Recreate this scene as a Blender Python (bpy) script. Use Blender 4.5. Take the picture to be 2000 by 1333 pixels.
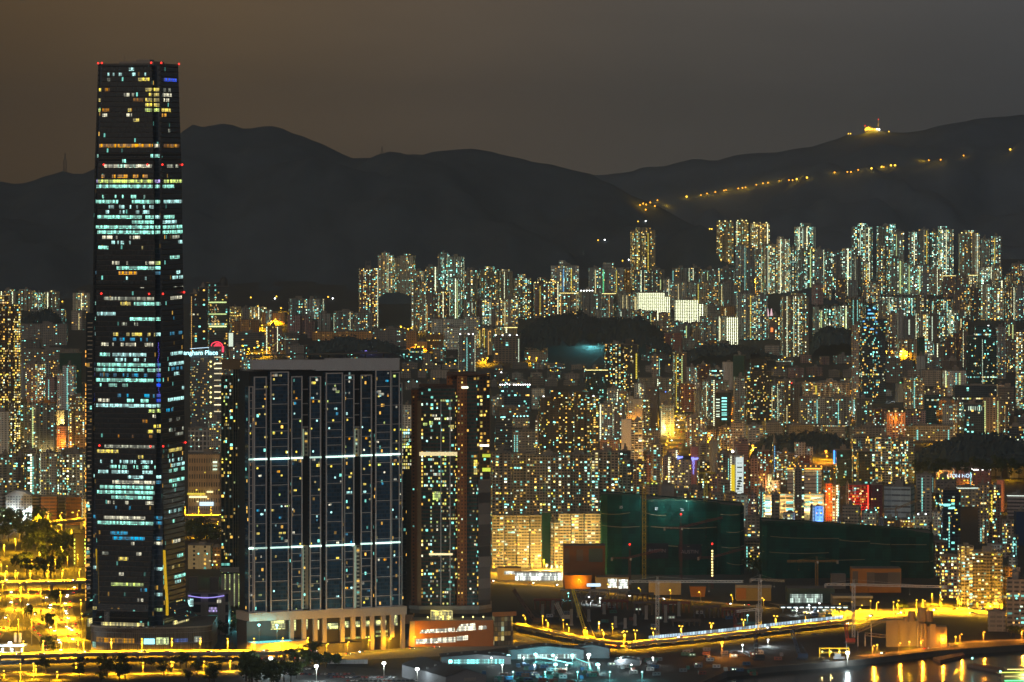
import bpy, math, random
from mathutils import Vector
for o in list(bpy.data.objects):
 bpy.data.objects.remove(o)
SC = bpy.context.scene
COL = SC.collection
R = math.radians
# ---------------------------------------------------------------- camera, sky, sun, exposure
F, HZ, EYE = 8928.0, 330.0, 402.0
cam_d = bpy.data.cameras.new('camera')
cam_d.sensor_width = 36.0
cam_d.lens = 36.0 * F / 2000.0
cam_d.shift_y = -(666.5 - HZ) / 2000.0
cam_d.clip_start, cam_d.clip_end = 5.0, 40000.0
cam = bpy.data.objects.new('camera', cam_d)
cam.location = (0, 0, EYE)
cam.rotation_euler = (R(90), 0, 0)
COL.objects.link(cam)
SC.camera = cam
SUN_EL, SUN_AZ = 24.0, 205.0
world = bpy.data.worlds.new('World')
SC.world = world
world.use_nodes = True
wn = world.node_tree
wn.nodes.clear()
wl = wn.links.new
def wnode(t, **k):
 n = wn.nodes.new(t)
 for a, v in k.items():
  setattr(n, a, v)
 return n
tc = wnode('ShaderNodeTexCoord')
sep = wnode('ShaderNodeSeparateXYZ')
wl(tc.outputs['Generated'], sep.inputs[0])
az = wnode('ShaderNodeMapRange')
az.inputs['From Min'].default_value, az.inputs['From Max'].default_value = -0.13, 0.13
wl(sep.outputs['X'], az.inputs['Value'])
ramp = wnode('ShaderNodeValToRGB')
e = ramp.color_ramp.elements
e[0].position, e[0].color = 0.0, (0.100, 0.058, 0.024, 1)
e[1].position, e[1].color = 1.0, (0.076, 0.078, 0.083, 1)
for p_, c_ in ((0.263, (0.152, 0.098, 0.051, 1)), (0.46, (0.136, 0.100, 0.069, 1)), (0.62, (0.106, 0.090, 0.075, 1))):
 m_ = e.new(p_); m_.color = c_
wl(az.outputs[0], ramp.inputs[0])
el = wnode('ShaderNodeMapRange')
el.inputs['From Min'].default_value, el.inputs['From Max'].default_value = -0.002, 0.04
el.inputs['To Min'].default_value, el.inputs['To Max'].default_value = 0.82, 1.0
wl(sep.outputs['Z'], el.inputs['Value'])
cl = wnode('ShaderNodeTexNoise')
cl.inputs['Scale'].default_value, cl.inputs['Detail'].default_value = 9.0, 5.0
cmap = wnode('ShaderNodeMapping'); cmap.inputs['Scale'].default_value = (1.0, 1.0, 4.5)
wl(tc.outputs['Generated'], cmap.inputs['Vector']); wl(cmap.outputs[0], cl.inputs['Vector'])
clr = wnode('ShaderNodeMapRange')
clr.inputs['To Min'].default_value, clr.inputs['To Max'].default_value = 0.72, 1.28
wl(cl.outputs['Fac'], clr.inputs['Value'])
mul = wnode('ShaderNodeMath', operation='MULTIPLY')
wl(el.outputs[0], mul.inputs[0]); wl(clr.outputs[0], mul.inputs[1])
glow = wnode('ShaderNodeBackground')
wl(ramp.outputs[0], glow.inputs['Color'])
sk_g = wnode('ShaderNodeMath', operation='MULTIPLY')
sk_g.inputs[1].default_value = 0.80
wl(mul.outputs[0], sk_g.inputs[0])
wl(sk_g.outputs[0], glow.inputs['Strength'])
sky = wnode('ShaderNodeTexSky', sky_type='NISHITA', sun_disc=False)
sky.sun_elevation, sky.sun_rotation = R(SUN_EL), R(SUN_AZ)
bg = wnode('ShaderNodeBackground')
bg.inputs['Strength'].default_value = 0.0008
wl(sky.outputs[0], bg.inputs['Color'])
add = wnode('ShaderNodeAddShader')
wl(glow.outputs[0], add.inputs[0]); wl(bg.outputs[0], add.inputs[1])
wout = wnode('ShaderNodeOutputWorld')
wl(add.outputs[0], wout.inputs['Surface'])
sun_d = bpy.data.lights.new('sun', 'SUN')
sun_d.energy, sun_d.angle, sun_d.color = 0.48, R(50), (1.0, 0.93, 0.86)
sun = bpy.data.objects.new('sun', sun_d)
sun.rotation_euler = (R(90 - SUN_EL), 0, R(180 - SUN_AZ))
COL.objects.link(sun)
SC.view_settings.view_transform = 'Standard'
SC.view_settings.look = 'None'
SC.view_settings.exposure, SC.view_settings.gamma = 0.0, 1.0
SC.render.engine = 'CYCLES'
cy = SC.cycles
cy.max_bounces, cy.diffuse_bounces, cy.glossy_bounces = 3, 1, 2
cy.transmission_bounces, cy.volume_bounces, cy.transparent_max_bounces = 1, 0, 4
cy.caustics_reflective = cy.caustics_refractive = False
cy.sample_clamp_indirect = 1.0
cy.sample_clamp_direct = 0.0
cy.use_denoising = True
# ---------------------------------------------------------------- helpers
RND = random.Random(7)
def pw(px, py, Y):
 return Vector(((px - 1000) * Y / F, Y, EYE - (py - HZ) * Y / F))
TP = [(0, 4), (8000, 4), (8600, 20), (9000, 60), (9400, 105), (9700, 145), (10000, 170), (10400, 188), (16000, 190)]
def zt(Y):
 for (a, za), (b, zb) in zip(TP, TP[1:]):
  if Y <= b:
   return za + (zb - za) * max(0, Y - a) / (b - a)
 return TP[-1][1]
def yof(py):
 lo, hi = 1500.0, 10400.0
 for _ in range(40):
  m = (lo + hi) / 2
  if HZ + F * (EYE - zt(m)) / m > py: lo = m
  else: hi = m
 return lo
def gp(px, py, z=4.0):
 Y = F * (EYE - z) / (py - HZ)
 return Vector(((px - 1000) * Y / F, Y, z))
class MB:
 def __init__(s):
  s.v, s.f, s.m, s.uv = [], [], [], []
 def face(s, pts, mi=0, uv=None):
  i = len(s.v)
  s.v += [tuple(p) for p in pts]
  s.f.append(tuple(range(i, i + len(pts))))
  s.m.append(mi)
  s.uv.append(uv or [(p[0] + p[1] * .37, p[2]) for p in pts])
 def prism(s, poly, z0, z1, mi=0, mtop=None, u0=0.0, bottom=False, poly2=None):
  n = len(poly); u = u0; q = poly2 or poly
  for i in range(n):
   a, b = poly[i], poly[(i + 1) % n]
   c, d = q[i], q[(i + 1) % n]
   L = math.hypot(b[0] - a[0], b[1] - a[1])
   s.face([(a[0], a[1], z0), (b[0], b[1], z0), (d[0], d[1], z1), (c[0], c[1], z1)], mi, [(u, z0), (u + L, z0), (u + L, z1), (u, z1)])
   u += L
  mt = mi if mtop is None else mtop
  s.face([(p[0], p[1], z1) for p in q], mt)
  if bottom:
   s.face([(p[0], p[1], z0) for p in reversed(poly)], mt)
 def box(s, cx, cy_, z0, sx, sy, h, rot=0.0, mi=0, mtop=None, bottom=True):
  s.prism(rect(cx, cy_, sx, sy, rot), z0, z0 + h, mi, mtop, bottom=bottom)
 def bar(s, a, b, r, mi=0, sides=4):
  a, b = Vector(a), Vector(b)
  d = (b - a)
  if d.length < 1e-6: return
  d.normalize()
  up = Vector((0, 0, 1)) if abs(d.z) < .9 else Vector((1, 0, 0))
  x = d.cross(up).normalized() * r; y = d.cross(x.normalized()) * r
  ring = [(x * math.cos(2 * math.pi * (k + .5) / sides) + y * math.sin(2 * math.pi * (k + .5) / sides)) for k in range(sides)]
  for k in range(sides):
   p, q = ring[k], ring[(k + 1) % sides]
   s.face([a + p, a + q, b + q, b + p][::-1], mi)
  s.face([a + p for p in ring], mi); s.face([b + p for p in ring][::-1], mi)
 def cyl(s, cx, cy_, z0, r, h, n=12, mi=0, r2=None, mtop=None):
  p1 = [(cx + r * math.cos(2 * math.pi * k / n), cy_ + r * math.sin(2 * math.pi * k / n)) for k in range(n)]
  r2 = r if r2 is None else r2
  p2 = [(cx + r2 * math.cos(2 * math.pi * k / n), cy_ + r2 * math.sin(2 * math.pi * k / n)) for k in range(n)]
  s.prism(p1, z0, z0 + h, mi, mtop, bottom=True, poly2=p2)
 def ball(s, c, r, n=8, mi=0, sz=1.0):
  c = Vector(c); rows = max(3, n // 2)
  P = lambda i, k: (c.x + r * math.sin(math.pi * i / rows) * math.cos(2 * math.pi * k / n), c.y + r * math.sin(math.pi * i / rows) * math.sin(2 * math.pi * k / n), c.z + sz * r * math.cos(math.pi * i / rows))
  for i in range(rows):
   for k in range(n):
    q = [P(i, k), P(i + 1, k), P(i + 1, k + 1), P(i, k + 1)]
    if i == 0: q = [q[0], q[1], q[2]]
    elif i == rows - 1: q = [q[0], q[1], q[3]]
    s.face(q, mi)
 def lattice(s, a, b, w, r, step, mi=0):
  a, b = Vector(a), Vector(b); d = b - a; L = d.length; d.normalize()
  up = Vector((0, 0, 1)) if abs(d.z) < .9 else Vector((0, 1, 0))
  x = d.cross(up).normalized() * w / 2; y = d.cross(x.normalized()) * w / 2
  C = [x + y, -x + y, -x - y, x - y]
  n = max(1, int(L / step))
  for c in C: s.bar(a + c, b + c, r, mi)
  for i in range(n):
   p, q = a + d * (L * i / n), a + d * (L * (i + 1) / n)
   for k in range(4):
    c1, c2 = C[k], C[(k + 1) % 4]
    s.bar(p + (c1 if i % 2 else c2), q + (c2 if i % 2 else c1), r * .7, mi)
    if i % 2 == 0: s.bar(p + c1, p + c2, r * .6, mi)
 def mesh(s, name, mats):
  me = bpy.data.meshes.new(name)
  me.from_pydata(s.v, [], s.f)
  if not isinstance(mats, (list, tuple)): mats = [mats]
  for m in mats: me.materials.append(m)
  me.polygons.foreach_set('material_index', s.m)
  ul = me.uv_layers.new(name='UVMap')
  flat = []
  for u in s.uv:
   for a, b in u: flat += [a, b]
  ul.data.foreach_set('uv', flat)
  me.update()
  return me
 def build(s, name, mats, parent=None, loc=None, rz=0.0):
  return link(s.mesh(name, mats), name, parent, loc, rz)
def rect(cx, cy_, sx, sy, rot=0.0):
 c, n = math.cos(rot), math.sin(rot)
 return [(cx + x * c - y * n, cy_ + x * n + y * c) for x, y in ((-sx / 2, -sy / 2), (sx / 2, -sy / 2), (sx / 2, sy / 2), (-sx / 2, sy / 2))]
def link(data, name, parent=None, loc=None, rz=0.0, scale=None):
 o = bpy.data.objects.new(name, data)
 COL.objects.link(o)
 if parent is not None: o.parent = parent
 if loc is not None: o.location = loc
 if rz: o.rotation_euler = (0, 0, rz)
 if scale is not None: o.scale = scale
 return o
def tag(o, label=None, cat=None, group=None, kind=None):
 if label: o['label'] = label
 if cat: o['category'] = cat
 if group: o['group'] = group
 if kind: o['kind'] = kind
 return o
def empty(name, label, cat, loc, rz=0.0, group=None):
 return tag(link(None, name, None, loc, rz), label, cat, group)
def copy_tree(o, parent=None, loc=None, rz=None):
 c = o.copy(); COL.objects.link(c)
 if parent is not None: c.parent = parent
 if loc is not None: c.location = loc
 if rz is not None: c.rotation_euler = (0, 0, rz)
 for ch in list(o.children): copy_tree(ch, c)
 return c
# ---------------------------------------------------------------- materials
MATS = {}
def newmat(name):
 m = bpy.data.materials.new(name); m.use_nodes = True
 m.node_tree.nodes.clear()
 return m, m.node_tree
class NT:
 def __init__(s, nt): s.nt = nt
 def n(s, t, **k):
  x = s.nt.nodes.new(t)
  for a, v in k.items(): setattr(x, a, v)
  return x
 def l(s, a, b): s.nt.links.new(a, b)
 def math(s, op, a, b=None, c=None):
  x = s.n('ShaderNodeMath', operation=op)
  for i, v in enumerate((a, b, c)):
   if v is None: continue
   if isinstance(v, (int, float)): x.inputs[i].default_value = v
   else: s.l(v, x.inputs[i])
  return x.outputs[0]
 def mix(s, f, a, b, blend='MIX'):
  x = s.n('ShaderNodeMix', data_type='RGBA', blend_type=blend)
  for i, v in ((0, f), (6, a), (7, b)):
   if isinstance(v, (int, float)): x.inputs[i].default_value = v
   elif isinstance(v, tuple): x.inputs[i].default_value = (*v[:3], 1)
   else: s.l(v, x.inputs[i])
  return x.outputs[2]
def plain(name, col, rough=0.75, metal=0.0, var=0.25, scale=0.15, spec=0.4, bump=0.0):
 """matt surface with blotches, streaks and grain of its own"""
 if name in MATS: return MATS[name]
 m, nt = newmat(name); t = NT(nt)
 out = t.n('ShaderNodeOutputMaterial'); b = t.n('ShaderNodeBsdfPrincipled')
 geo = t.n('ShaderNodeTexCoord'); oi = t.n('ShaderNodeObjectInfo')
 mp = t.n('ShaderNodeMapping'); mp.inputs['Scale'].default_value = (1, 1, .45)
 t.l(geo.outputs['Object'], mp.inputs['Vector'])
 n1 = t.n('ShaderNodeTexNoise'); n1.inputs['Scale'].default_value = scale; n1.inputs['Detail'].default_value = 6; n1.inputs['Roughness'].default_value = .65
 t.l(mp.outputs[0], n1.inputs['Vector'])
 v = t.math('MULTIPLY_ADD', n1.outputs['Fac'], 2 * var, 1 - var)
 v = t.math('MULTIPLY', v, t.math('MULTIPLY_ADD', oi.outputs['Random'], var * .8, 1 - var * .4))
 hsv = t.n('ShaderNodeHueSaturation'); hsv.inputs['Color'].default_value = (*col, 1); t.l(v, hsv.inputs['Value'])
 t.l(hsv.outputs[0], b.inputs['Base Color'])
 b.inputs['Roughness'].default_value = rough; b.inputs['Metallic'].default_value = metal
 b.inputs['Specular IOR Level'].default_value = spec
 if bump:
  bp = t.n('ShaderNodeBump'); bp.inputs['Strength'].default_value = bump
  t.l(n1.outputs['Fac'], bp.inputs['Height']); t.l(bp.outputs[0], b.inputs['Normal'])
 t.l(b.outputs[0], out.inputs[0])
 MATS[name] = m
 return m
def glowing(name, col, strength, sampled=False, var=0.0):
 """something that gives off light; var = uneven brightness across it"""
 if name in MATS: return MATS[name]
 m, nt = newmat(name); t = NT(nt)
 out = t.n('ShaderNodeOutputMaterial'); e = t.n('ShaderNodeEmission')
 e.inputs['Color'].default_value = (*col, 1); e.inputs['Strength'].default_value = strength
 if var:
  uv = t.n('ShaderNodeTexCoord'); oi = t.n('ShaderNodeObjectInfo')
  n = t.n('ShaderNodeTexNoise', noise_dimensions='4D'); n.inputs['Scale'].default_value = 3.0; n.inputs['Detail'].default_value = 2
  t.l(uv.outputs['Object'], n.inputs['Vector']); t.l(t.math('MULTIPLY', oi.outputs['Random'], 80.0), n.inputs['W'])
  f = t.math('MULTIPLY_ADD', n.outputs['Fac'], 2 * var, 1 - var)
  f = t.math('MULTIPLY', f, t.math('MULTIPLY_ADD', oi.outputs['Random'], 1.3, .3))
  t.l(t.math('MULTIPLY', f, strength), e.inputs['Strength'])
 t.l(e.outputs[0], out.inputs[0])
 if not sampled: m.cycles.emission_sampling = 'NONE'
 MATS[name] = m
 return m
def facade_group():
 g = bpy.data.node_groups.new('facade', 'ShaderNodeTree'); t = NT(g)
 I = g.interface
 for nm, ty, dv in (('Wall', 'Color', (.3, .25, .2, 1)), ('Glass', 'Color', (.02, .025, .03, 1)), ('CW', 'Float', 3.), ('CH', 'Float', 3.), ('MU', 'Float', .2), ('ML', 'Float', .3), ('MH', 'Float', .8), ('Lit', 'Float', .25), ('Stair', 'Float', .03), ('Warm', 'Float', .5), ('Strength', 'Float', 2.), ('Band', 'Float', 0.0), ('Gloss', 'Float', .35)):
  s = I.new_socket(nm, in_out='INPUT', socket_type='NodeSocket' + ty); s.default_value = dv
 I.new_socket('Shader', in_out='OUTPUT', socket_type='NodeSocketShader')
 gi, go = t.n('NodeGroupInput'), t.n('NodeGroupOutput')
 i = gi.outputs
 uv = t.n('ShaderNodeUVMap', uv_map='UVMap'); sp = t.n('ShaderNodeSeparateXYZ'); t.l(uv.outputs[0], sp.inputs[0])
 oi = t.n('ShaderNodeObjectInfo'); rnd = t.math('MULTIPLY', oi.outputs['Random'], 977.0)
 r2, r3 = t.math('FRACT', t.math('MULTIPLY', rnd, 7.31)), t.math('FRACT', t.math('MULTIPLY', rnd, 3.77))
 u = t.math('DIVIDE', sp.outputs[0], t.math('MULTIPLY', i['CW'], t.math('MULTIPLY_ADD', r2, .6, .8))); v = t.math('DIVIDE', sp.outputs[1], i['CH'])
 cu, cv, fu, fv = t.math('FLOOR', u), t.math('FLOOR', v), t.math('FRACT', u), t.math('FRACT', v)
 def white(a, b):
  c = t.n('ShaderNodeCombineXYZ'); t.l(a, c.inputs[0])
  if isinstance(b, float): c.inputs[1].default_value = b
  else: t.l(b, c.inputs[1])
  t.l(rnd, c.inputs[2])
  w = t.n('ShaderNodeTexWhiteNoise', noise_dimensions='3D'); t.l(c.outputs[0], w.inputs['Vector'])
  s = t.n('ShaderNodeSeparateColor'); t.l(w.outputs['Color'], s.inputs[0])
  return w.outputs['Value'], s.outputs
 wv, wc = white(cu, cv); kv, kc = white(cu, 17.3); hv, hc = white(cv, 5.7)
 between = lambda x, a, b: t.math('MULTIPLY', t.math('GREATER_THAN', x, a), t.math('LESS_THAN', x, b))
 mask = t.math('MULTIPLY', between(fu, i['MU'], t.math('SUBTRACT', 1.0, i['MU'])), between(fv, i['ML'], i['MH']))
 p = t.math('MULTIPLY', t.math('MULTIPLY', i['Lit'], t.math('MULTIPLY_ADD', r3, 1.1, .45)), t.math('MULTIPLY_ADD', t.math('POWER', kv, 2.2), 2.6, .10)); p = t.math('MINIMUM', p, .62)
 lit = t.math('LESS_THAN', wv, p)
 row = t.math('LESS_THAN', hv, i['Band'])
 lit = t.math('MAXIMUM', lit, t.math('MULTIPLY', row, t.math('LESS_THAN', wc[2], .8)))
 st = t.math('MULTIPLY', t.math('LESS_THAN', kc[1], i['Stair']), t.math('MULTIPLY', between(fu, .28, .72), between(fv, .2, .8)))
 def ramp(cols):
  r = t.n('ShaderNodeValToRGB'); r.color_ramp.interpolation = 'CONSTANT'
  el_ = r.color_ramp.elements
  el_[0].color = (*cols[0], 1); el_[1].position = 1 / len(cols); el_[1].color = (*cols[1], 1)
  for k in range(2, len(cols)):
   x = el_.new(k / len(cols)); x.color = (*cols[k], 1)
  t.l(wc[0], r.inputs[0])
  return r.outputs[0]
 warm = ramp([(1, .55, .09), (1, .76, .16), (1, .86, .40), (1, .90, .10), (1, .62, .26)])
 cool = ramp([(.28, 1, .84), (.66, 1, .80), (1, 1, .66), (.22, .78, 1), (.55, .97, .78)])
 col = t.mix(t.math('LESS_THAN', wc[1], i['Warm']), cool, warm)
 b = t.math('MULTIPLY_ADD', t.math('MULTIPLY', wc[2], wc[2]), 1.6, .18)
 on = t.math('MULTIPLY', t.math('MULTIPLY', mask, lit), b)
 em = t.math('MULTIPLY', t.math('MAXIMUM', on, t.math('MULTIPLY', st, 1.0)), i['Strength'])
 ecol = t.mix(st, col, (.95, 1, .62))
 tex = t.n('ShaderNodeTexCoord'); mp = t.n('ShaderNodeMapping'); mp.inputs['Scale'].default_value = (.35, .35, .03)
 t.l(tex.outputs['Object'], mp.inputs['Vector'])
 nz = t.n('ShaderNodeTexNoise'); nz.inputs['Scale'].default_value = 1.0; nz.inputs['Detail'].default_value = 5
 t.l(mp.outputs[0], nz.inputs['Vector'])
 k = t.math('MULTIPLY', t.math('MULTIPLY_ADD', nz.outputs['Fac'], .7, .65), t.math('MULTIPLY_ADD', oi.outputs['Random'], .9, .55))
 k = t.math('MULTIPLY', k, t.math('MULTIPLY_ADD', kc[0], .35, .82))
 wallc = t.mix(1.0, i['Wall'], k, 'MULTIPLY')
 glassc = t.mix(1.0, i['Glass'], t.math('MULTIPLY_ADD', wc[1], 1.3, .4), 'MULTIPLY')
 bs = t.n('ShaderNodeBsdfPrincipled'); t.l(t.mix(mask, wallc, glassc), bs.inputs['Base Color'])
 t.l(t.math('SUBTRACT', .85, t.math('MULTIPLY', mask, t.math('SUBTRACT', .85, i['Gloss']))), bs.inputs['Roughness'])
 bs.inputs['Specular IOR Level'].default_value = .35
 t.l(ecol, bs.inputs['Emission Color']); t.l(em, bs.inputs['Emission Strength'])
 t.l(bs.outputs[0], go.inputs[0])
 return g
FG = facade_group()
def facade(name, **k):
 if name in MATS: return MATS[name]
 m, nt = newmat(name); t = NT(nt)
 out = t.n('ShaderNodeOutputMaterial'); g = t.n('ShaderNodeGroup'); g.node_tree = FG
 for a, v in k.items():
  g.inputs[a].default_value = (*v, 1) if isinstance(v, tuple) else v
 t.l(g.outputs[0], out.inputs[0])
 m.cycles.emission_sampling = 'NONE'
 MATS[name] = m
 return m
M = {
 'roof': plain('roof_concrete', (.13, .125, .12), .9, var=.35, scale=.2),
 'tank': plain('roof_block_render', (.26, .23, .20), .85, var=.3),
 'conc': plain('concrete', (.30, .28, .26), .85, var=.3, scale=.3),
 'white': plain('white_cladding', (.62, .62, .62), .5, var=.12),
 'dark': plain('dark_steel', (.03, .03, .035), .5, var=.3),
 'steel': plain('galvanised_steel', (.33, .34, .35), .45, .6, var=.2),
 'pole': plain('lamp_post_paint', (.28, .26, .22), .6),
}
# lit window panes shared by all buildings
WINC = {'y': (1, .78, .08), 'w': (1, .84, .38), 'o': (1, .55, .14), 'c': (.32, 1, .88), 'k': (.80, 1, .74), 'b': (.16, .55, 1), 'l': (.80, 1, .38)}
def pane_mesh(c):
 b = MB(); b.box(0, 0, -.5, 1, 1, 1); return b.mesh('lit_pane_' + c, glowing('lit_pane_' + c, WINC[c], 1.55, var=.55))
PANE = {c: pane_mesh(c) for c in WINC}
LAMPC = {'s': ((1, .58, .05), 4.0), 'w': ((.95, 1, .97), 9.0), 'c': ((.35, 1, .95), 4.5), 'g': ((.15, 1, .35), 3.0), 'r': ((1, .03, .02), 3.5), 'o': ((1, .40, .03), 4.0), 'b': ((.1, .25, 1), 3.0), 'l': ((.75, 1, .12), 2.4), 'y': ((1, .85, .3), 3.2), 'k': ((.86, 1, .86), 1.6)}
LM = {c: glowing('lamp_glow_' + c, v[0], v[1]) for c, v in LAMPC.items()}
ORD = 'first second third fourth fifth sixth seventh eighth ninth tenth eleventh twelfth thirteenth fourteenth fifteenth sixteenth seventeenth eighteenth nineteenth twentieth'.split() + ['twenty-' + w for w in 'first second third fourth fifth sixth seventh eighth ninth'.split()]
LAMP_D = {}
def lamp_data(col, watts, spot=False):
 k_ = (col, watts, spot)
 if k_ not in LAMP_D:
  l = bpy.data.lights.new('lamp_light', 'SPOT' if spot else 'POINT'); l.energy = watts; l.color = {'s': (1, .50, .008), 'w': (.80, .97, 1), 'c': (.20, .92, 1), 'o': (1, .33, .015), 'g': (.1, 1, .5), 'y': (1, .74, .25), 'l': (.7, 1, .35), 'r': (1, .07, .03), 'b': (.25, .5, 1)}[col]; l.shadow_soft_size = .35
  if spot: l.spot_size, l.spot_blend = R(165), .5
  LAMP_D[k_] = l
 return LAMP_D[k_]
# ================================================================ ground, water, mountains, hills
GROUND = plain('ground_asphalt', (.034, .032, .030), .9, var=.5, scale=.02)
SOIL = plain('site_soil', (.024, .019, .015), .95, var=.55, scale=.05)
FOREST_HAZE_TINT = plain('forest_slope_haze_tint', (.062, .082, .108), .95, var=.5, scale=.012, spec=.1)  # blue of distant haze is put into the slope colour
FAR_SLOPE_HAZE_TINT = plain('far_slope_haze_tint', (.105, .135, .18), .95, var=.45, scale=.01, spec=.1)  # paler and bluer still: haze and cloud fade put into the albedo
HILLF = plain('forest', (.045, .065, .072), .95, var=.6, scale=.02, spec=.1)
shore_px = [(-400, 1420), (1180, 1420), (1330, 1352), (1420, 1313), (1520, 1303), (1640, 1294), (1700, 1288), (1830, 1273), (1930, 1266), (2010, 1261), (2300, 1240)]
SHORE = [gp(x, y) for x, y in shore_px]
def shore(X):
 if X <= SHORE[0].x: return SHORE[0].y
 for a, b in zip(SHORE, SHORE[1:]):
  if X <= b.x: return a.y + (b.y - a.y) * (X - a.x) / (b.x - a.x)
 return SHORE[-1].y
xs = sorted(set([-2600 + 100 * k for k in range(53)] + [p.x for p in SHORE]))
ys = [0, 60, 200, 500, 1000, 1800, 2700, 3600] + [4400 + 200 * k for k in range(1, 49)]
g = MB()
rowz = lambda X, k: (X, shore(X) + ys[k], 4.0 if k < 3 else zt(shore(X) + ys[k]))
for a, b in zip(xs, xs[1:]):
 for k in range(len(ys) - 1):
  g.face([rowz(a, k), rowz(b, k), rowz(b, k + 1), rowz(a, k + 1)])
gr = tag(g.build('ground', GROUND), kind='structure')
g = MB()
for a, b in zip(xs, xs[1:]):
 p, q = (a, shore(a)), (b, shore(b))
 g.face([(p[0], p[1], -3), (q[0], q[1], -3), (q[0], q[1], 4), (p[0], p[1], 4)])
 for z, o in ((4.02, 0), (4.7, 0)):
  pass
 g.face([(p[0], p[1] - .3, 4.9), (q[0], q[1] - .3, 4.9), (q[0], q[1] + 1.2, 4.9), (p[0], p[1] + 1.2, 4.9)])
 g.face([(p[0], p[1] - .3, 3.0), (q[0], q[1] - .3, 3.0), (q[0], q[1] - .3, 4.9), (p[0], p[1] - .3, 4.9)])
tag(g.build('sea_wall', plain('sea_wall_stone', (.10, .09, .08), .9, var=.4)), 'long grey concrete sea wall edging the dark harbour', 'sea wall')
# water: dark, gently rippled
wm, nt = newmat('harbour_water'); t = NT(nt)
out = t.n('ShaderNodeOutputMaterial'); b = t.n('ShaderNodeBsdfPrincipled')
b.inputs['Base Color'].default_value = (.006, .010, .012, 1); b.inputs['Roughness'].default_value = .17; b.inputs['Specular IOR Level'].default_value = .6
geo = t.n('ShaderNodeNewGeometry'); nz = t.n('ShaderNodeTexNoise'); nz.inputs['Scale'].default_value = .16; nz.inputs['Detail'].default_value = 3
t.l(geo.outputs['Position'], nz.inputs['Vector'])
bp = t.n('ShaderNodeBump'); bp.inputs['Strength'].default_value = .16; bp.inputs['Distance'].default_value = .8
t.l(nz.outputs['Fac'], bp.inputs['Height']); t.l(bp.outputs[0], b.inputs['Normal']); t.l(b.outputs[0], out.inputs[0])
g = MB(); g.face([(-2600, -250, 0), (2600, -250, 0), (2600, 5200, 0), (-2600, 5200, 0)])
tag(g.build('water', wm), kind='structure')
def hsh(i, j, s=0):
 n = (i * 374761393 + j * 668265263 + s * 1442695041) & 0xffffffff
 n = ((n ^ (n >> 13)) * 1274126177) & 0xffffffff
 return ((n ^ (n >> 16)) & 0xffff) / 65535.0
def vnoise(x, y, s=0):
 i, j = math.floor(x), math.floor(y); u, v = x - i, y - j
 u, v = u * u * (3 - 2 * u), v * v * (3 - 2 * v)
 return (hsh(i, j, s) * (1 - u) + hsh(i + 1, j, s) * u) * (1 - v) + (hsh(i, j + 1, s) * (1 - u) + hsh(i + 1, j + 1, s) * u) * v
def fbm(x, y, s=0, o=4):
 return sum((vnoise(x * 2 ** k, y * 2 ** k, s + k) - .5) * .5 ** k for k in range(o))
RIDGE_A = [(-700, 395), (-300, 372), (-90, 345), (0, 352), (40, 361), (75, 350), (120, 335), (150, 338), (185, 333), (260, 300), (330, 278), (358, 258), (372, 246), (392, 250), (410, 247), (428, 244), (452, 246), (476, 254), (496, 250), (520, 244), (545, 247), (570, 258), (600, 266), (625, 280), (655, 294), (690, 308), (715, 310), (745, 312), (780, 303), (830, 299), (880, 293), (930, 290), (975, 297), (1030, 309), (1075, 322), (1110, 332), (1150, 343), (1200, 362), (1260, 392), (1330, 430), (1420, 470), (1600, 500), (2700, 520)]
RIDGE_B = [(-700, 430), (700, 420), (900, 385), (1050, 355), (1150, 344), (1215, 337), (1290, 327), (1362, 308), (1396, 313), (1456, 301), (1510, 299), (1575, 285), (1617, 278), (1660, 268), (1700, 256), (1740, 263), (1790, 259), (1860, 243), (1930, 232), (2010, 224), (2200, 215), (2700, 240)]
def lerp_tab(T, x):
 for a, b in zip(T, T[1:]):
  if x <= b[0]: return a[1] + (b[1] - a[1]) * (x - a[0]) / (b[0] - a[0])
 return T[-1][1]
YA, YB = 11000.0, 12800.0
def ridge_h(T, Yr, X):
 return EYE - (lerp_tab(T, 1000 + X * F / Yr) - HZ) * Yr / F
def range_z(T, Yr, front, back, X, Y):
 h = ridge_h(T, Yr, X) ; base = zt(min(Y, Yr)) - 6
 d = (Yr - Y) / front if Y < Yr else (Y - Yr) / back
 if d >= 1: return base
 k = (1 - d) ** 1.15
 spur = fbm(X / 420, Y / 700, 3) * 190 * (4 * d * (1 - d)) + fbm(X / 130, Y / 260, 5, 4) * 70 * min(1, 3 * d) + fbm(X / 55, Y / 60, 9, 3) * 15 * min(1, 6 * d + .8)
 return base + max(0, (h - base) * k + spur * min(1, (h - base) / 120))
def mountain(name, T, Yr, front, back, seed):
 g = MB(); g_x = [-2400 + 24 * k for k in range(201)]
 g_y = [Yr - front + front * k / 26 for k in range(26)] + [Yr + back * k / 8 for k in range(9)]
 vi = {}
 for i, X in enumerate(g_x):
  for j, Y in enumerate(g_y):
   vi[i, j] = len(g.v); g.v.append((X, Y, range_z(T, Yr, front, back, X, Y)))
 for i in range(len(g_x) - 1):
  for j in range(len(g_y) - 1):
   q = (vi[i, j], vi[i + 1, j], vi[i + 1, j + 1], vi[i, j + 1])
   g.f.append(q); g.m.append(0); g.uv.append([(0, 0)] * 4)
 o = g.build(name, FOREST_HAZE_TINT if seed == 1 else FAR_SLOPE_HAZE_TINT)
 for p in o.data.polygons: p.use_smooth = True
 tag(o, kind='structure')
 return o
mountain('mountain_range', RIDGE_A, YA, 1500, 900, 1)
mountain('mountain_range', RIDGE_B, YB, 2000, 600, 2)
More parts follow.
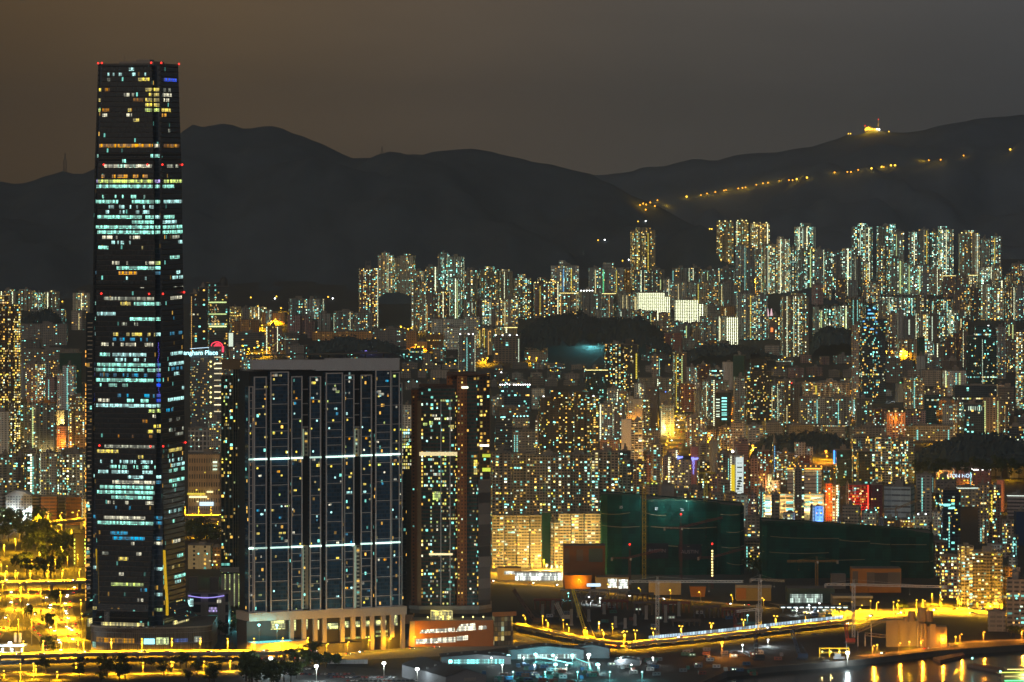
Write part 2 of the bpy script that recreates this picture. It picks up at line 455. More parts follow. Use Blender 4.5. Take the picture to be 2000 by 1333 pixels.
def on_hill(px, py):
 Y = 9300.0
 while Y < 13300:
  p = pw(px, py, Y)
  if p.z <= max(zt(Y), range_z(RIDGE_A, YA, 1500, 900, p.x, Y), range_z(RIDGE_B, YB, 2000, 600, p.x, Y)): return p
  Y += 8
 return pw(px, py, YB)
def wooded_hill(x0, x1, top, foot, depth, seed, skew=.5, pw_=2.3):
 """a knoll under trees: lumpy crowns, uneven outline"""
 Y0 = yof(foot); Yc = Y0 + depth * .5
 a, b_, c = pw(x0, top, Yc), pw(x1, top, Yc), pw(x0 + (x1 - x0) * skew, top, Yc)
 zb = zt(Y0) - 3; H = c.z - zb
 nx, ny = max(24, int((b_.x - a.x) / 4)), max(10, int(depth / 12))
 g = MB(); vi = {}
 for i in range(nx + 1):
  for j in range(ny + 1):
   u, v = i / nx, j / ny
   X, Y = a.x + (b_.x - a.x) * u, Y0 + depth * v
   w = (u / skew if u < skew else (1 - u) / (1 - skew))
   env = max(0, 1 - (1 - w) ** pw_) * math.sin(math.pi * min(1, v * .85 + .08)) ** .6
   z = zb + H * env * (.94 + .35 * fbm(X / 90, Y / 90, seed, 3)) + (11 * vnoise(X / 9, Y / 11, seed + 5) + 7 * vnoise(X / 3.7, Y / 5, seed + 8)) * min(1, 4 * env)
   vi[i, j] = len(g.v); g.v.append((X, Y, z))
 for i in range(nx):
  for j in range(ny):
   g.f.append((vi[i, j], vi[i + 1, j], vi[i + 1, j + 1], vi[i, j + 1])); g.m.append(0); g.uv.append([(0, 0)] * 4)
 rg = random.Random(seed); pts = list(g.v)
 for _ in range(int(nx * ny * .9)):
  p = Vector(rg.choice(pts))
  if p.z < zb + H * .12: continue
  s_ = rg.uniform(1.6, 3.6); p.z += rg.uniform(-1, 4.5); p.x += rg.uniform(-3, 3)
  a_ = Vector((rg.gauss(0, 1), rg.gauss(0, 1), rg.gauss(0, .6))).normalized(); c_ = a_.orthogonal().normalized()
  g.face([p - a_ * s_, p + c_ * s_ * .8, p + a_ * s_, p - c_ * s_ * .7])
 return tag(g.build('wooded_hill', HILLF), kind='structure')
wooded_hill(985, 1325, 624, 708, 380, 11, .45, 3.2)
wooded_hill(30, 128, 614, 652, 160, 13, .6)
wooded_hill(1575, 1700, 640, 700, 200, 14, .4)
wooded_hill(1460, 1680, 862, 905, 220, 15, .5, 3)
wooded_hill(1780, 2030, 868, 950, 300, 16, .55, 3.5)
wooded_hill(1330, 1540, 682, 712, 200, 17, .4)
wooded_hill(590, 800, 668, 706, 150, 18, .5)
# ================================================================ the city: one entry per building
tan, grey, dkg = (.34, .27, .19), (.27, .265, .25), (.10, .10, .105)
# style: (name, category, wall, glass, CW, CH, MU, ML, MH, lit, stair, warm, strength, band, look, real panes)
ST = {
 'est': ('residential_tower', 'apartment tower', (.36, .30, .21), (.05, .05, .05), 3.4, 3.0, .22, .3, .8, .36, .03, .45, 2.2, 0, 'beige'),
 'esc': ('residential_tower', 'apartment tower', (.30, .31, .26), (.05, .055, .05), 3.4, 3.0, .2, .28, .82, .46, .04, .22, 2.6, 0, 'pale green-grey'),
 'esy': ('residential_tower', 'apartment tower', (.38, .28, .16), (.05, .04, .03), 3.4, 3.0, .2, .28, .8, .40, .03, .78, 2.5, 0, 'amber-lit tan'),
 'esd': ('residential_tower', 'apartment tower', (.20, .16, .13), (.03, .03, .03), 3.2, 3.0, .22, .3, .8, .30, .02, .6, 2.0, 0, 'dark brown'),
 'esg': ('residential_tower', 'apartment tower', (.24, .24, .23), (.04, .04, .045), 3.2, 3.0, .22, .3, .8, .25, .03, .4, 2.0, 0, 'grey'),
 'esk': ('residential_tower', 'apartment tower', (.18, .12, .10), (.02, .02, .02), 3.0, 3.0, .18, .28, .82, .30, .03, .6, 2.0, 0, 'blackish brown'),
 'blk': ('residential_tower', 'apartment tower', (.055, .05, .045), (.015, .018, .018), 3.0, 3.1, .16, .25, .8, .30, .0, .8, 2.1, 0, 'black'),
 'red': ('residential_tower', 'apartment tower', (.26, .10, .07), (.03, .02, .02), 3.0, 3.0, .2, .3, .8, .26, .0, .7, 1.8, 0, 'brick-red'),
 'pnk': ('residential_tower', 'apartment tower', (.38, .24, .22), (.04, .03, .03), 3.0, 3.0, .2, .3, .8, .14, .0, .6, 1.6, 0, 'pinkish'),
 'wht': ('residential_tower', 'apartment tower', (.55, .52, .46), (.06, .06, .06), 3.0, 3.0, .24, .3, .78, .16, .03, .6, 1.8, 0, 'off-white'),
 'gbk': ('residential_tower', 'apartment tower', (.30, .29, .27), (.2, .2, .2), 9.0, 3.0, .46, .4, .6, .02, .0, .6, 1.0, 0, 'blank grey'),
 'slb': ('apartment_slab', 'apartment slab', (.36, .28, .19), (.04, .035, .03), 3.3, 2.9, .16, .3, .82, .34, .0, .62, 2.2, 0, 'tan'),
 'slg': ('apartment_slab', 'apartment slab', (.27, .26, .23), (.04, .04, .04), 3.3, 2.9, .2, .3, .8, .28, .03, .5, 2.0, 0, 'grey'),
 'cor': ('apartment_slab', 'apartment slab', (.45, .46, .34), (.16, .17, .10), 4.2, 3.0, .12, .3, .85, .0, 1.0, .5, 1.5, 0, 'bright lime-white'),
 'old': ('apartment_slab', 'apartment slab', (.50, .40, .26), (.03, .025, .02), 3.2, 2.9, .14, .35, .75, .20, .0, .5, 2.1, 0, 'cream'),
 'off': ('office_tower', 'office tower', (.12, .12, .12), (.02, .025, .03), 4.0, 3.8, .04, .3, .8, .10, .0, .35, 1.9, .10, 'dark grey'),
 'blu': ('office_tower', 'glass tower', (.045, .07, .10), (.012, .022, .035), 3.0, 3.4, .08, .2, .86, .16, .0, .6, 1.9, .03, 'blue-black glass'),
 'tel': ('office_tower', 'glass tower', (.035, .075, .075), (.01, .03, .032), 3.0, 3.4, .08, .2, .86, .14, .0, .35, 1.8, .03, 'teal-black glass'),
 'ind': ('low_block', 'low building', (.30, .26, .21), (.04, .04, .04), 4.0, 3.6, .14, .35, .75, .12, .0, .6, 1.8, .02, 'greyish tan'),
 'low': ('low_block', 'low building', (.20, .18, .16), (.03, .03, .03), 3.6, 3.3, .2, .35, .75, .16, .0, .55, 2.0, .02, 'dim grey'),
 'org': ('low_block', 'low building', (.46, .24, .08), (.06, .04, .02), 3.6, 3.3, .22, .35, .75, .14, .0, .85, 2.0, .02, 'orange-lit'),  # orange lamplight is put into the wall colour
 'ply': ('low_block', 'low building', (.55, .50, .42), (.05, .05, .05), 3.8, 3.5, .2, .35, .75, .2, .0, .6, 1.8, .03, 'pale'),
 'hot': ('hotel', 'hotel', (.42, .37, .30), (.03, .03, .03), 4.0, 3.2, .24, .3, .72, .16, .0, .9, 1.9, 0, 'cream'),
 'prp': ('hotel', 'hotel', (.20, .10, .12), (.03, .02, .03), 4.0, 3.4, .28, .35, .7, .10, .0, .5, 1.6, 0, 'plum brick'),
 'net': ('netted_tower', 'scaffolded tower', (.010, .06, .04), (.012, .05, .035), 5.0, 3.0, .3, .3, .6, .0, .0, .5, 0.0, 0, 'green-netted'),
}
def style_mat(s):
 n, c, w, gl, cw, ch, mu, ml, mh, lit, stair, warm, stg, band, look = ST[s]
 w, lit = tuple(min(.62, x * (1.8 if s[:2] == 'es' else 1.3)) for x in w), lit * (.85 if s[:2] == 'es' else .50)
 if s[:2] != 'es': warm *= .8
 if s == 'cor': stg = 3.6
 return facade('facade_' + s, Wall=w, Glass=gl, CW=cw, CH=ch, MU=mu, ML=ml, MH=mh, Lit=lit, Stair=stair, Warm=warm, Strength=stg * (1.5 if s[:2] == 'es' else 1.25), Band=band, Gloss=.25 if c == 'glass tower' else .45)
def plan(kind, w, d, rng):
 """outline of a building, counter-clockwise from the front left; bays and light wells as Hong Kong blocks have them"""
 if kind == 'box': return rect(0, 0, w, d)
 if kind == 'cross':
  a, e = .30 * w, .28 * d
  pts = [(-a, -d / 2), (-a * .25, -d / 2), (-a * .25, -d / 2 + 2.4), (a * .25, -d / 2 + 2.4), (a * .25, -d / 2), (a, -d / 2), (a, -e), (w / 2, -e), (w / 2, e), (a, e), (a, d / 2), (-a, d / 2), (-a, e), (-w / 2, e), (-w / 2, -e), (-a, -e)]
  return pts
 n = max(2, int(w / 9)); notch = min(3.2, d * .15); pts = []
 bw = w / n
 for k in range(n):
  x0, x1 = -w / 2 + k * bw, -w / 2 + (k + 1) * bw
  g_ = bw * .16
  if k: pts += [(x0 + g_, -d / 2 + notch), (x0 + g_, -d / 2)]
  else: pts += [(x0, -d / 2)]
  if k < n - 1: pts += [(x1 - g_, -d / 2), (x1 - g_, -d / 2 + notch)]
  else: pts += [(x1, -d / 2)]
 pts += [(w / 2, -d * .12), (w / 2 - notch, -d * .12), (w / 2 - notch, d * .12), (w / 2, d * .12), (w / 2, d / 2), (-w / 2, d / 2), (-w / 2, d * .12), (-w / 2 + notch, d * .12), (-w / 2 + notch, -d * .12), (-w / 2, -d * .12)]
 return pts
def front(poly, X):
 best = None
 for a, b in zip(poly, poly[1:] + poly[:1]):
  if (a[0] - X) * (b[0] - X) <= 0 and abs(b[0] - a[0]) > .3:
   t_ = (X - a[0]) / (b[0] - a[0]); y = a[1] + (b[1] - a[1]) * t_
   if best is None or y < best[0]: best = (y, math.atan2(b[1] - a[1], b[0] - a[0]))
 return best
BLD = []
USED = set()
def building(x0, x1, yt, yb, s, label=None, group=None, c=(), n=None, p=None, rot=None, roof=None, d=None, mat=None, kind=None, lights=None, edge=None, look=None, Y=None, crown=None, cat=None, z0=None, lamp=()):
 name, ct, *_r = ST[s]
 rng = random.Random(int(x0 * 131 + yt * 17 + yb))
 if Y is None: Y = yof(yb)
 A = pw((x0 + x1) / 2, yt, Y); Wd = (x1 - x0) * Y / F; zt_ = A.z
 zb = (zt(Y) - 1.0) if z0 is None else z0
 if p is None: p = 'box' if name in ('low_block', 'office_tower', 'hotel', 'netted_tower') or Wd < 13 else rng.choice(['bays', 'bays', 'cross'] if name == 'residential_tower' and Wd < 45 else ['bays'])
 if rot is None: rot = rng.choice((-1, 1)) * rng.uniform(4, 22) if Wd < 60 else rng.uniform(-6, 6)
 dd = d or min(max(16, Wd * rng.uniform(.6, .95)), 38)
 P = plan(p, Wd, dd, rng); rr = R(rot)
 P = [(x * math.cos(rr) - y * math.sin(rr), x * math.sin(rr) + y * math.cos(rr)) for x, y in P]
 lo, hi = min(q[0] for q in P), max(q[0] for q in P)
 k = Wd / (hi - lo); mid = (lo + hi) / 2
 P = [((x - mid) * k, y * (k if p != 'box' or Wd < dd else 1)) for x, y in P]
 yo = min(q[1] for q in P); P = [(x, y - yo) for x, y in P]
 m = mat or style_mat(s)
 b = MB(); b.prism(P, 0, zt_ - zb, 0, 1, u0=rng.uniform(0, 50))
 o = b.build(kind or name, [m, M['roof']], None, (A.x, Y, zb))
 tag(o, label, cat or ct, group)
 H = zt_ - zb
 cx, cy_ = sum(q[0] for q in P) / len(P), sum(q[1] for q in P) / len(P)
 Wm, Dm = Wd * .8, dd * .7
 rm = M['tank'] if roof is None else roof
 q = MB(); h1 = rng.uniform(3, 6.5) if H > 40 else rng.uniform(1.6, 3)
 q.box(cx + rng.uniform(-.12, .12) * Wm, cy_, H, Wm * rng.uniform(.25, .45), Dm * .5, h1, rr)
 if rng.random() < .6: q.box(cx + rng.uniform(-.1, .1) * Wm, cy_, H + h1 - .01, Wm * rng.uniform(.12, .22), Dm * .3, rng.uniform(2, 4), rr)
 q.build('roof_house', rm, o)
 q = MB()
 for a, e_ in zip(P, P[1:] + P[:1]): q.bar((a[0], a[1], H + .45), (e_[0], e_[1], H + .45), .5)
 q.build('parapet', rm, o)
 if H > 18 and Wd > 14 and rng.random() < .7:
  for _ in range(rng.randint(1, 3)):
   q = MB(); ax, ay = cx + rng.uniform(-.3, .3) * Wm, cy_ + rng.uniform(-.25, .25) * Dm
   q.cyl(ax, ay, H, 1.5, 2.4, 8); q.bar((ax + 1.3, ay, H), (ax + 1.3, ay, H + rng.uniform(4, 8)), .12); q.build('water_tank', M['pole'], o)
 if crown:
  for (a0, a1, at) in crown:
   q = MB(); Aw = (a1 - a0) * Y / F; cxk = ((a0 + a1) / 2 - (x0 + x1) / 2) * Y / F
   q.box(cxk, cy_, H, Aw, dd * .55, pw(0, at, Y).z - zt_, rr)
   q.build('crown_block', [m], o)
 for spec in c:
  px, colr = spec[0], spec[1]; wpx = spec[2] if len(spec) > 2 else 2.2
  X = (px - 1000) * Y / F - A.x; fr = front(P, X)
  if fr is None: continue
  z1 = (pw(0, spec[3], Y).z - zb) if len(spec) > 3 else H - 2.5
  z2 = (pw(0, spec[4], Y).z - zb) if len(spec) > 4 else max(3, H * .06)
  q = MB(); st = 3.0; nn = int((z1 - z2) / st); hw = wpx * Y / F * .34
  for i in range(nn):
   q.box(0, 0, i * st, 2 * hw, .3, st * .72)
  q.build('stair_window', glowing('stair_glow_' + colr, WINC.get(colr, LAMPC.get(colr, ((1, 1, 1), 1))[0]), 1.25), o, (X, fr[0] - .2, z2), fr[1])
 nreal = n if n is not None else (0 if Y > 7600 else 5 if Y > 6300 else 10 if ST[s][9] > 0.02 else 0)
 pal = ['y'] * 3 + ['w'] * 3 + ['o'] if ST[s][11] > .7 else ['c', 'k', 'w', 'w', 'y', 'c'] if ST[s][11] < .5 else ['w', 'y', 'y', 'c', 'k', 'o']
 sp = ST[s]
 for _ in range(nreal):
  for _try in range(6):
   X = lo * k + rng.random() * (hi - lo) * k - mid * k
   X = max(-Wd * .47, min(Wd * .47, X)); fr = front(P, X)
   if fr and abs(fr[1]) < 1.0: break
  else: continue
  fl = rng.randint(1, max(1, int(H / sp[5]) - 1))
  link(PANE[rng.choice(pal)], 'lit_window', o, (X, fr[0] - .08, fl * sp[5] + sp[5] * .5 - (zb % sp[5])), fr[1], (rng.choice((1.2, 1.5, 2.2)), .2, 1.35))
 if lights:
  for i in range(lights[1]):
   X = -Wd / 2 + Wd * (i + .5) / lights[1]; fr = front(P, X) or (0, 0)
   q = MB(); q.bar((X, fr[0] + .6, H), (X, fr[0] + .6, H + 1.4), .12, 0); q.ball((X, fr[0] + .6, H + 1.8), max(.75, .00014 * Y), 8, 1)
   q.build('roof_lamp', [M['pole'], LM[lights[0]]], o)
 for (fx_, fh, dy, c_, w_) in lamp:
  fr = front(P, fx_ * Wd) or (0, 0); q = MB(); q.bar((fx_ * Wd, fr[0], fh * H), (fx_ * Wd, fr[0] - dy, fh * H), .1); q.build('added_flood_arm', M['pole'], o); link(lamp_data(c_, w_), 'lamp_light', o, (fx_ * Wd, fr[0] - dy - .3, fh * H))  # added lamp on an unseen arm, there to brighten the facade
 if edge:
  q = MB()
  for a, e_ in zip(P, P[1:] + P[:1]): q.bar((a[0], a[1] - .2, H - 1.2), (e_[0], e_[1] - .2, H - 1.2), .55)
  q.build('roof_light_strip', LM[edge], o)
 BLD.append((x0, x1, yt, yb, Y, o))
 return o, A, Y, zb, H, P
def ordn(i, n): return 'rightmost' if i == n - 1 and n > 1 else 'leftmost' if i == 0 else ORD[i] + ' from left'
def cluster(phrase, group, rows, **kw):
 """rows: (x0, x1, top, base, style[, extra dict or own label])"""
 rows = sorted(rows, key=lambda r: r[0] + r[1])
 for i, r in enumerate(rows):
  ex = dict(kw)
  lab = None
  for z in r[5:]:
   if isinstance(z, dict): ex.update(z)
   else: lab = z
  look = ex.pop('look', None) or ST[r[4]][14]
  kd = ST[r[4]][1]
  if lab is None: lab = '%s %s, %s %s' % (look, kd, ordn(i, len(rows)), phrase)
  building(r[0], r[1], r[2], r[3], r[4], lab, group, **ex)
# ---- far estates under the mountains, right half
cluster('of the amber trio right of the lone tower', 'far hillside estates', [
 (1400, 1433, 434, 560, 'esy', {'lights': ('y', 3)}), (1437, 1462, 433, 558, 'esy', {'lights': ('y', 3)}), (1467, 1503, 437, 560, 'esy', {'lights': ('y', 3)})])
building(1232, 1280, 451, 566, 'esy', 'tall lone tan tower on the mountain foot with two yellow stair columns', 'far hillside estates', c=[(1246, 'y', 2.0), (1266, 'y', 2.0)], p='bays', rot=8, crown=[(1243, 1250, 445), (1263, 1270, 445)], look='x')
cluster('in the skyline row above the mountainside estate', 'far hillside estates', [
 (1553, 1594, 444, 556, 'esc', {'c': [(1568, 'k', 2.4), (1576, 'w', 1.6)], 'crown': [(1566, 1582, 436)]}),
 (1664, 1706, 444, 556, 'esc', {'c': [(1681, 'k', 2.6), (1690, 'w', 1.4)], 'crown': [(1677, 1693, 437)]}),
 (1713, 1742, 443, 556, 'esc'), (1742, 1766, 453, 556, 'esc', {'c': [(1751, 'l', 1.5)], 'crown': [(1738, 1748, 438)]}),
 (1775, 1794, 454, 555, 'esc', {'c': [(1774, 'k', 3, 475, 512)]}), (1794, 1816, 448, 554, 'esg', {'c': [(1810, 'y', 2)]}), (1817, 1833, 453, 553, 'esc')])
cluster('at the right end of the skyline row', 'far hillside estates', [
 (1833, 1863, 449, 553, 'esc', {'c': [(1842, 'k', 2)], 'crown': [(1834, 1848, 443)]}), (1873, 1896, 457, 553, 'est', {'crown': [(1884, 1902, 450)], 'lights': ('y', 2)}), (1897, 1915, 456, 553, 'est', {'c': [(1909, 'k', 2)]}),
 (1916, 1935, 467, 553, 'esc'), (1937, 1958, 462, 554, 'esg', {'c': [(1943, 'y', 2)]})])
cluster('at the right picture edge on the hillside', 'far hillside estates', [
 (1963, 1977, 540, 590, 'est'), (1967, 1984, 535, 582, 'esd'), (1977, 2004, 516, 580, 'esd'), (1984, 2006, 543, 600, 'esg')])
cluster('in the tier below the amber trio', 'second hillside tier', [
 (1436, 1456, 480, 575, 'esg', {'c': [(1455, 'c', 2)]}), (1456, 1475, 484, 575, 'esg'), (1476, 1489, 488, 575, 'est'), (1488, 1517, 478, 575, 'est', {'c': [(1500, 'k', 1.6)]}), (1517, 1543, 468, 574, 'est', {'crown': [(1520, 1530, 463)]}), (1541, 1560, 484, 574, 'esg', {'c': [(1538, 'k', 2.4)]})])
cluster('in the tier under the skyline row', 'second hillside tier', [
 (1558, 1576, 490, 577, 'esc', {'c': [(1556, 'k', 2)]}), (1575, 1592, 482, 577, 'esc', {'c': [(1583, 'l', 3)]}), (1594, 1611, 488, 577, 'esg'), (1610, 1629, 493, 577, 'esc', {'c': [(1610, 'k', 2)]}), (1629, 1645, 493, 577, 'esg'), (1645, 1664, 486, 577, 'esc', {'c': [(1663, 'k', 2)]}),
 (1664, 1684, 500, 577, 'esg'), (1684, 1702, 512, 577, 'est', {'c': [(1693, 'y', 1.6)]})])
cluster('in the mixed tier below the skyline', 'second hillside tier', [
 (1716, 1733, 481, 577, 'esd'), (1734, 1761, 505, 577, 'esc', {'c': [(1759, 'l', 4)]}), (1761, 1781, 515, 577, 'esc', {'c': [(1776, 'l', 2.6)]}), (1781, 1801, 520, 577, 'esc', {'c': [(1796, 'l', 3)]}), (1801, 1820, 520, 577, 'esg'), (1820, 1842, 523, 577, 'est'), (1842, 1869, 538, 580, 'esk', {'edge': 'y'})])
cluster('of the tier below the right skyline end', 'second hillside tier', [
 (1869, 1892, 541, 582, 'esk'), (1892, 1911, 537, 582, 'est', {'edge': 'y'}), (1911, 1935, 523, 580, 'esc'), (1935, 1959, 522, 580, 'est'), (1922, 1946, 552, 590, 'est'), (1946, 1966, 548, 590, 'esd')])
cluster('in the row over the lit school block', 'third hillside tier', [
 (1608, 1626, 541, 592, 'esd'), (1632, 1656, 545, 592, 'esd'), (1656, 1676, 549, 592, 'esg'), (1684, 1699, 551, 592, 'esd', {'lights': ('o', 1)}), (1586, 1608, 557, 596, 'pnk'), (1700, 1720, 555, 592, 'esd')])
cluster('of the teal-lit tier left of the green-capped tower', 'third hillside tier', [
 (1720, 1748, 581, 625, 'esc', {'c': [(1749, 'c', 2.4)]}), (1749, 1772, 581, 625, 'esc'), (1772, 1789, 581, 625, 'esc', {'c': [(1781, 'c', 3)]}), (1789, 1814, 577, 625, 'esd'), (1815, 1838, 586, 625, 'esd', {'c': [(1822, 'c', 3.4)]}), (1838, 1862, 586, 625, 'esd', {'c': [(1850, 'c', 3.4)]})])
cluster('of the dense tier above the green-capped tower', 'third hillside tier', [
 (1862, 1887, 569, 626, 'esd'), (1887, 1917, 564, 626, 'esd'), (1917, 1940, 556, 626, 'est'), (1939, 1963, 564, 626, 'est'), (1963, 1983, 562, 626, 'esd'), (1983, 2006, 558, 626, 'esg')])
cluster('right of the blue-crowned tower', 'fourth hillside tier', [
 (1733, 1752, 612, 668, 'esd'), (1752, 1766, 607, 668, 'gbk'), (1766, 1790, 619, 668, 'gbk', {'c': [(1776, 'k', 6, 622, 654)]}), (1790, 1816, 614, 668, 'est', {'c': [(1809, 'w', 2)]}), (1816, 1834, 614, 668, 'esd', {'c': [(1821, 'k', 3)]}), (1834, 1856, 611, 668, 'esc'), (1856, 1873, 606, 668, 'esc'), (1872, 1890, 618, 668, 'esk', {'c': [(1877, 'w', 4, 622, 640)]})])
cluster('left of the blue-crowned tower', 'fourth hillside tier', [
 (1588, 1600, 600, 662, 'esc', {'c': [(1587, 'k', 2)]}), (1600, 1618, 606, 662, 'esc', {'c': [(1604, 'l', 3)]}), (1609, 1625, 604, 662, 'esc', {'c': [(1614, 'l', 7)]}), (1624, 1640, 599, 662, 'esc'), (1640, 1658, 598, 662, 'esc', {'c': [(1652, 'l', 3)]}), (1658, 1694, 582, 664, 'slb', {'c': [(1667, 'c', 1.8), (1675, 'c', 1.8)]}), (1708, 1733, 594, 668, 'est', {'n': 0})])
building(1526, 1580, 580, 697, 'est', 'big tan slab tower with amber edge and bright white stair column', 'fourth hillside tier', c=[(1561, 'k', 3)], crown=[(1547, 1572, 574)], p='bays', rot=5)
building(1439, 1470, 573, 664, 'esg', 'dark grey tower with one yellow stair column left of the pink-crowned tower', 'fourth hillside tier', c=[(1466, 'y', 2)], p='bays', rot=4)
building(1470, 1501, 577, 664, 'esg', 'grey tower between yellow-columned tower and pink-crowned tower', 'fourth hillside tier', p='bays', rot=-4)
o_, A_, Y_, zb_, H_, P_ = building(1501, 1526, 618, 664, 'esk', 'dark brick tower with pink-lit pointed crown and red sign', 'fourth hillside tier', p='box', rot=3)
for dx in (-2.5, 2.5):
 q = MB(); q.cyl(dx * 1.4 - 10, 8, H_, 3.0, 15, 6, r2=.4); q.build('crown_spire', glowing('pink_glow', (1, .62, .66), 1.3), o_)
q = MB(); q.box(-6, -.6, H_ * .35, 4.5, .6, 8); q.build('sign_panel', glowing('red_sign', (1, .22, .05), 2.4), o_)
# centre: slab rows
cluster('in the back slab row right of the lone tower', 'estate slab rows', [
 (1239, 1268, 528, 590, 'slg', {'c': [(1259, 'w', 1.8)]}), (1268, 1299, 528, 590, 'slg', {'c': [(1291, 'l', 5, 545, 566)]}), (1313, 1342, 525, 585, 'slg', {'c': [(1315, 'c', 2)]}), (1342, 1368, 524, 585, 'slg'), (1368, 1402, 527, 585, 'slg', {'c': [(1382, 'l', 2)]}), (1402, 1436, 525, 585, 'slg', {'c': [(1405, 'w', 2), (1434, 'k', 2)]})])
cluster('in the middle slab row above the lit grid blocks', 'estate slab rows', [
 (1308, 1342, 551, 605, 'slg', {'c': [(1325, 'w', 1.8)]}), (1342, 1368, 552, 605, 'slg', {'c': [(1364, 'y', 2)]}), (1368, 1407, 552, 608, 'slb', {'n': 0}), (1407, 1440, 554, 608, 'slg', {'c': [(1410, 'w', 2.4)]}), (1296, 1312, 546, 604, 'esg')])
building(1246, 1299, 572, 626, 'cor', 'wide slab with every corridor lit lime-white, left of the two', 'estate slab rows', p='box', rot=2, d=18)
building(1297, 1310, 580, 626, 'cor', 'narrow stepped wing lit lime-white on right of the wide lit slab', 'estate slab rows', p='box', rot=2, d=18)
building(1318, 1364, 587, 640, 'cor', 'slab with every corridor lit lime-white, lower right of the two', 'estate slab rows', p='box', rot=-2, d=18)
building(1362, 1375, 594, 640, 'cor', 'narrow stepped wing lit lime-white on right of the lower lit slab', 'estate slab rows', p='box', rot=-2, d=18)
cluster('left of the lime-lit slabs', 'estate slab rows', [
 (1092, 1130, 572, 622, 'slb', {'c': [(1095, 'o', 2.2), (1126, 'w', 3)], 'edge': 'y'}), (1132, 1160, 570, 622, 'slg', {'lights': ('w', 5)}), (1160, 1176, 574, 622, 'slg'), (1176, 1203, 573, 622, 'slg', {'c': [(1190, 'o', 4)], 'edge': 'y'}), (1203, 1233, 573, 622, 'slg', {'c': [(1217, 'w', 3), (1224, 'w', 3)]}), (1232, 1246, 576, 622, 'slg', {'c': [(1241, 'w', 5)]})])
cluster('of the low flats between wooded hill and lit slabs', 'estate slab rows', [
 (1208, 1236, 606, 640, 'slg', {'c': [(1213, 'k', 3)]}), (1236, 1262, 607, 642, 'slb'), (1262, 1284, 609, 642, 'slb', {'c': [(1271, 'l', 2.4)]}), (1286, 1310, 612, 648, 'slb'), (1310, 1334, 629, 664, 'slg'), (1334, 1350, 632, 668, 'slg', {'c': [(1341, 'l', 4)]}), (1350, 1368, 631, 668, 'slb')])
building(1368, 1420, 619, 672, 'slg', 'grey slab with two lit stair strips below the lit grid', 'estate slab rows', c=[(1407, 'w', 3)], p='bays', rot=3)
building(1420, 1441, 620, 674, 'cor', 'small lime-white lit slab end left of the dark yellow-columned tower', 'estate slab rows', p='box', rot=2)
cluster('of the plain office pair right of the lower lime-white slab', 'estate slab rows', [
 (1376, 1408, 598, 640, 'ind'), (1408, 1438, 599, 642, 'org', {'c': [(1417, 'w', 3)]})])
cluster('of the reddish school beside the wooded hill', 'red school blocks', [
 (1262, 1298, 663, 690, 'red', {'p': 'box', 'n': 0}), (1297, 1315, 652, 694, 'red', {'p': 'box', 'n': 0}), (1315, 1334, 651, 694, 'red', {'p': 'box', 'n': 0})])
cluster('right of the red school', 'low blocks by red school', [
 (1334, 1358, 662, 686, 'ply'), (1358, 1384, 670, 688, 'ind'), (1384, 1400, 665, 690, 'org'), (1400, 1426, 668, 690, 'ind'), (1494, 1528, 676, 706, 'ind')])
# centre: green-columned pair and neighbours
building(1042, 1093, 554, 622, 'esk', 'dark red-brown tower with a string of yellow roof lamps above wooded hill', 'centre estates', c=[(1055, 'y', 2), (1075, 'w', 1.6)], lights=('y', 9), crown=[(1051, 1064, 542), (1075, 1083, 545)], p='bays', rot=4)
building(1076, 1131, 520, 590, 'esg', 'grey tower with one pale blue and one yellow stair column', 'centre estates', c=[(1100.5, 'b', 2.6), (1116, 'y', 2.4)], crown=[(1092, 1104, 509)], p='bays', rot=3)
building(1150, 1176, 524, 590, 'esg', 'left half of twin grey towers, with pale yellow stair column', 'centre estates', c=[(1163, 'w', 2.6)], p='bays', rot=2)
building(1175, 1219, 524, 590, 'esg', 'right half of twin grey towers, with green stair column', 'centre estates', c=[(1178.5, 'g', 3.2), (1204, 'y', 2)], crown=[(1178, 1200, 514)], p='bays', rot=-2)
building(1218, 1232, 527, 584, 'org', 'small orange-lit wall block between twin towers and lone tower', 'centre estates')
cluster('of the estate left of the yellow-lamped dark tower', 'centre estates', [
 (936, 973, 527, 620, 'est', {'crown': [(948, 965, 522)]}), (973, 1001, 531, 620, 'est', {'crown': [(980, 993, 527)]}), (1003, 1037, 544, 624, 'est', {'c': [(1011, 'k', 4, 585, 610)], 'crown': [(1013, 1026, 536)]}), (929, 942, 584, 634, 'pnk'), (941, 961, 585, 636, 'esc', {'c': [(957, 'k', 1.5)]}), (960, 983, 586, 638, 'esd', {'lights': ('y', 2)}), (982, 1012, 585, 638, 'est', {'c': [(986, 'w', 2)]})])
cluster('of the hillside estate right of the spired tower', 'centre estates', [
 (738, 769, 499, 586, 'est', {'crown': [(746, 760, 494)]}), (769, 782, 505, 586, 'est'), (781, 811, 500, 588, 'est', {'crown': [(788, 802, 496)]})])
cluster('of the packed estate behind the white hall block', 'centre estates', [
 (804, 830, 530, 620, 'est'), (831, 854, 522, 612, 'est'), (855, 877, 497, 612, 'esc', {'crown': [(862, 874, 494)]}), (876, 906, 502, 612, 'esc', {'c': [(893, 'k', 1.6, 545, 600)]}), (906, 934, 529, 616, 'est'), (876, 900, 545, 630, 'esc', {'c': [(893, 'l', 1.8)]}), (848, 880, 570, 636, 'esk'), (905, 930, 586, 640, 'est', {'c': [(922, 'k', 2)]})])
building(803, 833, 549, 650, 'est', 'broad tan tower with bright windows left of the yellow-striped one', 'centre estates', p='bays', rot=-5)
building(833, 848, 549, 650, 'esd', 'slim tan tower with yellow stair column and blank right wall', 'centre estates', c=[(832, 'y', 2.4, 555, 585), (834, 'o', 2, 595, 645)], p='box', rot=-10)
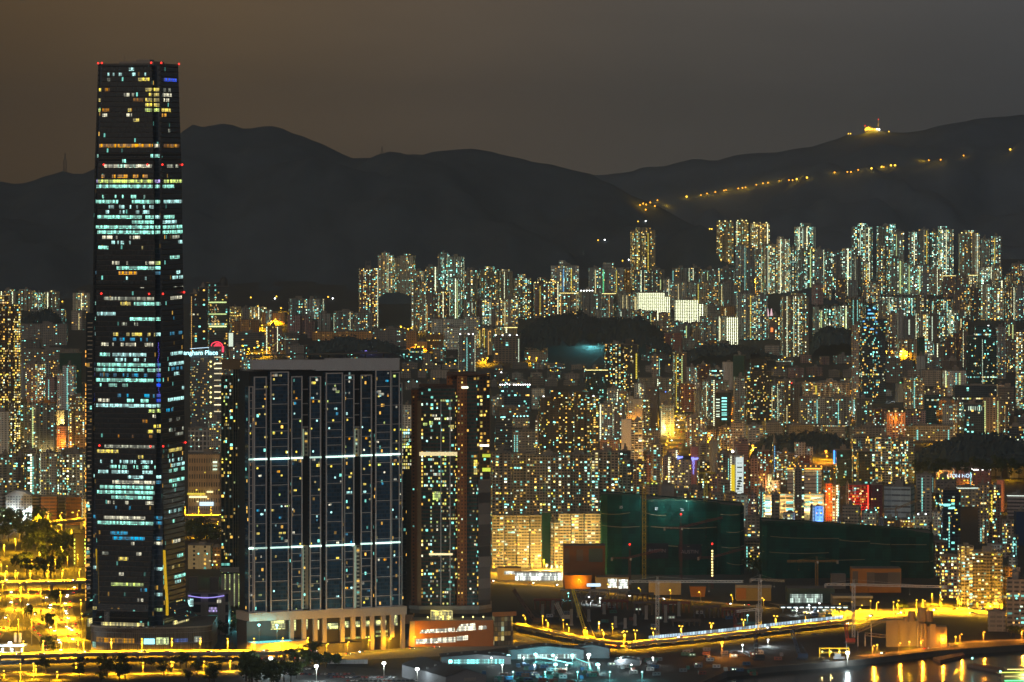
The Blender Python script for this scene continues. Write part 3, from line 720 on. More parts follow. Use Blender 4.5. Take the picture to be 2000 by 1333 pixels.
o_, A_, Y_, zb_, H_, P_ = building(700, 738, 525, 640, 'esk', 'brown tower with lit top floors and an open portal crown', 'centre estates', p='bays', rot=4, n=10)
q = MB()
for dx in (-6, 6): q.bar((dx, 8, H_), (dx * .7, 8, H_ + 16), .8)
q.bar((-4.5, 8, H_ + 13), (4.5, 8, H_ + 13), .7); q.build('portal_crown', M['tank'], o_)
# left and centre-left background
cluster('of the far left estate on the ridge foot', 'far left estate', [
 (-6, 38, 570, 608, 'est', {'crown': [(18, 25, 566)]}), (36, 67, 568, 608, 'est', {'crown': [(38, 54, 566)]}), (67, 84, 572, 608, 'esc'), (84, 116, 571, 608, 'est', {'lights': ('y', 1)})])
building(140, 175, 573, 614, 'est', 'lone tan slab standing close left of the supertall', 'far left estate', p='bays', rot=4)
cluster('of the small flats near the supertall, far left', 'far left small flats', [(102, 127, 604, 638, 'esg'), (139, 166, 608, 646, 'ind', {'c': [(154, 'w', 2)]}), (60, 82, 606, 640, 'slg')])
building(39, 130, 634, 676, 'low', 'long low dark block with amber windows under the left wooded hill', 'left low blocks', rot=2, d=20)
building(40, 78, 664, 690, 'low', 'low flat-roofed hall left of the green-netted tower', 'left low blocks', rot=0, d=30)
cluster('of the tan estate right of the domed tower', 'amber estates', [
 (448, 470, 600, 632, 'esy'), (470, 487, 602, 632, 'esg'), (487, 520, 600, 632, 'esy', {'lights': ('s', 1)}), (518, 533, 606, 634, 'esg')])
cluster('of the orange-lit terrace under the tan estate', 'amber estates', [
 (448, 466, 628, 652, 'org'), (466, 486, 625, 652, 'org'), (486, 506, 626, 652, 'org'), (512, 560, 612, 634, 'org')])
building(563, 596, 584, 624, 'esg', 'left half of the grey block above the yellow-lit slope', 'grey slope blocks', p='bays')
building(595, 634, 585, 624, 'esg', 'right half of the grey block above the yellow-lit slope', 'grey slope blocks', p='bays')
cluster('of the pinkish flats below the twin grey block', 'grey slope blocks', [(561, 586, 616, 656, 'pnk'), (586, 607, 618, 654, 'pnk'), (600, 615, 628, 662, 'pnk')])
building(620, 652, 614, 654, 'slg', 'grey office slab with bright yellow floor cluster, left part', 'grey slope blocks')
building(651, 690, 609, 654, 'slg', 'grey office slab beside the brown spired tower, middle part', 'grey slope blocks')
building(688, 727, 612, 655, 'slg', 'grey office slab at the foot of the spired tower', 'grey slope blocks')
building(610, 735, 648, 666, 'org', 'long low arcade lit orange below the grey office slabs', 'grey slope blocks', d=20, rot=1)
building(728, 795, 643, 678, 'low', 'long dark grey block right of the purple-lit canopy', 'grey slope blocks', d=24, rot=2)
building(455, 517, 650, 680, 'off', 'dark shop block with green lit sign beside the white sign panel', 'market blocks', rot=3, d=30)
building(517, 552, 638, 692, 'esk', 'brown office block with green and blue roof sign', 'market blocks', p='box', rot=4, n=12)
building(552, 582, 652, 694, 'low', 'dark block right of the brown block with green-blue sign', 'market blocks')
building(447, 478, 680, 742, 'esg', 'grey block with blue-white roof sign right of the red-domed hotel', 'market blocks', p='box', rot=3)
cluster('of the grey flats behind the curved apartment slab', 'market blocks', [(478, 492, 700, 742, 'esg'), (560, 600, 676, 712, 'low'), (440, 450, 700, 752, 'esg')])
# white institution and its court
building(842, 912, 624, 672, 'ply', 'wide white institution with lit cornice and dark left end', 'white institution', rot=4, d=26, n=4)
building(908, 937, 619, 676, 'ply', 'taller blank white block at right of the wide white institution', 'white institution', rot=4, n=2)
building(865, 898, 640, 684, 'ply', 'white block with a big dark panel in front of the white institution', 'white institution', rot=6, n=2)
building(833, 866, 654, 686, 'org', 'orange-lit block with two roof lamps left of the dark-panel block', 'white institution', lights=('s', 2), rot=3)
building(793, 816, 648, 684, 'org', 'orange-lit stepped block at far left of the white institution', 'white institution', rot=-8)
building(814, 834, 668, 688, 'org', 'low orange-lit block inside the court of the white institution', 'white institution')
building(894, 928, 655, 728, 'esg', 'slim grey tower with string of white stair lights and lit roof', 'white institution', c=[(912, 'c', 2.0)], lights=('w', 4), crown=[(898, 912, 643)], p='bays', rot=4, n=4)
cluster('of the yellow-lit slabs left of the wooded hill', 'yellow slabs', [
 (931, 950, 642, 686, 'esy', {'c': [(937, 'y', 2), (946, 'y', 2)]}), (950, 968, 643, 694, 'esy', {'c': [(954, 'o', 2)]}), (966, 984, 640, 680, 'esy', {'c': [(962, 'y', 2)]}), (984, 1010, 639, 680, 'esy', {'edge': 'y'})])
building(1024, 1070, 680, 706, 'ind', 'plain tan low block at left foot of the wooded hill', 'low blocks below hill', rot=3, n=0)
building(925, 952, 682, 712, 'low', 'green-grey office block between slim grey tower and patterned block', 'low blocks below hill', n=3)
cluster('of the teal-windowed offices below the white institution', 'low blocks below hill', [(780, 800, 684, 704, 'tel'), (800, 826, 682, 706, 'tel'), (826, 846, 692, 712, 'low'), (846, 872, 680, 708, 'ind'), (868, 895, 700, 716, 'tel')])
# patterned block
PATT = facade('facade_patterned', Wall=(.36, .29, .22), Glass=(.03, .03, .03), CW=5.2, CH=4.2, MU=.16, ML=.22, MH=.8, Lit=.07, Stair=0.0, Warm=.4, Strength=2.2, Band=.04, Gloss=.5)
building(961, 1016, 657, 710, 'ind', 'tan block with scattered square dark windows and lit white roof strip', 'low blocks below hill', mat=PATT, rot=4, lights=('w', 4), c=[(1013, 'k', 2.5)], n=4)
# ---- middle distance, centre
o_ = building(1052, 1169, 777, 892, 'blk', 'wide black apartment block with red-brown piers and lit roof, centre', 'middle blocks', p='bays', rot=3, n=60, crown=[(1075, 1109, 762), (1120, 1154, 765)], lights=('w', 6))[0]
NET_ = None
building(975, 1037, 754, 806, 'blu', 'blue-black slab with row of white roof lamps', 'middle blocks', p='bays', rot=2, lights=('w', 14), n=0)
building(1038, 1064, 760, 800, 'ply', 'small cream block behind the wide black apartment block', 'middle blocks', rot=4)
building(1143, 1187, 722, 800, 'tel', 'teal-dark tower with yellow roof line and tall white windows', 'middle blocks', p='bays', rot=4, edge='y', n=12, crown=[(1163, 1179, 714)])
building(1181, 1219, 673, 770, 'blk', 'black tower with yellow upper windows, left of a pair', 'middle blocks', p='bays', rot=3, n=18)
building(1219, 1247, 674, 770, 'blk', 'black tower with bright yellow right edge, right of a pair', 'middle blocks', p='bays', rot=-4, n=22, c=[(1243, 'y', 4, 690, 740)], crown=[(1222, 1238, 662)])
building(1273, 1290, 696, 750, 'esd', 'slim brown tower with white windowed right edge below red school', 'middle blocks', p='box', c=[(1288, 'c', 3)])
building(1314, 1341, 689, 800, 'esd', 'brown tower with two yellow window strings right of slim brown tower', 'middle blocks', p='bays', rot=6, c=[(1321, 'y', 1.8), (1332, 'l', 2.4)])
cluster('of the grey flats around the twin black towers', 'middle blocks', [
 (1248, 1312, 740, 790, 'slg'), (1186, 1216, 760, 810, 'esg'), (1170, 1198, 790, 862, 'esg'), (1198, 1222, 792, 862, 'esg', {'lights': ('c', 2)}), (1205, 1226, 765, 812, 'esd'), (1239, 1262, 750, 806, 'esg')])
building(1262, 1288, 757, 836, 'gbk', 'tall blank dark-grey wall tower left of blue-lamped block', 'middle blocks', p='box', rot=-12, mat=plain('blank_render', (.14, .12, .12), .9))
building(1288, 1312, 768, 812, 'gbk', 'small blank beige wall tower with two blue lamps at left', 'middle blocks', p='box', rot=6, lights=('b', 1))
building(1223, 1237, 775, 840, 'wht', 'narrow cream lit tower left of the blank grey wall', 'middle blocks', p='box', rot=4, n=8)
building(1236, 1256, 780, 840, 'gbk', 'blank grey wall tower behind the white block', 'middle blocks', p='box', rot=-4)
building(1255, 1270, 780, 846, 'esy', 'narrow orange-lit tower right of the blank grey wall', 'middle blocks', p='box', rot=4, n=10)
WHB = facade('facade_white_windows', Wall=(.72, .72, .74), Glass=(.02, .022, .03), CW=4.6, CH=3.3, MU=.1, ML=.2, MH=.78, Lit=.22, Stair=0, Warm=.9, Strength=1.7, Band=0, Gloss=.4)
o_, A_, Y_, zb_, H_, P_ = building(1232, 1257, 823, 905, 'wht', 'white block with blank left wall and dark gridded front, centre', 'middle blocks', p='box', rot=3, mat=WHB, n=12)
q = MB(); q.box(-(1244.5 - 1223.5) * Y_ / F, 9, -3, 19.5 * Y_ / F, 16, H_ + 5.2); q.build('blank_wall', M['white'], o_)
building(1289, 1317, 792, 852, 'wht', 'pale block with floodlit white left edge beside the golden road', 'middle blocks', p='bays', rot=5, c=[(1292, 'w', 3.5, 800, 850)], n=12, lamp=((-.3, .3, 8, 'y', 40000), (.3, .2, 8, 's', 40000)))  # floodlit left edge imitated by a glowing strip
cluster('of the grey towers right of the golden road', 'middle blocks', [
 (1356, 1373, 765, 830, 'gbk'), (1372, 1399, 743, 832, 'esg', {'c': [(1380, 'w', 2.2)]}), (1359, 1370, 748, 800, 'gbk'), (1329, 1357, 750, 806, 'red')])
o_, A_, Y_, zb_, H_, P_ = building(1398, 1428, 767, 842, 'off', 'black office block with stacked white-lit floors', 'middle blocks', p='box', rot=3, n=0, mat=facade('facade_black_office', Wall=(.03, .035, .04), Glass=(.015, .02, .025), Lit=0.0, Stair=0.0, Strength=1.0))
for i, y in enumerate((778, 784, 790, 795, 801, 807, 811, 819)):
 z = pw(0, y, Y_).z - zb_
 link(PANE['c'], 'lit_floor', o_, ((1414.5 - 1413) * Y_ / F, -.4, z), R(3), (10 * Y_ / F, .4, 2.4))
 if i < 7: link(PANE['k'], 'lit_floor', o_, ((1402 - 1413) * Y_ / F, -.9, z - 2), R(3), (7 * Y_ / F, .4, 1.4))
building(1386, 1412, 722, 768, 'off', 'grey office block with white-lit window rows above the black office', 'middle blocks', rot=3, n=22)
cluster('of the mid-rise mix behind the black office block', 'middle blocks', [
 (1340, 1362, 718, 764, 'esg'), (1362, 1388, 713, 760, 'red'), (1411, 1432, 708, 768, 'gbk'), (1398, 1424, 745, 790, 'esg')])
building(1432, 1458, 695, 762, 'net', 'dark green-netted tower left of the yellow-windowed black tower', 'middle blocks', p='box')
building(1433, 1459, 738, 834, 'esg', 'grey tower with pale balconies left of the yellow-windowed black tower', 'middle blocks', p='bays', n=10)
o_, A_, Y_, zb_, H_, P_ = building(1457, 1507, 727, 840, 'blk', 'broad black tower with many yellow windows and stepped top', 'middle blocks', p='bays', rot=3, n=60, crown=[(1467, 1497, 702)])
cluster('of the grey row right of the broad black tower', 'middle blocks', [
 (1507, 1520, 750, 832, 'esg', {'c': [(1508, 'w', 1.5)]}), (1520, 1533, 760, 832, 'esg'), (1531, 1562, 751, 838, 'esd', {'c': [(1537, 'w', 2, 790, 830)], 'lights': ('r', 1)})])
building(1562, 1611, 777, 842, 'slg', 'grey slab with white stair lights, left of the two', 'middle blocks', c=[(1596, 'c', 2)], n=16, p='bays', rot=2)
building(1611, 1664, 778, 842, 'slg', 'grey slab with white stair lights, right of the two', 'middle blocks', c=[(1638, 'c', 2)], n=16, p='bays', rot=-2)
building(1570, 1661, 748, 808, 'slb', 'tan slab with bright yellow stairwells above the two grey slabs', 'middle blocks', c=[(1594, 'y', 4, 752, 771), (1637, 'y', 4, 752, 773)], n=16, p='bays', rot=2)
building(1664, 1672, 774, 812, 'wht', 'narrow white wall with cyan stair strip right of the grey slabs', 'middle blocks', c=[(1668, 'c', 2.5)], p='box')
building(1672, 1704, 780, 842, 'slg', 'olive grey block right of the cyan stair strip', 'middle blocks', n=12, p='bays', rot=4)
cluster('above the dark park', 'middle low row', [
 (1456, 1490, 832, 870, 'ind'), (1490, 1530, 826, 862, 'low'), (1530, 1590, 832, 862, 'low'), (1590, 1660, 832, 860, 'low'), (1656, 1732, 836, 860, 'low')])
# blue-crowned tower
o_, A_, Y_, zb_, H_, P_ = building(1681, 1730, 624, 792, 'blu', 'blue-black glass tower with a blue-lit stepped crown', 'high towers on the right', p='bays', rot=4, n=40)
BLG = glowing('blue_led', (.06, .14, 1), 2.2, var=.6)
for (a0, a1, t0, t1) in ((1691, 1714, 598, 624), (1694, 1709, 594, 598)):
 q = MB(); q.box(((a0 + a1) / 2 - 1705.5) * Y_ / F, 12, H_ if t0 > 595 else pw(0, 598, Y_).z - zb_, (a1 - a0) * Y_ / F, 16, (t1 - t0) * Y_ / F); q.build('crown_block', style_mat('blu'), o_)
for (a, y, w_) in ((1698, 606, 5), (1709, 603, 4), (1700, 613, 10), (1694, 622, 4), (1707, 621, 6), (1687, 628, 4), (1697, 632, 8), (1711, 629, 5), (1690, 640, 6), (1703, 643, 8), (1697, 656, 3), (1712, 650, 3), (1709, 604, 2)):
 X = (a - 1705.5) * Y_ / F; fr = front(P_, X) or (0, 0)
 link(PANE['b'], 'blue_light', o_, (X, fr[0] - .3 if y > 624 else 3.4, pw(0, y, Y_).z - zb_), 0, (w_ * Y_ / F, .5, 2.2))
building(1664, 1682, 634, 786, 'esd', 'tan-brown tower close left of the blue-crowned tower', 'high towers on the right', p='box', rot=4)
o_, A_, Y_, zb_, H_, P_ = building(1890, 1947, 657, 772, 'tel', 'green-black tower with beaded centre line and green roof lamp', 'high towers on the right', p='bays', rot=3, n=40, c=[(1915.5, 'k', 1.2), (1919, 'k', 1.2)], crown=[(1905, 1936, 637)])
q = MB(); q.ball(((1931 - 1918.5) * Y_ / F, 6, H_ + 17), 1.8, 8); q.build('roof_floodlight', LM['w'], o_)
q = MB(); q.box(6, 6.5, H_ + 14.6, 14, .6, 3); q.build('green_lit_parapet', LM['g'], o_)
building(1963, 1985, 627, 730, 'esd', 'brown tower with three bright yellow top strips, near right edge', 'high towers on the right', c=[(1971, 'l', 3.2, 634, 656), (1978.5, 'l', 3.2, 632, 662)], p='bays', n=6)
building(1947, 1965, 640, 742, 'esg', 'grey tower right of the green-black tower', 'high towers on the right', p='bays', n=6)
building(1985, 2008, 650, 800, 'est', 'tan tower cut by the right edge with cyan windows', 'high towers on the right', p='bays', n=14)
# right middle distance
cluster('left of the green-black tower', 'right middle blocks', [
 (1735, 1752, 656, 700, 'esk'), (1752, 1792, 664, 702, 'slb'), (1792, 1806, 660, 716, 'net'), (1806, 1826, 668, 718, 'esg', {'c': [(1824, 'c', 2)]}), (1826, 1846, 672, 722, 'esd'), (1846, 1868, 660, 724, 'esk'), (1862, 1878, 652, 720, 'red'), (1878, 1890, 650, 720, 'esk')])
cluster('left of the green-white block', 'right middle blocks', [
 (1730, 1760, 700, 752, 'low', {'lights': ('c', 2)}), (1760, 1790, 706, 740, 'low'), (1790, 1812, 696, 740, 'gbk'), (1812, 1838, 700, 744, 'esg'), (1773, 1800, 724, 752, 'ind'), (1800, 1842, 724, 760, 'ind'), (1842, 1882, 706, 760, 'gbk', {'mat': plain('dull_brown', (.13, .11, .10), .9)})])
building(1843, 1887, 725, 780, 'wht', 'greenish-white block with cyan and lime stair strips', 'right middle blocks', c=[(1848, 'l', 3), (1867.5, 'c', 3, 728, 752), (1874.5, 'l', 4, 728, 752)], p='box', rot=3, n=4)
building(1767, 1806, 738, 800, 'slb', 'tan block with white stair lights and amber windows', 'right middle blocks', c=[(1786, 'c', 2.4)], p='bays', n=18, rot=4)
building(1750, 1768, 750, 790, 'gbk', 'plain grey wall block with two green lamps', 'right middle blocks', p='box', lights=('g', 1))
building(1864, 1947, 754, 800, 'blu', 'wide blue-black low office right of the green-white block', 'right middle blocks', rot=2, d=30, n=2)
building(1947, 1962, 752, 790, 'ply', 'narrow pale wall beside the wide blue-black office', 'right middle blocks', n=0)
building(1950, 1986, 757, 812, 'off', 'dark office with a domed roof line near right edge', 'right middle blocks', n=10)
building(1806, 1836, 772, 830, 'tel', 'dark green terrace block left of the orange-lit low block', 'right middle blocks', n=2)
building(1830, 1864, 782, 812, 'org', 'orange-lit stepped low block beside a dark tower', 'right middle blocks', rot=8, n=2)
building(1730, 1769, 806, 864, 'pnk', 'peach block with three bright roof lamps', 'right middle blocks', lights=('y', 3), p='bays', rot=4, n=8, lamp=((0, .8, 8, 'o', 16000),))
building(1769, 1810, 804, 850, 'pnk', 'peach block with a bright roof lamp, right neighbour', 'right middle blocks', lights=('y', 1), p='bays', rot=-4, n=8)
building(1704, 1732, 800, 850, 'red', 'dull red block left of the peach block', 'right middle blocks', p='bays', n=8)
building(1745, 1866, 832, 862, 'ind', 'long low flats with white stair lights above dark park', 'right middle blocks', rot=2, d=22, n=14, c=[(1767, 'c', 4), (1792, 'c', 4), (1853, 'c', 3)])
building(1841, 1866, 790, 860, 'gbk', 'grey blank-faced tower left of the slit-windowed dark tower', 'right middle blocks', p='box', n=6, mat=style_mat('esg'))
building(1864, 1883, 787, 866, 'esd', 'brown tower edged with yellow stair lights, left of slit-windowed tower', 'right middle blocks', p='box', c=[(1882, 'l', 3, 800, 852)], n=4)
o_, A_, Y_, zb_, H_, P_ = building(1881, 1923, 790, 868, 'blu', 'blue-black tower with white slit windows near its top', 'right middle blocks', p='box', rot=2, n=4)
for i in range(7): link(PANE['k'], 'slit_window', o_, ((1892 + 4.2 * i - 1902) * Y_ / F, -.4 + .035 * (i - 3) * 3, pw(0, 798, Y_).z - zb_), R(2), (1.1, .3, 6))
building(1921, 1953, 778, 868, 'esd', 'brown tower with yellow stair lights down both edges', 'right middle blocks', p='box', rot=-3, c=[(1924, 'l', 3), (1949, 'l', 2)], n=2)
building(1953, 1972, 792, 860, 'esd', 'dull brown flats right of the twin-edged brown tower', 'right middle blocks', p='bays', n=8)
building(1969, 2008, 834, 905, 'blu', 'dark glass block with yellow windows cut by the right edge', 'right middle blocks', p='box', n=22)
# ---- near city, right
BLW = facade('facade_white_frame', Wall=(.34, .38, .44), Glass=(.02, .035, .055), CW=3.2, CH=3.2, MU=.07, ML=.16, MH=.84, Lit=.20, Stair=0, Warm=.6, Strength=2.0, Band=0, Gloss=.3)
for x0, x1, yt, lb in ((1664, 1708, 853, 'left of three'), (1709, 1740, 855, 'middle of three'), (1741, 1786, 860, 'right of three')):
 building(x0, x1, yt, 945, 'blu', 'blue-white framed apartment tower, %s in front of dark park' % lb, 'three framed towers', mat=BLW, n=26, p='bays', rot=3, kind='residential_tower', cat='apartment tower')
o_, A_, Y_, zb_, H_, P_ = building(1630, 1664, 880, 950, 'tel', 'teal-black glass tower with a blue neon left edge', 'near city right', p='box', rot=12, n=6)
q = MB(); q.box(-(16.2) * Y_ / F, front(P_, -15.6 * Y_ / F)[0] - .5, H_ * .62, 2.2, .6, H_ * .36); q.build('neon_edge', glowing('neon_blue', (.05, .28, 1), 2.6, var=.3), o_)
building(1675, 1700, 882, 950, 'tel', 'dark green glass wing with a lit ring, right of the neon-edged tower', 'near city right', rot=4, n=3)
building(1609, 1622, 920, 960, 'tel', 'small teal-lit block between orange-rimmed block and neon-edged tower', 'near city right', n=5)
# orange-rimmed department block and podium
WWL = facade('facade_white_lines', Wall=(.62, .55, .46), Glass=(.12, .10, .08), CW=30, CH=4.2, MU=.0, ML=.40, MH=.62, Lit=.0, Stair=0, Warm=.6, Strength=0, Band=0, Gloss=.6)
o_, A_, Y_, zb_, H_, P_ = building(1538, 1609, 914, 1004, 'ply', 'cream block with glowing orange roof rim and white stair lights', 'near city right', p='box', rot=-5, mat=WWL, c=[(1596.5, 'c', 3.4)], edge='o', lights=('o', 7), d=34, lamp=((-.35, .35, 9, 'y', 60000), (.1, .3, 9, 'y', 60000), (.4, .35, 9, 'y', 50000)))
building(1493, 1611, 966, 1006, 'ply', 'wide pinkish podium with orange roof lamps and white shop floors', 'near city right', p='box', rot=0, d=16, lights=('o', 6), n=0, lamp=((-.3, .5, 12, 'y', 40000), (.3, .4, 12, 'y', 60000)), mat=facade('facade_podium', Wall=(.46, .30, .22), Glass=(.1, .1, .1), CW=12, CH=4.5, MU=.04, ML=.2, MH=.75, Lit=.45, Stair=0, Warm=.05, Strength=1.5, Band=.15, Gloss=.6))
for px, w_, ys_ in ((1499, 11, (978, 983, 988, 993, 998)), (1542, 14, (983, 994)), (1580, 16, (981, 991)), (1602, 8, (982,))):
 for y in ys_:
  link(PANE['c'], 'shop_window', BLD[-1][5], ((px - 1552) * BLD[-1][4] / F, -.3, pw(0, y, BLD[-1][4]).z - 3), 0, (w_ * BLD[-1][4] / F, .4, 1.9))
building(1551, 1571, 917, 1022, 'pnk', 'slim brown-pink tower standing in front of the orange-rimmed block', 'near city right', p='box', rot=3, n=3, mat=style_mat('esd'))
building(1507, 1525, 968, 1020, 'ind', 'slim grey flats in front of the white shop floors', 'near city right', n=3)
building(1482, 1494, 955, 1010, 'esg', 'narrow blue-grey block with cyan stair string', 'near city right', c=[(1490, 'c', 2)], p='box', n=2)
building(1480, 1503, 881, 962, 'red', 'brick tower with white windows left of the cyan LED mast', 'near city right', p='bays', n=12, rot=4)
building(1494, 1508, 927, 962, 'wht', 'small bright white block below the brick tower, left', 'near city right', n=6, p='box', lamp=((0, .5, 9, 'y', 30000),))
building(1508, 1526, 940, 962, 'pnk', 'small pink-white low block beside the bright white block', 'near city right', n=3, p='box')
building(1509, 1517, 866, 960, 'blk', 'very thin dark tower with full-height cyan light string', 'near city right', c=[(1513, 'b', 2.2, 866, 922)], p='box', n=0)
building(1517, 1553, 887, 950, 'slb', 'tan slab with amber windows right of the cyan light string', 'near city right', p='bays', n=14, rot=2, lights=('o', 1))
o_, A_, Y_, zb_, H_, P_ = building(1560, 1588, 890, 950, 'red', 'brown block carrying a pale round tower on its left', 'near city right', p='box', n=6)
q = MB(); q.cyl(-7, 4, H_, 7.0, (890 - 864) * Y_ / F, 16, 0, None, 1); q.cyl(4, 6, H_, 5.4, (890 - 873) * Y_ / F, 16, 0, None, 1); q.build('round_tower', [style_mat('wht'), M['roof']], o_)
building(1611, 1625, 945, 1018, 'pnk', 'slim tower washed in orange-red light beside dark slab', 'near city right', p='box', rot=4, n=8, lamp=((0, .3, 9, 'o', 15000), (0, .75, 9, 'o', 15000)), mat=facade('facade_orange_red', Wall=(.62, .16, .06), Glass=(.1, .04, .03), CW=2.4, CH=3.0, MU=.22, ML=.3, MH=.75, Lit=.12, Stair=0, Warm=1, Strength=1.8, Band=0, Gloss=.6))  # orange-red light is put into the wall colour
building(1625, 1641, 948, 1018, 'esg', 'grey slab with white stair lights right of the orange-red tower', 'near city right', c=[(1638, 'c', 3)], p='box', rot=-3, n=2)
o_, A_, Y_, zb_, H_, P_ = building(1658, 1697, 948, 1012, 'red', 'red-lit shop block with rows of bright windows', 'near city right', p='box', rot=2, n=22, lamp=((.2, .2, 8, 'r', 7000), (-.2, .6, 9, 'r', 5000)), mat=facade('facade_red_light_paint', Wall=(.42, .03, .03), Glass=(.10, .02, .02), CW=2.6, CH=3.4, MU=.08, ML=.2, MH=.8, Lit=.34, Stair=0, Warm=.9, Strength=1.0, Band=.0, Gloss=.5))  # red light is put into the wall colour
q = MB(); q.box(18.0 * Y_ / F, -.7, 0, 1.6, .6, H_); q.build('red_neon', glowing('red_neon', (1, .06, .03), 1.6, var=.4), o_)
q = MB(); q.box(8 * Y_ / F, -1.0, H_ * .12, 14 * Y_ / F, .6, 4.5); q.build('lit_shopfront', glowing('orange_shopfront', (1, .42, .10), 2.0, var=.5), o_)
building(1697, 1724, 948, 1012, 'prp', 'plum-dark block right of the red-lit shop block', 'near city right', p='box', n=5)
building(1652, 1660, 948, 990, 'wht', 'narrow pale frame tower left of the red-lit shop block', 'near city right', p='box', n=0)
IND = facade('facade_industrial', Wall=(.36, .40, .38), Glass=(.13, .14, .14), CW=10, CH=6.4, MU=.02, ML=.0, MH=.30, Lit=0, Stair=0, Warm=.5, Strength=0, Band=0, Gloss=.6)
o_, A_, Y_, zb_, H_, P_ = building(1728, 1791, 952, 1024, 'ind', 'grey banded warehouse block without windows', 'near city right', p='box', rot=-16, mat=IND, n=0, d=30)
building(1590, 1608, 990, 1030, 'wht', 'small block with a blue-lit front above the right green net', 'near city right', p='box', rot=4, n=4, lamp=((0, .35, 8, 'b', 16000), (0, .8, 8, 'b', 12000)), mat=facade('facade_blue_lit', Wall=(.30, .44, .75), Glass=(.03, .03, .06), CW=3.4, CH=4, MU=.25, ML=.3, MH=.7, Lit=.2, Stair=0, Warm=.1, Strength=2, Band=0, Gloss=.5))  # blue light is put into the wall colour
building(1583, 1591, 989, 1030, 'ind', 'narrow olive wall left of the blue-lit front', 'near city right', n=0)
cluster('just above the right net', 'near low flats', [
 (1530, 1554, 1003, 1034, 'ply'), (1646, 1684, 990, 1034, 'ind', {'n': 6}), (1684, 1720, 1000, 1034, 'ply', {'lights': ('c', 2)}), (1720, 1760, 1014, 1040, 'low', {'lights': ('c', 2)}), (1760, 1790, 1016, 1044, 'org', {'lights': ('c', 1)}), (1786, 1816, 1008, 1046, 'ply', {'lights': ('w', 2)}), (1636, 1650, 1012, 1036, 'low')])
GWH = facade('facade_grey_hotel', Wall=(.40, .38, .36), Glass=(.04, .04, .04), CW=4.2, CH=3.6, MU=.2, ML=.35, MH=.72, Lit=.03, Stair=0, Warm=.6, Strength=1.6, Band=0, Gloss=.5)
o_, A_, Y_, zb_, H_, P_ = building(1790, 1826, 928, 1020, 'hot', 'grey-white block with two cyan stair strings, left face', 'near city right', p='box', rot=-14, mat=GWH, c=[(1801.5, 'c', 2.6), (1823, 'c', 2.6)], n=2)
building(1826, 1868, 938, 1012, 'hot', 'grey-white lower block with planted roof terrace lamps', 'near city right', p='box', rot=3, mat=GWH, lights=('l', 4), n=4)
building(1830, 1863, 920, 966, 'org', 'peach-lit block left of the plum hotel', 'near city right', p='box', rot=2, n=4, lamp=((-.2, .6, 9, 'y', 30000),))
EATON = building(1863, 1901, 917, 968, 'prp', 'plum hotel block with pale blue rooftop sign lettering', 'near city right', p='box', rot=2, n=4, c=[(1896, 'c', 2.6)])
building(1901, 1936, 916, 972, 'prp', 'maroon block with white lit roof edge beside the plum hotel', 'near city right', p='box', rot=2, n=8, edge='w')
building(1929, 1956, 892, 930, 'gbk', 'plain grey box building standing against the dark park', 'near city right', p='box', rot=4)
building(1971, 2006, 897, 934, 'gbk', 'plain grey box building at the right edge by the dark park', 'near city right', p='box', rot=4)
building(1868, 1912, 952, 990, 'ply', 'pale office block with white-lit top floor', 'near city right', p='box', rot=4, edge='k', n=6)
o_, A_, Y_, zb_, H_, P_ = building(1838, 1876, 958, 1075, 'blu', 'dark tower with open pyramid frame on its roof', 'near city right', p='box', rot=6, n=20, c=[(1854, 'c', 2.6, 1008, 1070)])
q = MB(); w2 = 15 * Y_ / F
for sx in (-1, 1):
 for sy in (-1, 1): q.bar((sx * w2, 9 + sy * 8, H_), (0, 9, H_ + 16 * Y_ / F), .5)
for k_ in (.3, .62): q.box(0, 9, H_ + 16 * Y_ / F * k_, 2 * w2 * (1 - k_), 16 * (1 - k_), .6)
q.build('pyramid_frame', M['tank'], o_)
for y in (986, 988, 993): link(PANE['c'], 'lit_floor', o_, (-6 + (y - 986), front(P_, -6)[0] - .3, pw(0, y, Y_).z - zb_), R(6), (12 if y == 986 else 7, .4, 1.6))
building(1911, 1933, 948, 1062, 'esd', 'brown tower left of the amber-windowed tower', 'near city right', p='bays', n=8, c=[(1916, 'c', 3, 1026, 1058)])
building(1932, 1957, 950, 1060, 'esk', 'dark tower with a run of amber windows up its middle', 'near city right', p='bays', n=8, c=[(1937, 'y', 4, 962, 1020)])
building(1947, 1964, 938, 1000, 'pnk', 'pink slab wall behind the amber-windowed tower', 'near city right', p='box', n=0, mat=facade('facade_pink_wall', Wall=(.40, .17, .18), Glass=(.3, .13, .13), CW=8, CH=3, MU=.4, ML=.4, MH=.6, Lit=0, Stair=0, Warm=0, Strength=0, Band=0, Gloss=.8))
building(1968, 2008, 967, 1012, 'ply', 'pale slab outlined by white horizontal light lines, right edge', 'near city right', p='box', n=0, mat=facade('facade_outlined', Wall=(.55, .48, .48), Glass=(.05, .04, .04), CW=20, CH=4, MU=.0, ML=.3, MH=.75, Lit=0, Stair=0, Warm=0, Strength=0, Band=0, Gloss=.7), edge='k', rot=-10)
building(1983, 2008, 1000, 1066, 'net', 'tower wrapped in blue netting at the right edge', 'near city right', p='box', mat=plain('blue_net', (.02, .05, .13), .9), rot=3)
building(1957, 1983, 1018, 1090, 'esd', 'brown flats with grey top floors between amber tower and blue netting', 'near city right', p='bays', n=12)
building(1974, 1990, 1048, 1094, 'esg', 'grey block with two cyan window strings near the right edge', 'near city right', p='box', c=[(1979, 'c', 2.6), (1985, 'c', 2.6)], n=2)
building(1823, 1837, 1000, 1046, 'wht', 'white-lit small block left of the dark pyramid-framed tower', 'near city right', p='box', n=4)
building(1822, 1838, 964, 1040, 'blk', 'narrow dark tower with vertical sign panel', 'near city right', p='box', n=4)
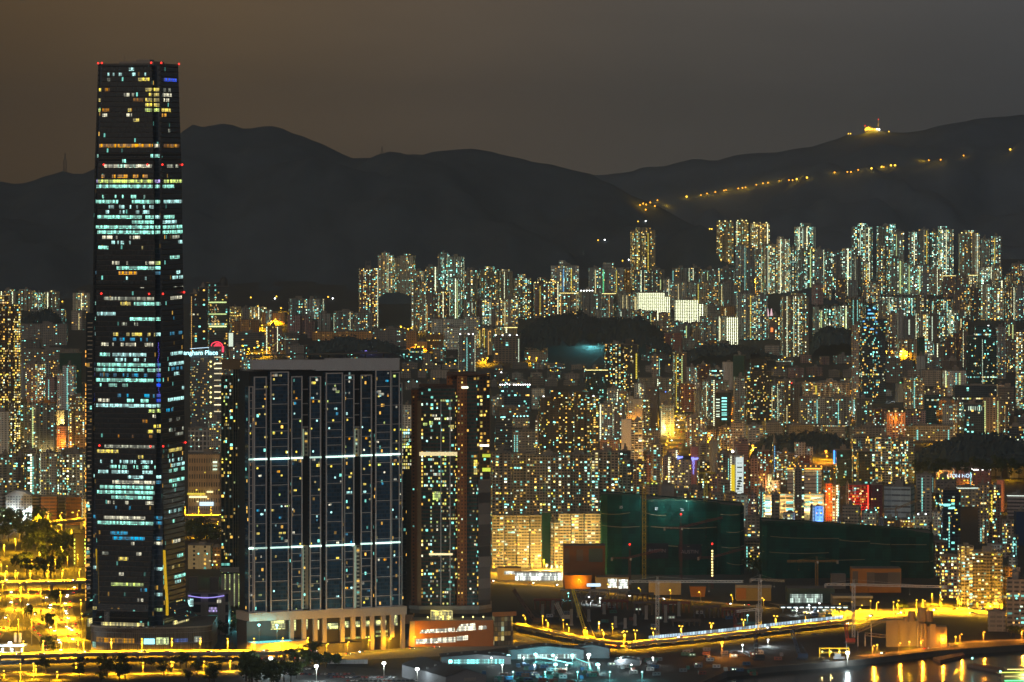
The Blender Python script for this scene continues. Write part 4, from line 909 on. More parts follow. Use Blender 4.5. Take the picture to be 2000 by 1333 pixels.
building(1826, 1850, 1060, 1130, 'esk', 'dark flats with scattered cyan windows right of the green net', 'near city right', p='bays', n=16)
# golden street flats on the right
building(1838, 1872, 1088, 1168, 'esk', 'dark brown flats left of the golden-lit corner flats', 'near city right', p='bays', n=24, rot=4)
OLDG = facade('facade_balconies', Wall=(.48, .40, .27), Glass=(.03, .025, .02), CW=3.0, CH=2.9, MU=.08, ML=.4, MH=.85, Lit=.2, Stair=0, Warm=.55, Strength=2.0, Band=0, Gloss=.5)
building(1873, 1902, 1068, 1182, 'old', 'tall cream corner flats with green scaffold base, left of two', 'near city right', p='bays', n=20, rot=10, mat=OLDG)
building(1900, 1964, 1080, 1192, 'old', 'golden-lit cream balcony flats by the bright street', 'near city right', p='bays', n=30, rot=-8, mat=OLDG)
building(1936, 1956, 1064, 1130, 'wht', 'pale block with long roof wall behind golden balcony flats', 'near city right', p='box', n=4)
building(1971, 1990, 1090, 1130, 'ply', 'small block with a green-white roof floodlight', 'near city right', p='box', lights=('c', 1), n=6)
GOV = facade('facade_government', Wall=(.48, .44, .37), Glass=(.04, .04, .04), CW=5.2, CH=3.8, MU=.16, ML=.3, MH=.75, Lit=.16, Stair=0, Warm=.3, Strength=2.0, Band=0, Gloss=.5)
building(1967, 2016, 1134, 1236, 'ply', 'tall cream office block cut by the right edge', 'near city right', p='box', n=12, rot=-12, mat=GOV, d=30)
building(1930, 1968, 1196, 1234, 'ply', 'low cream wing in front of the tall cream office block', 'near city right', p='box', n=0, rot=-6, mat=facade('facade_wing', Wall=(.44, .40, .33), Glass=(.2, .18, .15), CW=4.5, CH=3.8, MU=.1, ML=.3, MH=.8, Lit=0, Stair=0, Warm=.3, Strength=0, Band=0, Gloss=.7))
building(1962, 1978, 1108, 1190, 'org', 'narrow orange-lit wall tower right of golden balcony flats', 'near city right', p='box', n=0)
# Yau Ma Tei in front of the golden road
building(1208, 1232, 882, 985, 'blk', 'dark tower with two white strings of stair lights, right of tan slab', 'near city centre', p='box', c=[(1220, 'c', 1.8), (1223, 'c', 1.4)], n=10, rot=3)
building(1237, 1262, 903, 978, 'wht', 'cream gridded tower above the left green net', 'near city centre', p='bays', n=12, rot=3, mat=style_mat('slb'))
building(1262, 1274, 889, 955, 'red', 'narrow red flats behind the cream gridded tower', 'near city centre', p='box', n=6)
building(1272, 1294, 868, 960, 'slb', 'tan tower below the foot of the golden road, left', 'near city centre', p='bays', n=12, c=[(1295, 'c', 2, 874, 884)])
building(1292, 1318, 894, 966, 'esd', 'brown tower left of the hotel with blue script', 'near city centre', p='bays', n=10)
building(1306, 1326, 880, 930, 'esk', 'dark flats just below the golden road', 'near city centre', p='box', n=4)
LILA = building(1317, 1350, 899, 968, 'hot', 'grey hotel with amber windows and blue script sign on its roof', 'near city centre', p='box', n=26, rot=3, mat=facade('facade_hotel', Wall=(.36, .34, .31), Glass=(.05, .05, .04), CW=3.4, CH=3.2, MU=.3, ML=.3, MH=.7, Lit=.2, Stair=0, Warm=.95, Strength=1.7, Band=0, Gloss=.5))
LILB = building(1349, 1364, 873, 958, 'pnk', 'slim pink tower carrying a vertical blue hotel sign', 'near city centre', p='box', n=0, rot=2, mat=facade('facade_pink_wall', Wall=(.4, .2, .2)))
building(1363, 1386, 868, 945, 'slg', 'grey office flats behind the dark unfinished frame', 'near city centre', p='bays', n=8)
building(1385, 1403, 863, 930, 'wht', 'pale blank-sided tower right of grey office flats', 'near city centre', p='box', n=0, mat=style_mat('gbk'))
building(1362, 1387, 903, 968, 'blk', 'dark unfinished frame with a yellow mast in front', 'near city centre', p='box', n=6)
building(1398, 1428, 888, 965, 'esd', 'brown flats left of the bright billboard', 'near city centre', p='bays', n=10, c=[(1423, 'c', 1.8)])
building(1387, 1418, 926, 968, 'pnk', 'pinkish low flats below the brown flats', 'near city centre', p='bays', n=8)
building(1404, 1432, 942, 970, 'ind', 'beige flats with cyan light string left of the billboard', 'near city centre', p='box', c=[(1413.5, 'c', 2.6)], n=6)
building(1434, 1462, 866, 968, 'prp', 'grey and dark-blue tower behind the bright billboard', 'near city centre', p='box', n=6, rot=3, mat=style_mat('pnk'), crown=[(1436, 1460, 859)])
o_, A_, Y_, zb_, H_, P_ = building(1426, 1452, 890, 972, 'wht', 'tower carrying a tall floodlit white billboard and yellow panel', 'near city centre', p='box', rot=2, n=0)
sig = glowing('billboard_white', (.86, 1, .95), 1.5, var=.25); sy = glowing('billboard_yellow', (1, .72, .02), 1.0)
q = MB(); q.box(5.5 * Y_ / F, -.9, H_ * .10, 15 * Y_ / F, .8, H_ * .86); q.build('billboard', sig, o_)
q = MB(); q.box(-7.5 * Y_ / F, -.6, H_ * .12, 7 * Y_ / F, .6, H_ * .66); q.build('yellow_panel', sy, o_)
q = MB()
for k_ in range(7): q.box(5.5 * Y_ / F, -1.5, H_ * (.16 + .11 * k_), 10 * Y_ / F, .3, .5 + .5 * (k_ % 3))
for k_ in range(5): q.box((2 + 1.2 * k_) * Y_ / F, -1.5, H_ * .2 + k_ * 3.2, 3.4, .3, 2.2)
q.build('billboard_print', plain('billboard_ink', (.04, .10, .10), .6), o_)
q = MB(); q.bar((-8 * Y_ / F, -.8, H_), (-8 * Y_ / F, -.8, H_ + 4), .25, 0); q.ball((-8 * Y_ / F, -.8, H_ + 5), 1.6, 8, 1); q.build('floodlight', [M['pole'], LM['w']], o_)
building(1462, 1480, 897, 968, 'pnk', 'pink-grey tower with a regular grid of dark windows', 'near city centre', p='box', n=2)
building(1286, 1318, 948, 992, 'ply', 'plain beige windowless box above the left green net', 'near city centre', p='box', n=0, mat=M['conc'], lights=None)
building(1262, 1286, 948, 990, 'low', 'low dark block with green lamp string beside the yellow mast', 'near city centre', lights=('l', 3), n=6)
cluster('of the old flats behind the left green net', 'near city centre', [
 (1318, 1345, 958, 996, 'low'), (1345, 1366, 950, 994, 'low'), (1366, 1390, 962, 998, 'ind'), (1390, 1420, 966, 1004, 'low'), (1418, 1440, 964, 1010, 'ind'), (1438, 1462, 968, 1030, 'ply'), (1462, 1478, 966, 1020, 'pnk'), (1456, 1490, 1010, 1060, 'low')])
building(1457, 1490, 1058, 1112, 'wht', 'cream-lit flats with cyan stair lights seen between the two green nets', 'near city centre', p='bays', n=20, c=[(1459, 'c', 3)], mat=OLDG)
# big tan slab and the golden old slabs
for i, (x0, x1, yt, lb) in enumerate(((958, 1000, 886, 'left end'), (1000, 1044, 887, 'second section'), (1044, 1100, 891, 'third section'), (1100, 1156, 889, 'fourth section'), (1156, 1212, 884, 'right end'))):
 building(x0, x1, yt, 1030, 'slb', 'long tan apartment wall full of lit windows, %s' % lb, 'long tan apartment wall', n=30, p='bays', rot=(6, 3, 0, -3, -6)[i], d=24, Y=4700)
building(1209, 1238, 900, 1030, 'slg', 'brown return wing at the right end of the tan apartment wall', 'long tan apartment wall', p='bays', n=10, Y=4740, rot=-20)
for x0, x1, lb in ((960, 984, 'left bay'), (985, 1008, 'second bay'), (1009, 1033, 'third bay'), (1034, 1058, 'fourth bay')):
 building(x0, x1, 1008, 1110, 'old', 'golden-lit old slab block behind the brown tower, %s' % lb, 'golden old slabs', n=14, p='box', rot=1, d=22, mat=OLDG)
for x0, x1, lb in ((1090, 1115, 'left bay'), (1116, 1141, 'middle bay'), (1142, 1178, 'right bay')):
 building(x0, x1, 1005, 1106, 'old', 'golden-lit old slab beside the left green net, %s' % lb, 'golden old slabs', n=14, p='box', rot=1, d=22, mat=OLDG)
building(1075, 1091, 1022, 1106, 'old', 'blank yellow-lit end wall of the right golden slab', 'golden old slabs', n=2, p='box', rot=20, d=22)
building(1058, 1076, 1002, 1100, 'net', 'dark green-netted tower squeezed between the golden slabs', 'golden old slabs', p='box', rot=2)
cluster('on the roofs zone behind golden slabs', 'golden old slabs', [(962, 1010, 994, 1060, 'low', {'lights': ('l', 5)}), (1012, 1070, 996, 1060, 'low', {'lights': ('w', 4)}), (1072, 1176, 992, 1060, 'low', {'lights': ('l', 8)})])
# between brown tower and black apartment block
building(966, 1000, 812, 880, 'off', 'dark office with white window pairs beside the brown tower', 'low yards centre', p='box', n=14)
building(1000, 1046, 842, 890, 'ind', 'grey-brown office with two white window columns', 'low yards centre', p='box', n=10, c=[(1005, 'c', 2), (1010, 'c', 2)])
building(1046, 1056, 818, 892, 'esd', 'dark brown wall tower left of the wide black apartment block', 'low yards centre', p='box', n=0)
building(1000, 1034, 816, 836, 'ply', 'teal-floodlit pitch building with white lights', 'low yards centre', p='box', lights=('c', 5), n=4)
building(960, 984, 776, 812, 'wht', 'small white blocks with arched lit front right of the brown tower', 'low yards centre', n=6)
building(966, 1030, 796, 824, 'ind', 'pale low warehouse below the blue-black slab', 'low yards centre', n=4, lights=('c', 2))
building(786, 806, 792, 850, 'ply', 'white-lit low block seen between curved slab and brown tower', 'low yards centre', n=3)
building(1172, 1212, 860, 905, 'pnk', 'pinkish low block with a bright shop sign left of white block', 'low yards centre', p='box', n=8, lights=('c', 2))
building(1250, 1290, 842, 882, 'low', 'low dark flats with blue-white lights right of the white block', 'low yards centre', n=14, lights=('c', 3))
building(1339, 1382, 817, 872, 'esd', 'brown-grey flats right beside the golden road', 'low yards centre', p='bays', n=14)
building(1382, 1404, 842, 880, 'slb', 'tan flats with yellow window blocks right of golden road', 'low yards centre', p='box', n=8)
building(1403, 1430, 836, 880, 'esd', 'brown flats below the black office block', 'low yards centre', p='bays', n=10)
building(1428, 1458, 828, 882, 'ind', 'grey low flats with white strings near the small orange street', 'low yards centre', n=10)
# ---- left side
BRT = facade('facade_brown_grid', Wall=(.16, .11, .07), Glass=(.03, .025, .02), CW=2.8, CH=3.3, MU=.14, ML=.25, MH=.82, Lit=.36, Stair=0, Warm=.9, Strength=1.9, Band=.03, Gloss=.4)
o_, A_, Y_, zb_, H_, P_ = building(-14, 39, 596, 900, 'esk', 'big brown tower with amber windows at the left edge', 'left near city', p='bays', rot=4, n=60, mat=BRT, crown=[(-10, 15, 578)])
for y in (733, 782):
 q = MB(); fr = front(P_, 0); q.box(0, fr[0] - 1.0, pw(0, y, Y_).z - zb_, 40 * Y_ / F, .8, 1.5); q.build('lit_band', glowing('amber_band', (1, .72, .10), 2.2, var=.4), o_)
building(39, 153, 684, 732, 'low', 'dark shopping mall with lit upper glass and a neon sign', 'left near city', p='box', rot=3, n=4, d=36)
building(115, 158, 690, 800, 'net', 'dark green-netted block left of the slim banded tower', 'left near city', p='box', rot=2)
cluster('of the brown flats below the dark shopping mall', 'left near city', [
 (40, 52, 708, 800, 'gbk', {'c': [(40, 'k', 2, 715, 738)]}), (50, 86, 712, 822, 'esd', {'n': 8}), (86, 98, 706, 800, 'esg'), (92, 113, 704, 790, 'slb', {'n': 2})])
building(86, 112, 738, 805, 'pnk', 'pinkish flats with a green-lit sign string', 'left near city', p='box', n=4, c=[(94.5, 'c', 2)])
building(110, 123, 730, 826, 'wht', 'off-white ribbed tower left of the cyan-lit stair tower', 'left near city', p='bays', n=4)
building(122, 147, 715, 810, 'wht', 'cream tower with a white-cyan stair string, left city', 'left near city', p='box', c=[(131, 'c', 2.2)], n=4)
building(130, 168, 776, 886, 'esd', 'brown-grey flats beside the slim banded tower', 'left near city', p='bays', n=12, c=[(133, 'c', 1.6)])
building(107, 131, 803, 848, 'old', 'cream-lit old block with dark upper windows', 'left near city', p='box', n=2, lamp=((0, .5, 9, 'y', 26000),))
building(107, 134, 834, 884, 'pnk', 'pink-red lit old flats below the cream block', 'left near city', p='box', n=5, lamp=((0, .4, 8, 'o', 20000),))
building(144, 168, 850, 886, 'ind', 'pale low block at the foot of the brown-grey flats', 'left near city', n=3)
o_, A_, Y_, zb_, H_, P_ = building(28, 69, 789, 898, 'esg', 'grey slab with a full-height lime stair column', 'left near city', p='bays', rot=2, n=14, c=[(64, 'l', 3.4)])
building(69, 108, 788, 898, 'esg', 'grey slab with orange plant room on its roof', 'left near city', p='bays', rot=-2, n=10, roof=plain('orange_render', (.55, .22, .03), .8))
building(-12, 17, 805, 905, 'wht', 'off-white slab with a dotted window line at left edge', 'left near city', p='box', rot=4, n=0)
building(14, 30, 800, 902, 'esd', 'brown flats between off-white slab and lime-columned slab', 'left near city', p='box', n=12)
cluster('above the vaulted school', 'near tan estate', [
 (-10, 30, 890, 992, 'est', {'n': 14}), (30, 50, 894, 992, 'esd', {'n': 8}), (48, 70, 886, 990, 'est', {'c': [(64, 'c', 1.6)], 'n': 4}), (69, 80, 890, 988, 'esg', {'n': 4}), (78, 115, 886, 996, 'est', {'n': 18}), (114, 132, 890, 986, 'esd', {'n': 10}), (130, 168, 888, 992, 'est', {'n': 14})], p='bays')
cluster('on the low deck below the near tan estate', 'near tan estate', [(36, 70, 878, 900, 'low'), (68, 108, 876, 898, 'ply', {'lights': ('c', 1)}), (108, 166, 880, 902, 'low', {'lights': ('c', 2)}), (78, 112, 955, 975, 'ply'), (134, 160, 960, 990, 'ind')])
o_, A_, Y_, zb_, H_, P_ = building(9, 62, 969, 1024, 'wht', 'white school with a vaulted roof beside a bright floodlight', 'left school row', p='box', rot=3, n=2, d=26)
q = MB(); ww = 26 * Y_ / F
arc = [(-ww + 2 * ww * k_ / 12, H_ + 5.5 * math.sin(math.pi * k_ / 12)) for k_ in range(13)]
for a, b_ in zip(arc, arc[1:]): q.face([(a[0], -.5, a[1]), (b_[0], -.5, b_[1]), (b_[0], 26, b_[1]), (a[0], 26, a[1])])
q.face([(x, -.4, z) for x, z in arc] + [(ww, -.4, H_ - .3), (-ww, -.4, H_ - .3)]); q.build('vaulted_roof', M['white'], o_)
RIB = facade('facade_balcony_bands', Wall=(.38, .33, .28), Glass=(.05, .04, .035), CW=9, CH=3.6, MU=0.0, ML=.45, MH=.95, Lit=.02, Stair=0, Warm=.9, Strength=1.2, Band=0, Gloss=.6)
ORB = facade('facade_orange_bands', Wall=(.50, .21, .04), Glass=(.14, .06, .03), CW=6, CH=3.8, MU=0.04, ML=.5, MH=.95, Lit=.04, Stair=0, Warm=.9, Strength=1.2, Band=0, Gloss=.6)
building(62, 79, 970, 1022, 'ind', 'grey balcony-banded block right of the vaulted white school', 'left school row', mat=RIB, n=0, p='box', rot=-8)
building(79, 111, 971, 1024, 'org', 'orange-banded school block, left of two', 'left school row', mat=ORB, n=0, p='box', rot=2)
building(111, 127, 972, 1022, 'ind', 'wavy grey balcony block between the two orange-banded blocks', 'left school row', mat=RIB, n=0, p='box', rot=6)
building(127, 159, 972, 1026, 'org', 'orange-brown school block with square windows, right of two', 'left school row', mat=ORB, n=2, p='box', rot=3)
building(-10, 10, 970, 1020, 'ind', 'dull banded block at the left edge beside the vaulted school', 'left school row', mat=RIB, n=0, p='box')
building(158, 168, 976, 1030, 'ply', 'narrow cream wall tower by the slim banded tower', 'left school row', p='box', n=0)
# right of the supertall
o_, A_, Y_, zb_, H_, P_ = building(367, 432, 888, 1016, 'org', 'brown and cream stepped building with louvred floors and a blue-white sign', 'blocks right of supertall', p='box', rot=-3, n=6, d=34, mat=facade('facade_louvres', Wall=(.36, .25, .15), Glass=(.10, .08, .06), CW=2.8, CH=9.0, MU=.25, ML=.3, MH=.85, Lit=.0, Stair=0, Warm=.9, Strength=1.0, Band=0, Gloss=.6))
for y, x0, x1, c_ in ((903, 416, 424, 'k'), (910, 416, 424, 'k'), (917, 416, 424, 'k'), (961, 404, 416, 'w'), (965, 366, 400, 'y'), (971, 370, 404, 'w')):
 link(PANE[c_], 'lit_window', o_, (((x0 + x1) / 2 - 399.5) * Y_ / F, -.6 - .05 * (399.5 - (x0 + x1) / 2) * 0, pw(0, y, Y_).z - zb_), R(-3), ((x1 - x0) * Y_ / F, 3.6, 1.8))
q = MB(); q.box(4 * Y_ / F, -1.2, pw(0, 988, Y_).z - zb_, 27 * Y_ / F, 1.4, 4.2); q.build('sign_panel', glowing('sign_ice', (.62, .85, 1), 2.0, var=.6), o_)
building(367, 414, 1066, 1112, 'ply', 'cream four-storey block with dark window slots right of the supertall', 'blocks right of supertall', p='box', rot=-4, n=3, mat=facade('facade_cream_slots', Wall=(.52, .44, .28), Glass=(.04, .03, .02), CW=9, CH=4.2, MU=.4, ML=.25, MH=.75, Lit=.1, Stair=0, Warm=.9, Strength=1.2, Band=0, Gloss=.6))
building(414, 434, 1070, 1112, 'org', 'orange-lit low block with green doorway beside the cream block', 'blocks right of supertall', n=5)
o_, A_, Y_, zb_, H_, P_ = building(370, 408, 692, 848, 'off', 'grey hotel tower with a glowing cyan rooftop sign', 'neon hotel', p='box', rot=4, n=26, kind='hotel', cat='hotel', mat=facade('facade_grey_tower', Wall=(.20, .21, .24), Glass=(.03, .035, .04), CW=2.6, CH=3.2, MU=.2, ML=.3, MH=.75, Lit=.12, Stair=0, Warm=.8, Strength=1.5, Band=0, Gloss=.4))
HOTEL = (o_, A_, Y_, zb_, H_)
o_, A_, Y_, zb_, H_, P_ = building(408, 440, 678, 848, 'off', 'hotel wing with red dome sign and bright balcony bands', 'neon hotel', p='box', rot=-3, n=4, kind='hotel', cat='hotel', mat=facade('facade_grey_tower', Wall=(.2, .2, .2)))
for y in (699, 711, 721, 731, 744, 755, 767, 779, 792, 805):
 q = MB(); q.box(1.5, front(P_, 0)[0] - .9, pw(0, y, Y_).z - zb_, 15 * Y_ / F, .8, 1.4); q.build('balcony_light', glowing('balcony_warm', (1, .85, .5), 1.9, var=.3), o_)
for y in (707, 716, 736, 757, 767, 776, 786, 808, 814):
 q = MB(); q.ball((-12.5 * Y_ / F, front(P_, -12 * Y_ / F)[0] - 1.5, pw(0, y, Y_).z - zb_), 1.5, 8); q.build('facade_lamp', LM['y'], o_)
rs = glowing('neon_red', (1, .05, .10), 2.6)
q = MB(); n_ = 12
arc = [(-11 * Y_ / F + 2 + 1.0 * (11 * math.cos(math.pi - math.pi * k_ / n_)) * Y_ / F, H_ + 1 + 8.5 * math.sin(math.pi * k_ / n_) * Y_ / F) for k_ in range(n_ + 1)]
for a, b_ in zip(arc, arc[1:]): q.bar((a[0] + 6, 1, a[1]), (b_[0] + 6, 1, b_[1]), .8, 0)
for k_ in range(4): q.box(0.8, 1, H_ + 1 + 1.3 * k_, (16 - 3 * k_) * Y_ / F, .6, .7)
q.build('dome_sign', rs, o_)
q = MB(); q.box(11.5 * Y_ / F, front(P_, 11 * Y_ / F)[0] - 1.2, H_ - 10 * Y_ / F, 3.6 * Y_ / F, 1, 11 * Y_ / F); q.build('red_sign', rs, o_)
building(434, 449, 700, 830, 'esg', 'plain grey tower at the right of the red-domed hotel wing', 'neon hotel', p='box', n=8)
building(366, 410, 838, 890, 'wht', 'white framed low block below the grey hotel tower', 'neon hotel', p='box', rot=2, n=8, mat=facade('facade_frame', Wall=(.5, .5, .5), Glass=(.05, .05, .06), CW=6, CH=7, MU=.18, ML=.15, MH=.85, Lit=.08, Stair=0, Warm=.2, Strength=1.4, Band=0, Gloss=.5))
building(404, 434, 822, 890, 'esg', 'grey flats below the hotel balcony bands', 'neon hotel', p='box', n=10)
# office tower with a glass dome
DOM = facade('facade_dome_tower', Wall=(.05, .05, .06), Glass=(.02, .025, .035), CW=3, CH=4.0, MU=.06, ML=.2, MH=.8, Lit=.07, Stair=0, Warm=.5, Strength=1.6, Band=.06, Gloss=.2)
o_, A_, Y_, zb_, H_, P_ = building(403, 447, 560, 800, 'blu', 'dark glass office tower with a rounded dome top, right of the supertall', 'domed tower', p='box', rot=10, n=22, mat=DOM, crown=[(402, 430, 553)])
q = MB(); q.ball((11 * Y_ / F, 12, H_ + 5), 8.6 * Y_ / F, 16, 0, 1.5); q.build('glass_dome', M['dark'], o_)
for y in (591, 614, 638): link(PANE['l'], 'lit_floor', o_, (0, -.3 + 1.5, pw(0, y, Y_).z - zb_), R(10), (34 * Y_ / F, 6, 2.0))
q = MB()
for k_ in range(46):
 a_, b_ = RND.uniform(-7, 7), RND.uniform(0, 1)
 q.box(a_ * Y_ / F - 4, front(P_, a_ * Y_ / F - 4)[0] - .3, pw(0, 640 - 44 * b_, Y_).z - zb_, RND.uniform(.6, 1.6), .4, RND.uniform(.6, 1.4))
q.build('painted_reflections', glowing('reflection_amber', (1, .62, .25), 1.4), o_)  # reflected city lights painted on the glass as glowing chips
building(370, 388, 574, 800, 'blu', 'dark glass shaft with an orange light string, left part of the domed tower', 'domed tower', p='box', rot=6, n=6, mat=DOM, c=[(374, 'o', 1.8)])
building(386, 404, 562, 800, 'blu', 'dark glass shoulder between orange-string shaft and domed tower', 'domed tower', p='box', rot=6, n=8, mat=DOM)
# dim low-rise carpets
def carpet(phrase, group, x0, x1, rows, styles, seed):
 rng = random.Random(seed); out = []
 for (yb, hlo, hhi) in rows:
  x = x0 + rng.uniform(0, 14)
  while x < x1:
   w = rng.uniform(16, 38)
   out.append((x, x + w, yb - rng.uniform(hlo, hhi), yb + rng.uniform(-2, 2), rng.choice(styles), dict(lights=(rng.choice('scwsy'), rng.randint(1, 2))) if rng.random() < .45 else {}))
   x += w + rng.uniform(1, 16)
 nm = [('back', 'front', 'middle')[k] for k in range(len(rows))]
 for r, name in zip(rows, nm if len(rows) < 3 else ['back', 'middle', 'front']):
  sub = [o for o in out if abs(o[3] - r[0]) <= 2.01]
  cluster('in the %s row %s' % (name, phrase), group, sub)
carpet('left of the wooded hill', 'dim low-rise roofs', 782, 905, [(724, 9, 16), (740, 9, 17), (762, 12, 22)], ['low', 'low', 'ind', 'pnk'], 21)
carpet('below the patterned block', 'dim low-rise roofs', 952, 1150, [(724, 8, 15), (740, 8, 16), (756, 10, 18)], ['low', 'low', 'ind', 'slg'], 22)
carpet('below the red school', 'dim low-rise roofs', 1200, 1330, [(706, 8, 15), (730, 10, 20)], ['low', 'esg', 'ind'], 23)
carpet('right of the broad slab', 'dim low-rise roofs', 1506, 1680, [(712, 10, 18), (738, 12, 20)], ['low', 'low', 'ind', 'pnk'], 24)
carpet('behind the grey slabs', 'dim low-rise roofs', 1512, 1676, [(762, 12, 20)], ['low', 'esd', 'ind'], 25)
carpet('behind the peach block', 'dim low-rise roofs', 1676, 1840, [(780, 14, 24)], ['low', 'esd', 'esk'], 26)
carpet('at the right edge', 'dim low-rise roofs', 1890, 2010, [(800, 14, 26), (832, 16, 30)], ['low', 'esd', 'esk', 'slb'], 27)
carpet('below the black block', 'dim low-rise roofs', 1060, 1200, [(905, 16, 24)], ['low', 'ind', 'esd'], 28)
carpet('behind the market', 'dim low-rise roofs', 452, 700, [(700, 6, 12)], ['low', 'ind'], 29)
# ================================================================ the landmark towers
GLASS = facade('icc_glass', Wall=(.012, .012, .013), Glass=(.005, .007, .010), CW=1.5, CH=4.2, MU=.05, ML=.22, MH=.97, Lit=.02, Stair=0, Warm=.4, Strength=.7, Band=0, Gloss=.22)
GLASSB = facade('icc_notch_glass', Wall=(.03, .045, .07), Glass=(.010, .022, .045), CW=1.5, CH=4.2, MU=.05, ML=.18, MH=.97, Lit=.05, Stair=0, Warm=.4, Strength=.6, Band=0, Gloss=.18)
SPAN = plain('icc_spandrel', (.085, .07, .06), .55, var=.2)
def window_glow(name, col, strength):
 """interior seen through a strip of panes: mullions and uneven ceiling light"""
 if name in MATS: return MATS[name]
 m, nt = newmat(name); t = NT(nt)
 out = t.n('ShaderNodeOutputMaterial'); uv = t.n('ShaderNodeUVMap', uv_map='UVMap'); sp = t.n('ShaderNodeSeparateXYZ'); t.l(uv.outputs[0], sp.inputs[0])
 u = t.math('DIVIDE', sp.outputs[0], 1.5); fu = t.math('FRACT', u)
 w = t.n('ShaderNodeTexWhiteNoise', noise_dimensions='2D'); c = t.n('ShaderNodeCombineXYZ'); t.l(t.math('FLOOR', u), c.inputs[0]); t.l(t.math('FLOOR', t.math('DIVIDE', sp.outputs[1], 4.2)), c.inputs[1]); t.l(c.outputs[0], w.inputs[0])
 k = t.math('MULTIPLY_ADD', t.math('POWER', w.outputs['Value'], 2.0), 1.5, .22)
 k = t.math('MULTIPLY', k, t.math('MULTIPLY_ADD', t.math('GREATER_THAN', fu, .14), .85, .15))
 fz = t.math('FRACT', t.math('DIVIDE', sp.outputs[1], 2.1))
 k = t.math('MULTIPLY', k, t.math('MULTIPLY_ADD', fz, .8, .5))
 hue = t.n('ShaderNodeHueSaturation'); hue.inputs['Color'].default_value = (*col, 1); t.l(t.math('MULTIPLY_ADD', w.outputs['Value'], .5, .7), hue.inputs['Saturation'])
 e = t.n('ShaderNodeEmission'); t.l(hue.outputs[0], e.inputs[0]); t.l(t.math('MULTIPLY', k, strength), e.inputs[1]); t.l(e.outputs[0], out.inputs[0])
 m.cycles.emission_sampling = 'NONE'; MATS[name] = m
 return m
WG = {k: window_glow('office_glow_' + k, c, s) for k, (c, s) in {
 't': ((.40, 1, .80), 1.7), 'c': ((.55, 1, .95), 1.5), 'w': ((1, .95, .70), 1.1), 'y': ((1, .80, .22), 1.25), 'l': ((.80, 1, .30), 1.25), 'o': ((1, .48, .10), 1.2), 'b': ((.10, .55, .9), .9), 'p': ((.62, .50, 1), 1.3), 'g': ((.9, .93, .72), .55), 'd': ((1, .45, .12), .45), 'n': ((.08, .15, 1), 1.3)}.items()}
class Strips:
 """collects lit windows of one tower; the largest hundred become parts, the rest one part"""
 def __init__(s): s.q = []
 def add(s, a, d, u0, u1, z0, z1, c, out=.12):
  s.q.append((a, d, u0, u1, z0, z1, c, out))
 def build(s, parent, name='lit_window', most=100):
  s.q.sort(key=lambda q: -(q[3] - q[2]) * (q[5] - q[4]))
  rest = MB(); keys = list(WG)
  for i, (a, d, u0, u1, z0, z1, c, out) in enumerate(s.q):
   n = Vector((d.y, -d.x, 0))
   p = a + d * u0 + n * out; r = a + d * u1 + n * out
   b = MB() if i < most else rest
   mi = 0 if i < most else keys.index(c)
   uvs = [(u0, z0), (u1, z0), (u1, z1), (u0, z1)]
   b.face([(p.x, p.y, z0), (r.x, r.y, z0), (r.x, r.y, z1), (p.x, p.y, z1)], mi, uvs)
   for e1, e2 in ((p, p - n * .1), (r - n * .1, r)):
    b.face([(e2.x, e2.y, z0), (e1.x, e1.y, z0), (e1.x, e1.y, z1), (e2.x, e2.y, z1)], mi, uvs)
   if i < most: b.build(name, WG[c], parent)
  if rest.f:
   o = rest.build('small_' + name, [WG[k] for k in keys], parent); o['kind'] = 'stuff'
# ---------------------------------------------------------------- the supertall
YI = 3796.0; KI = YI / F
icc = empty('supertall_tower', 'black glass supertall tower with red corner beacons and teal-lit office floors, tallest building', 'skyscraper', ((270 - 1000) * KI, YI, 0), R(-15.5))
zI = lambda py: EYE - (py - HZ) * (YI - 27) / F
def tabv(T, x):
 for (a, va), (b, vb) in zip(T, T[1:]):
  if x <= b: return va + (vb - va) * max(0, (x - a)) / (b - a)
 return T[-1][1]
ZT = zI(127)
S_T = [(20, 64.0), (80, 63.2), (180, 62.0), (300, 60.6), (395, 59.0), (490, 54.6)]
C_T = [(20, 11.0), (60, 9.6), (110, 6.2), (150, 4.2), (180, 3.6), (300, 4.4), (395, 5.0), (490, 5.7)]
OUT_T = [(20, 4.6), (40, 2.9), (70, 1.5), (120, .3), (150, 0), (500, 0)]
levels = [24 + 4.2 * k for k in range(int((ZT - 24) / 4.2))] + [ZT]
core = MB()
def core_poly(z):
 h = tabv(S_T, z) / 2 - 1.0; c = 5.6
 return [(-h + c, -h), (h - c, -h), (h - c, -h + c), (h, -h + c), (h, h - c), (h - c, h - c), (h - c, h), (-h + c, h), (-h + c, h - c), (-h, h - c), (-h, -h + c), (-h + c, -h + c)]
lv = levels[::6] + [ZT]
for a, b in zip(lv, lv[1:]):
 if b > a: core.prism(core_poly(a), a, b, 0, 1, poly2=core_poly(b))
core.build('core_shaft', [GLASSB, M['roof']], icc)
DIRS = [(Vector((1, 0, 0)), Vector((0, -1, 0))), (Vector((0, 1, 0)), Vector((1, 0, 0))), (Vector((-1, 0, 0)), Vector((0, 1, 0))), (Vector((0, -1, 0)), Vector((-1, 0, 0)))]
def face_at(k, z):
 d, n = DIRS[k]; h = tabv(S_T, z) / 2; c = tabv(C_T, z); o = h + tabv(OUT_T, z)
 return n * o - d * (h - c), n * o + d * (h - c)
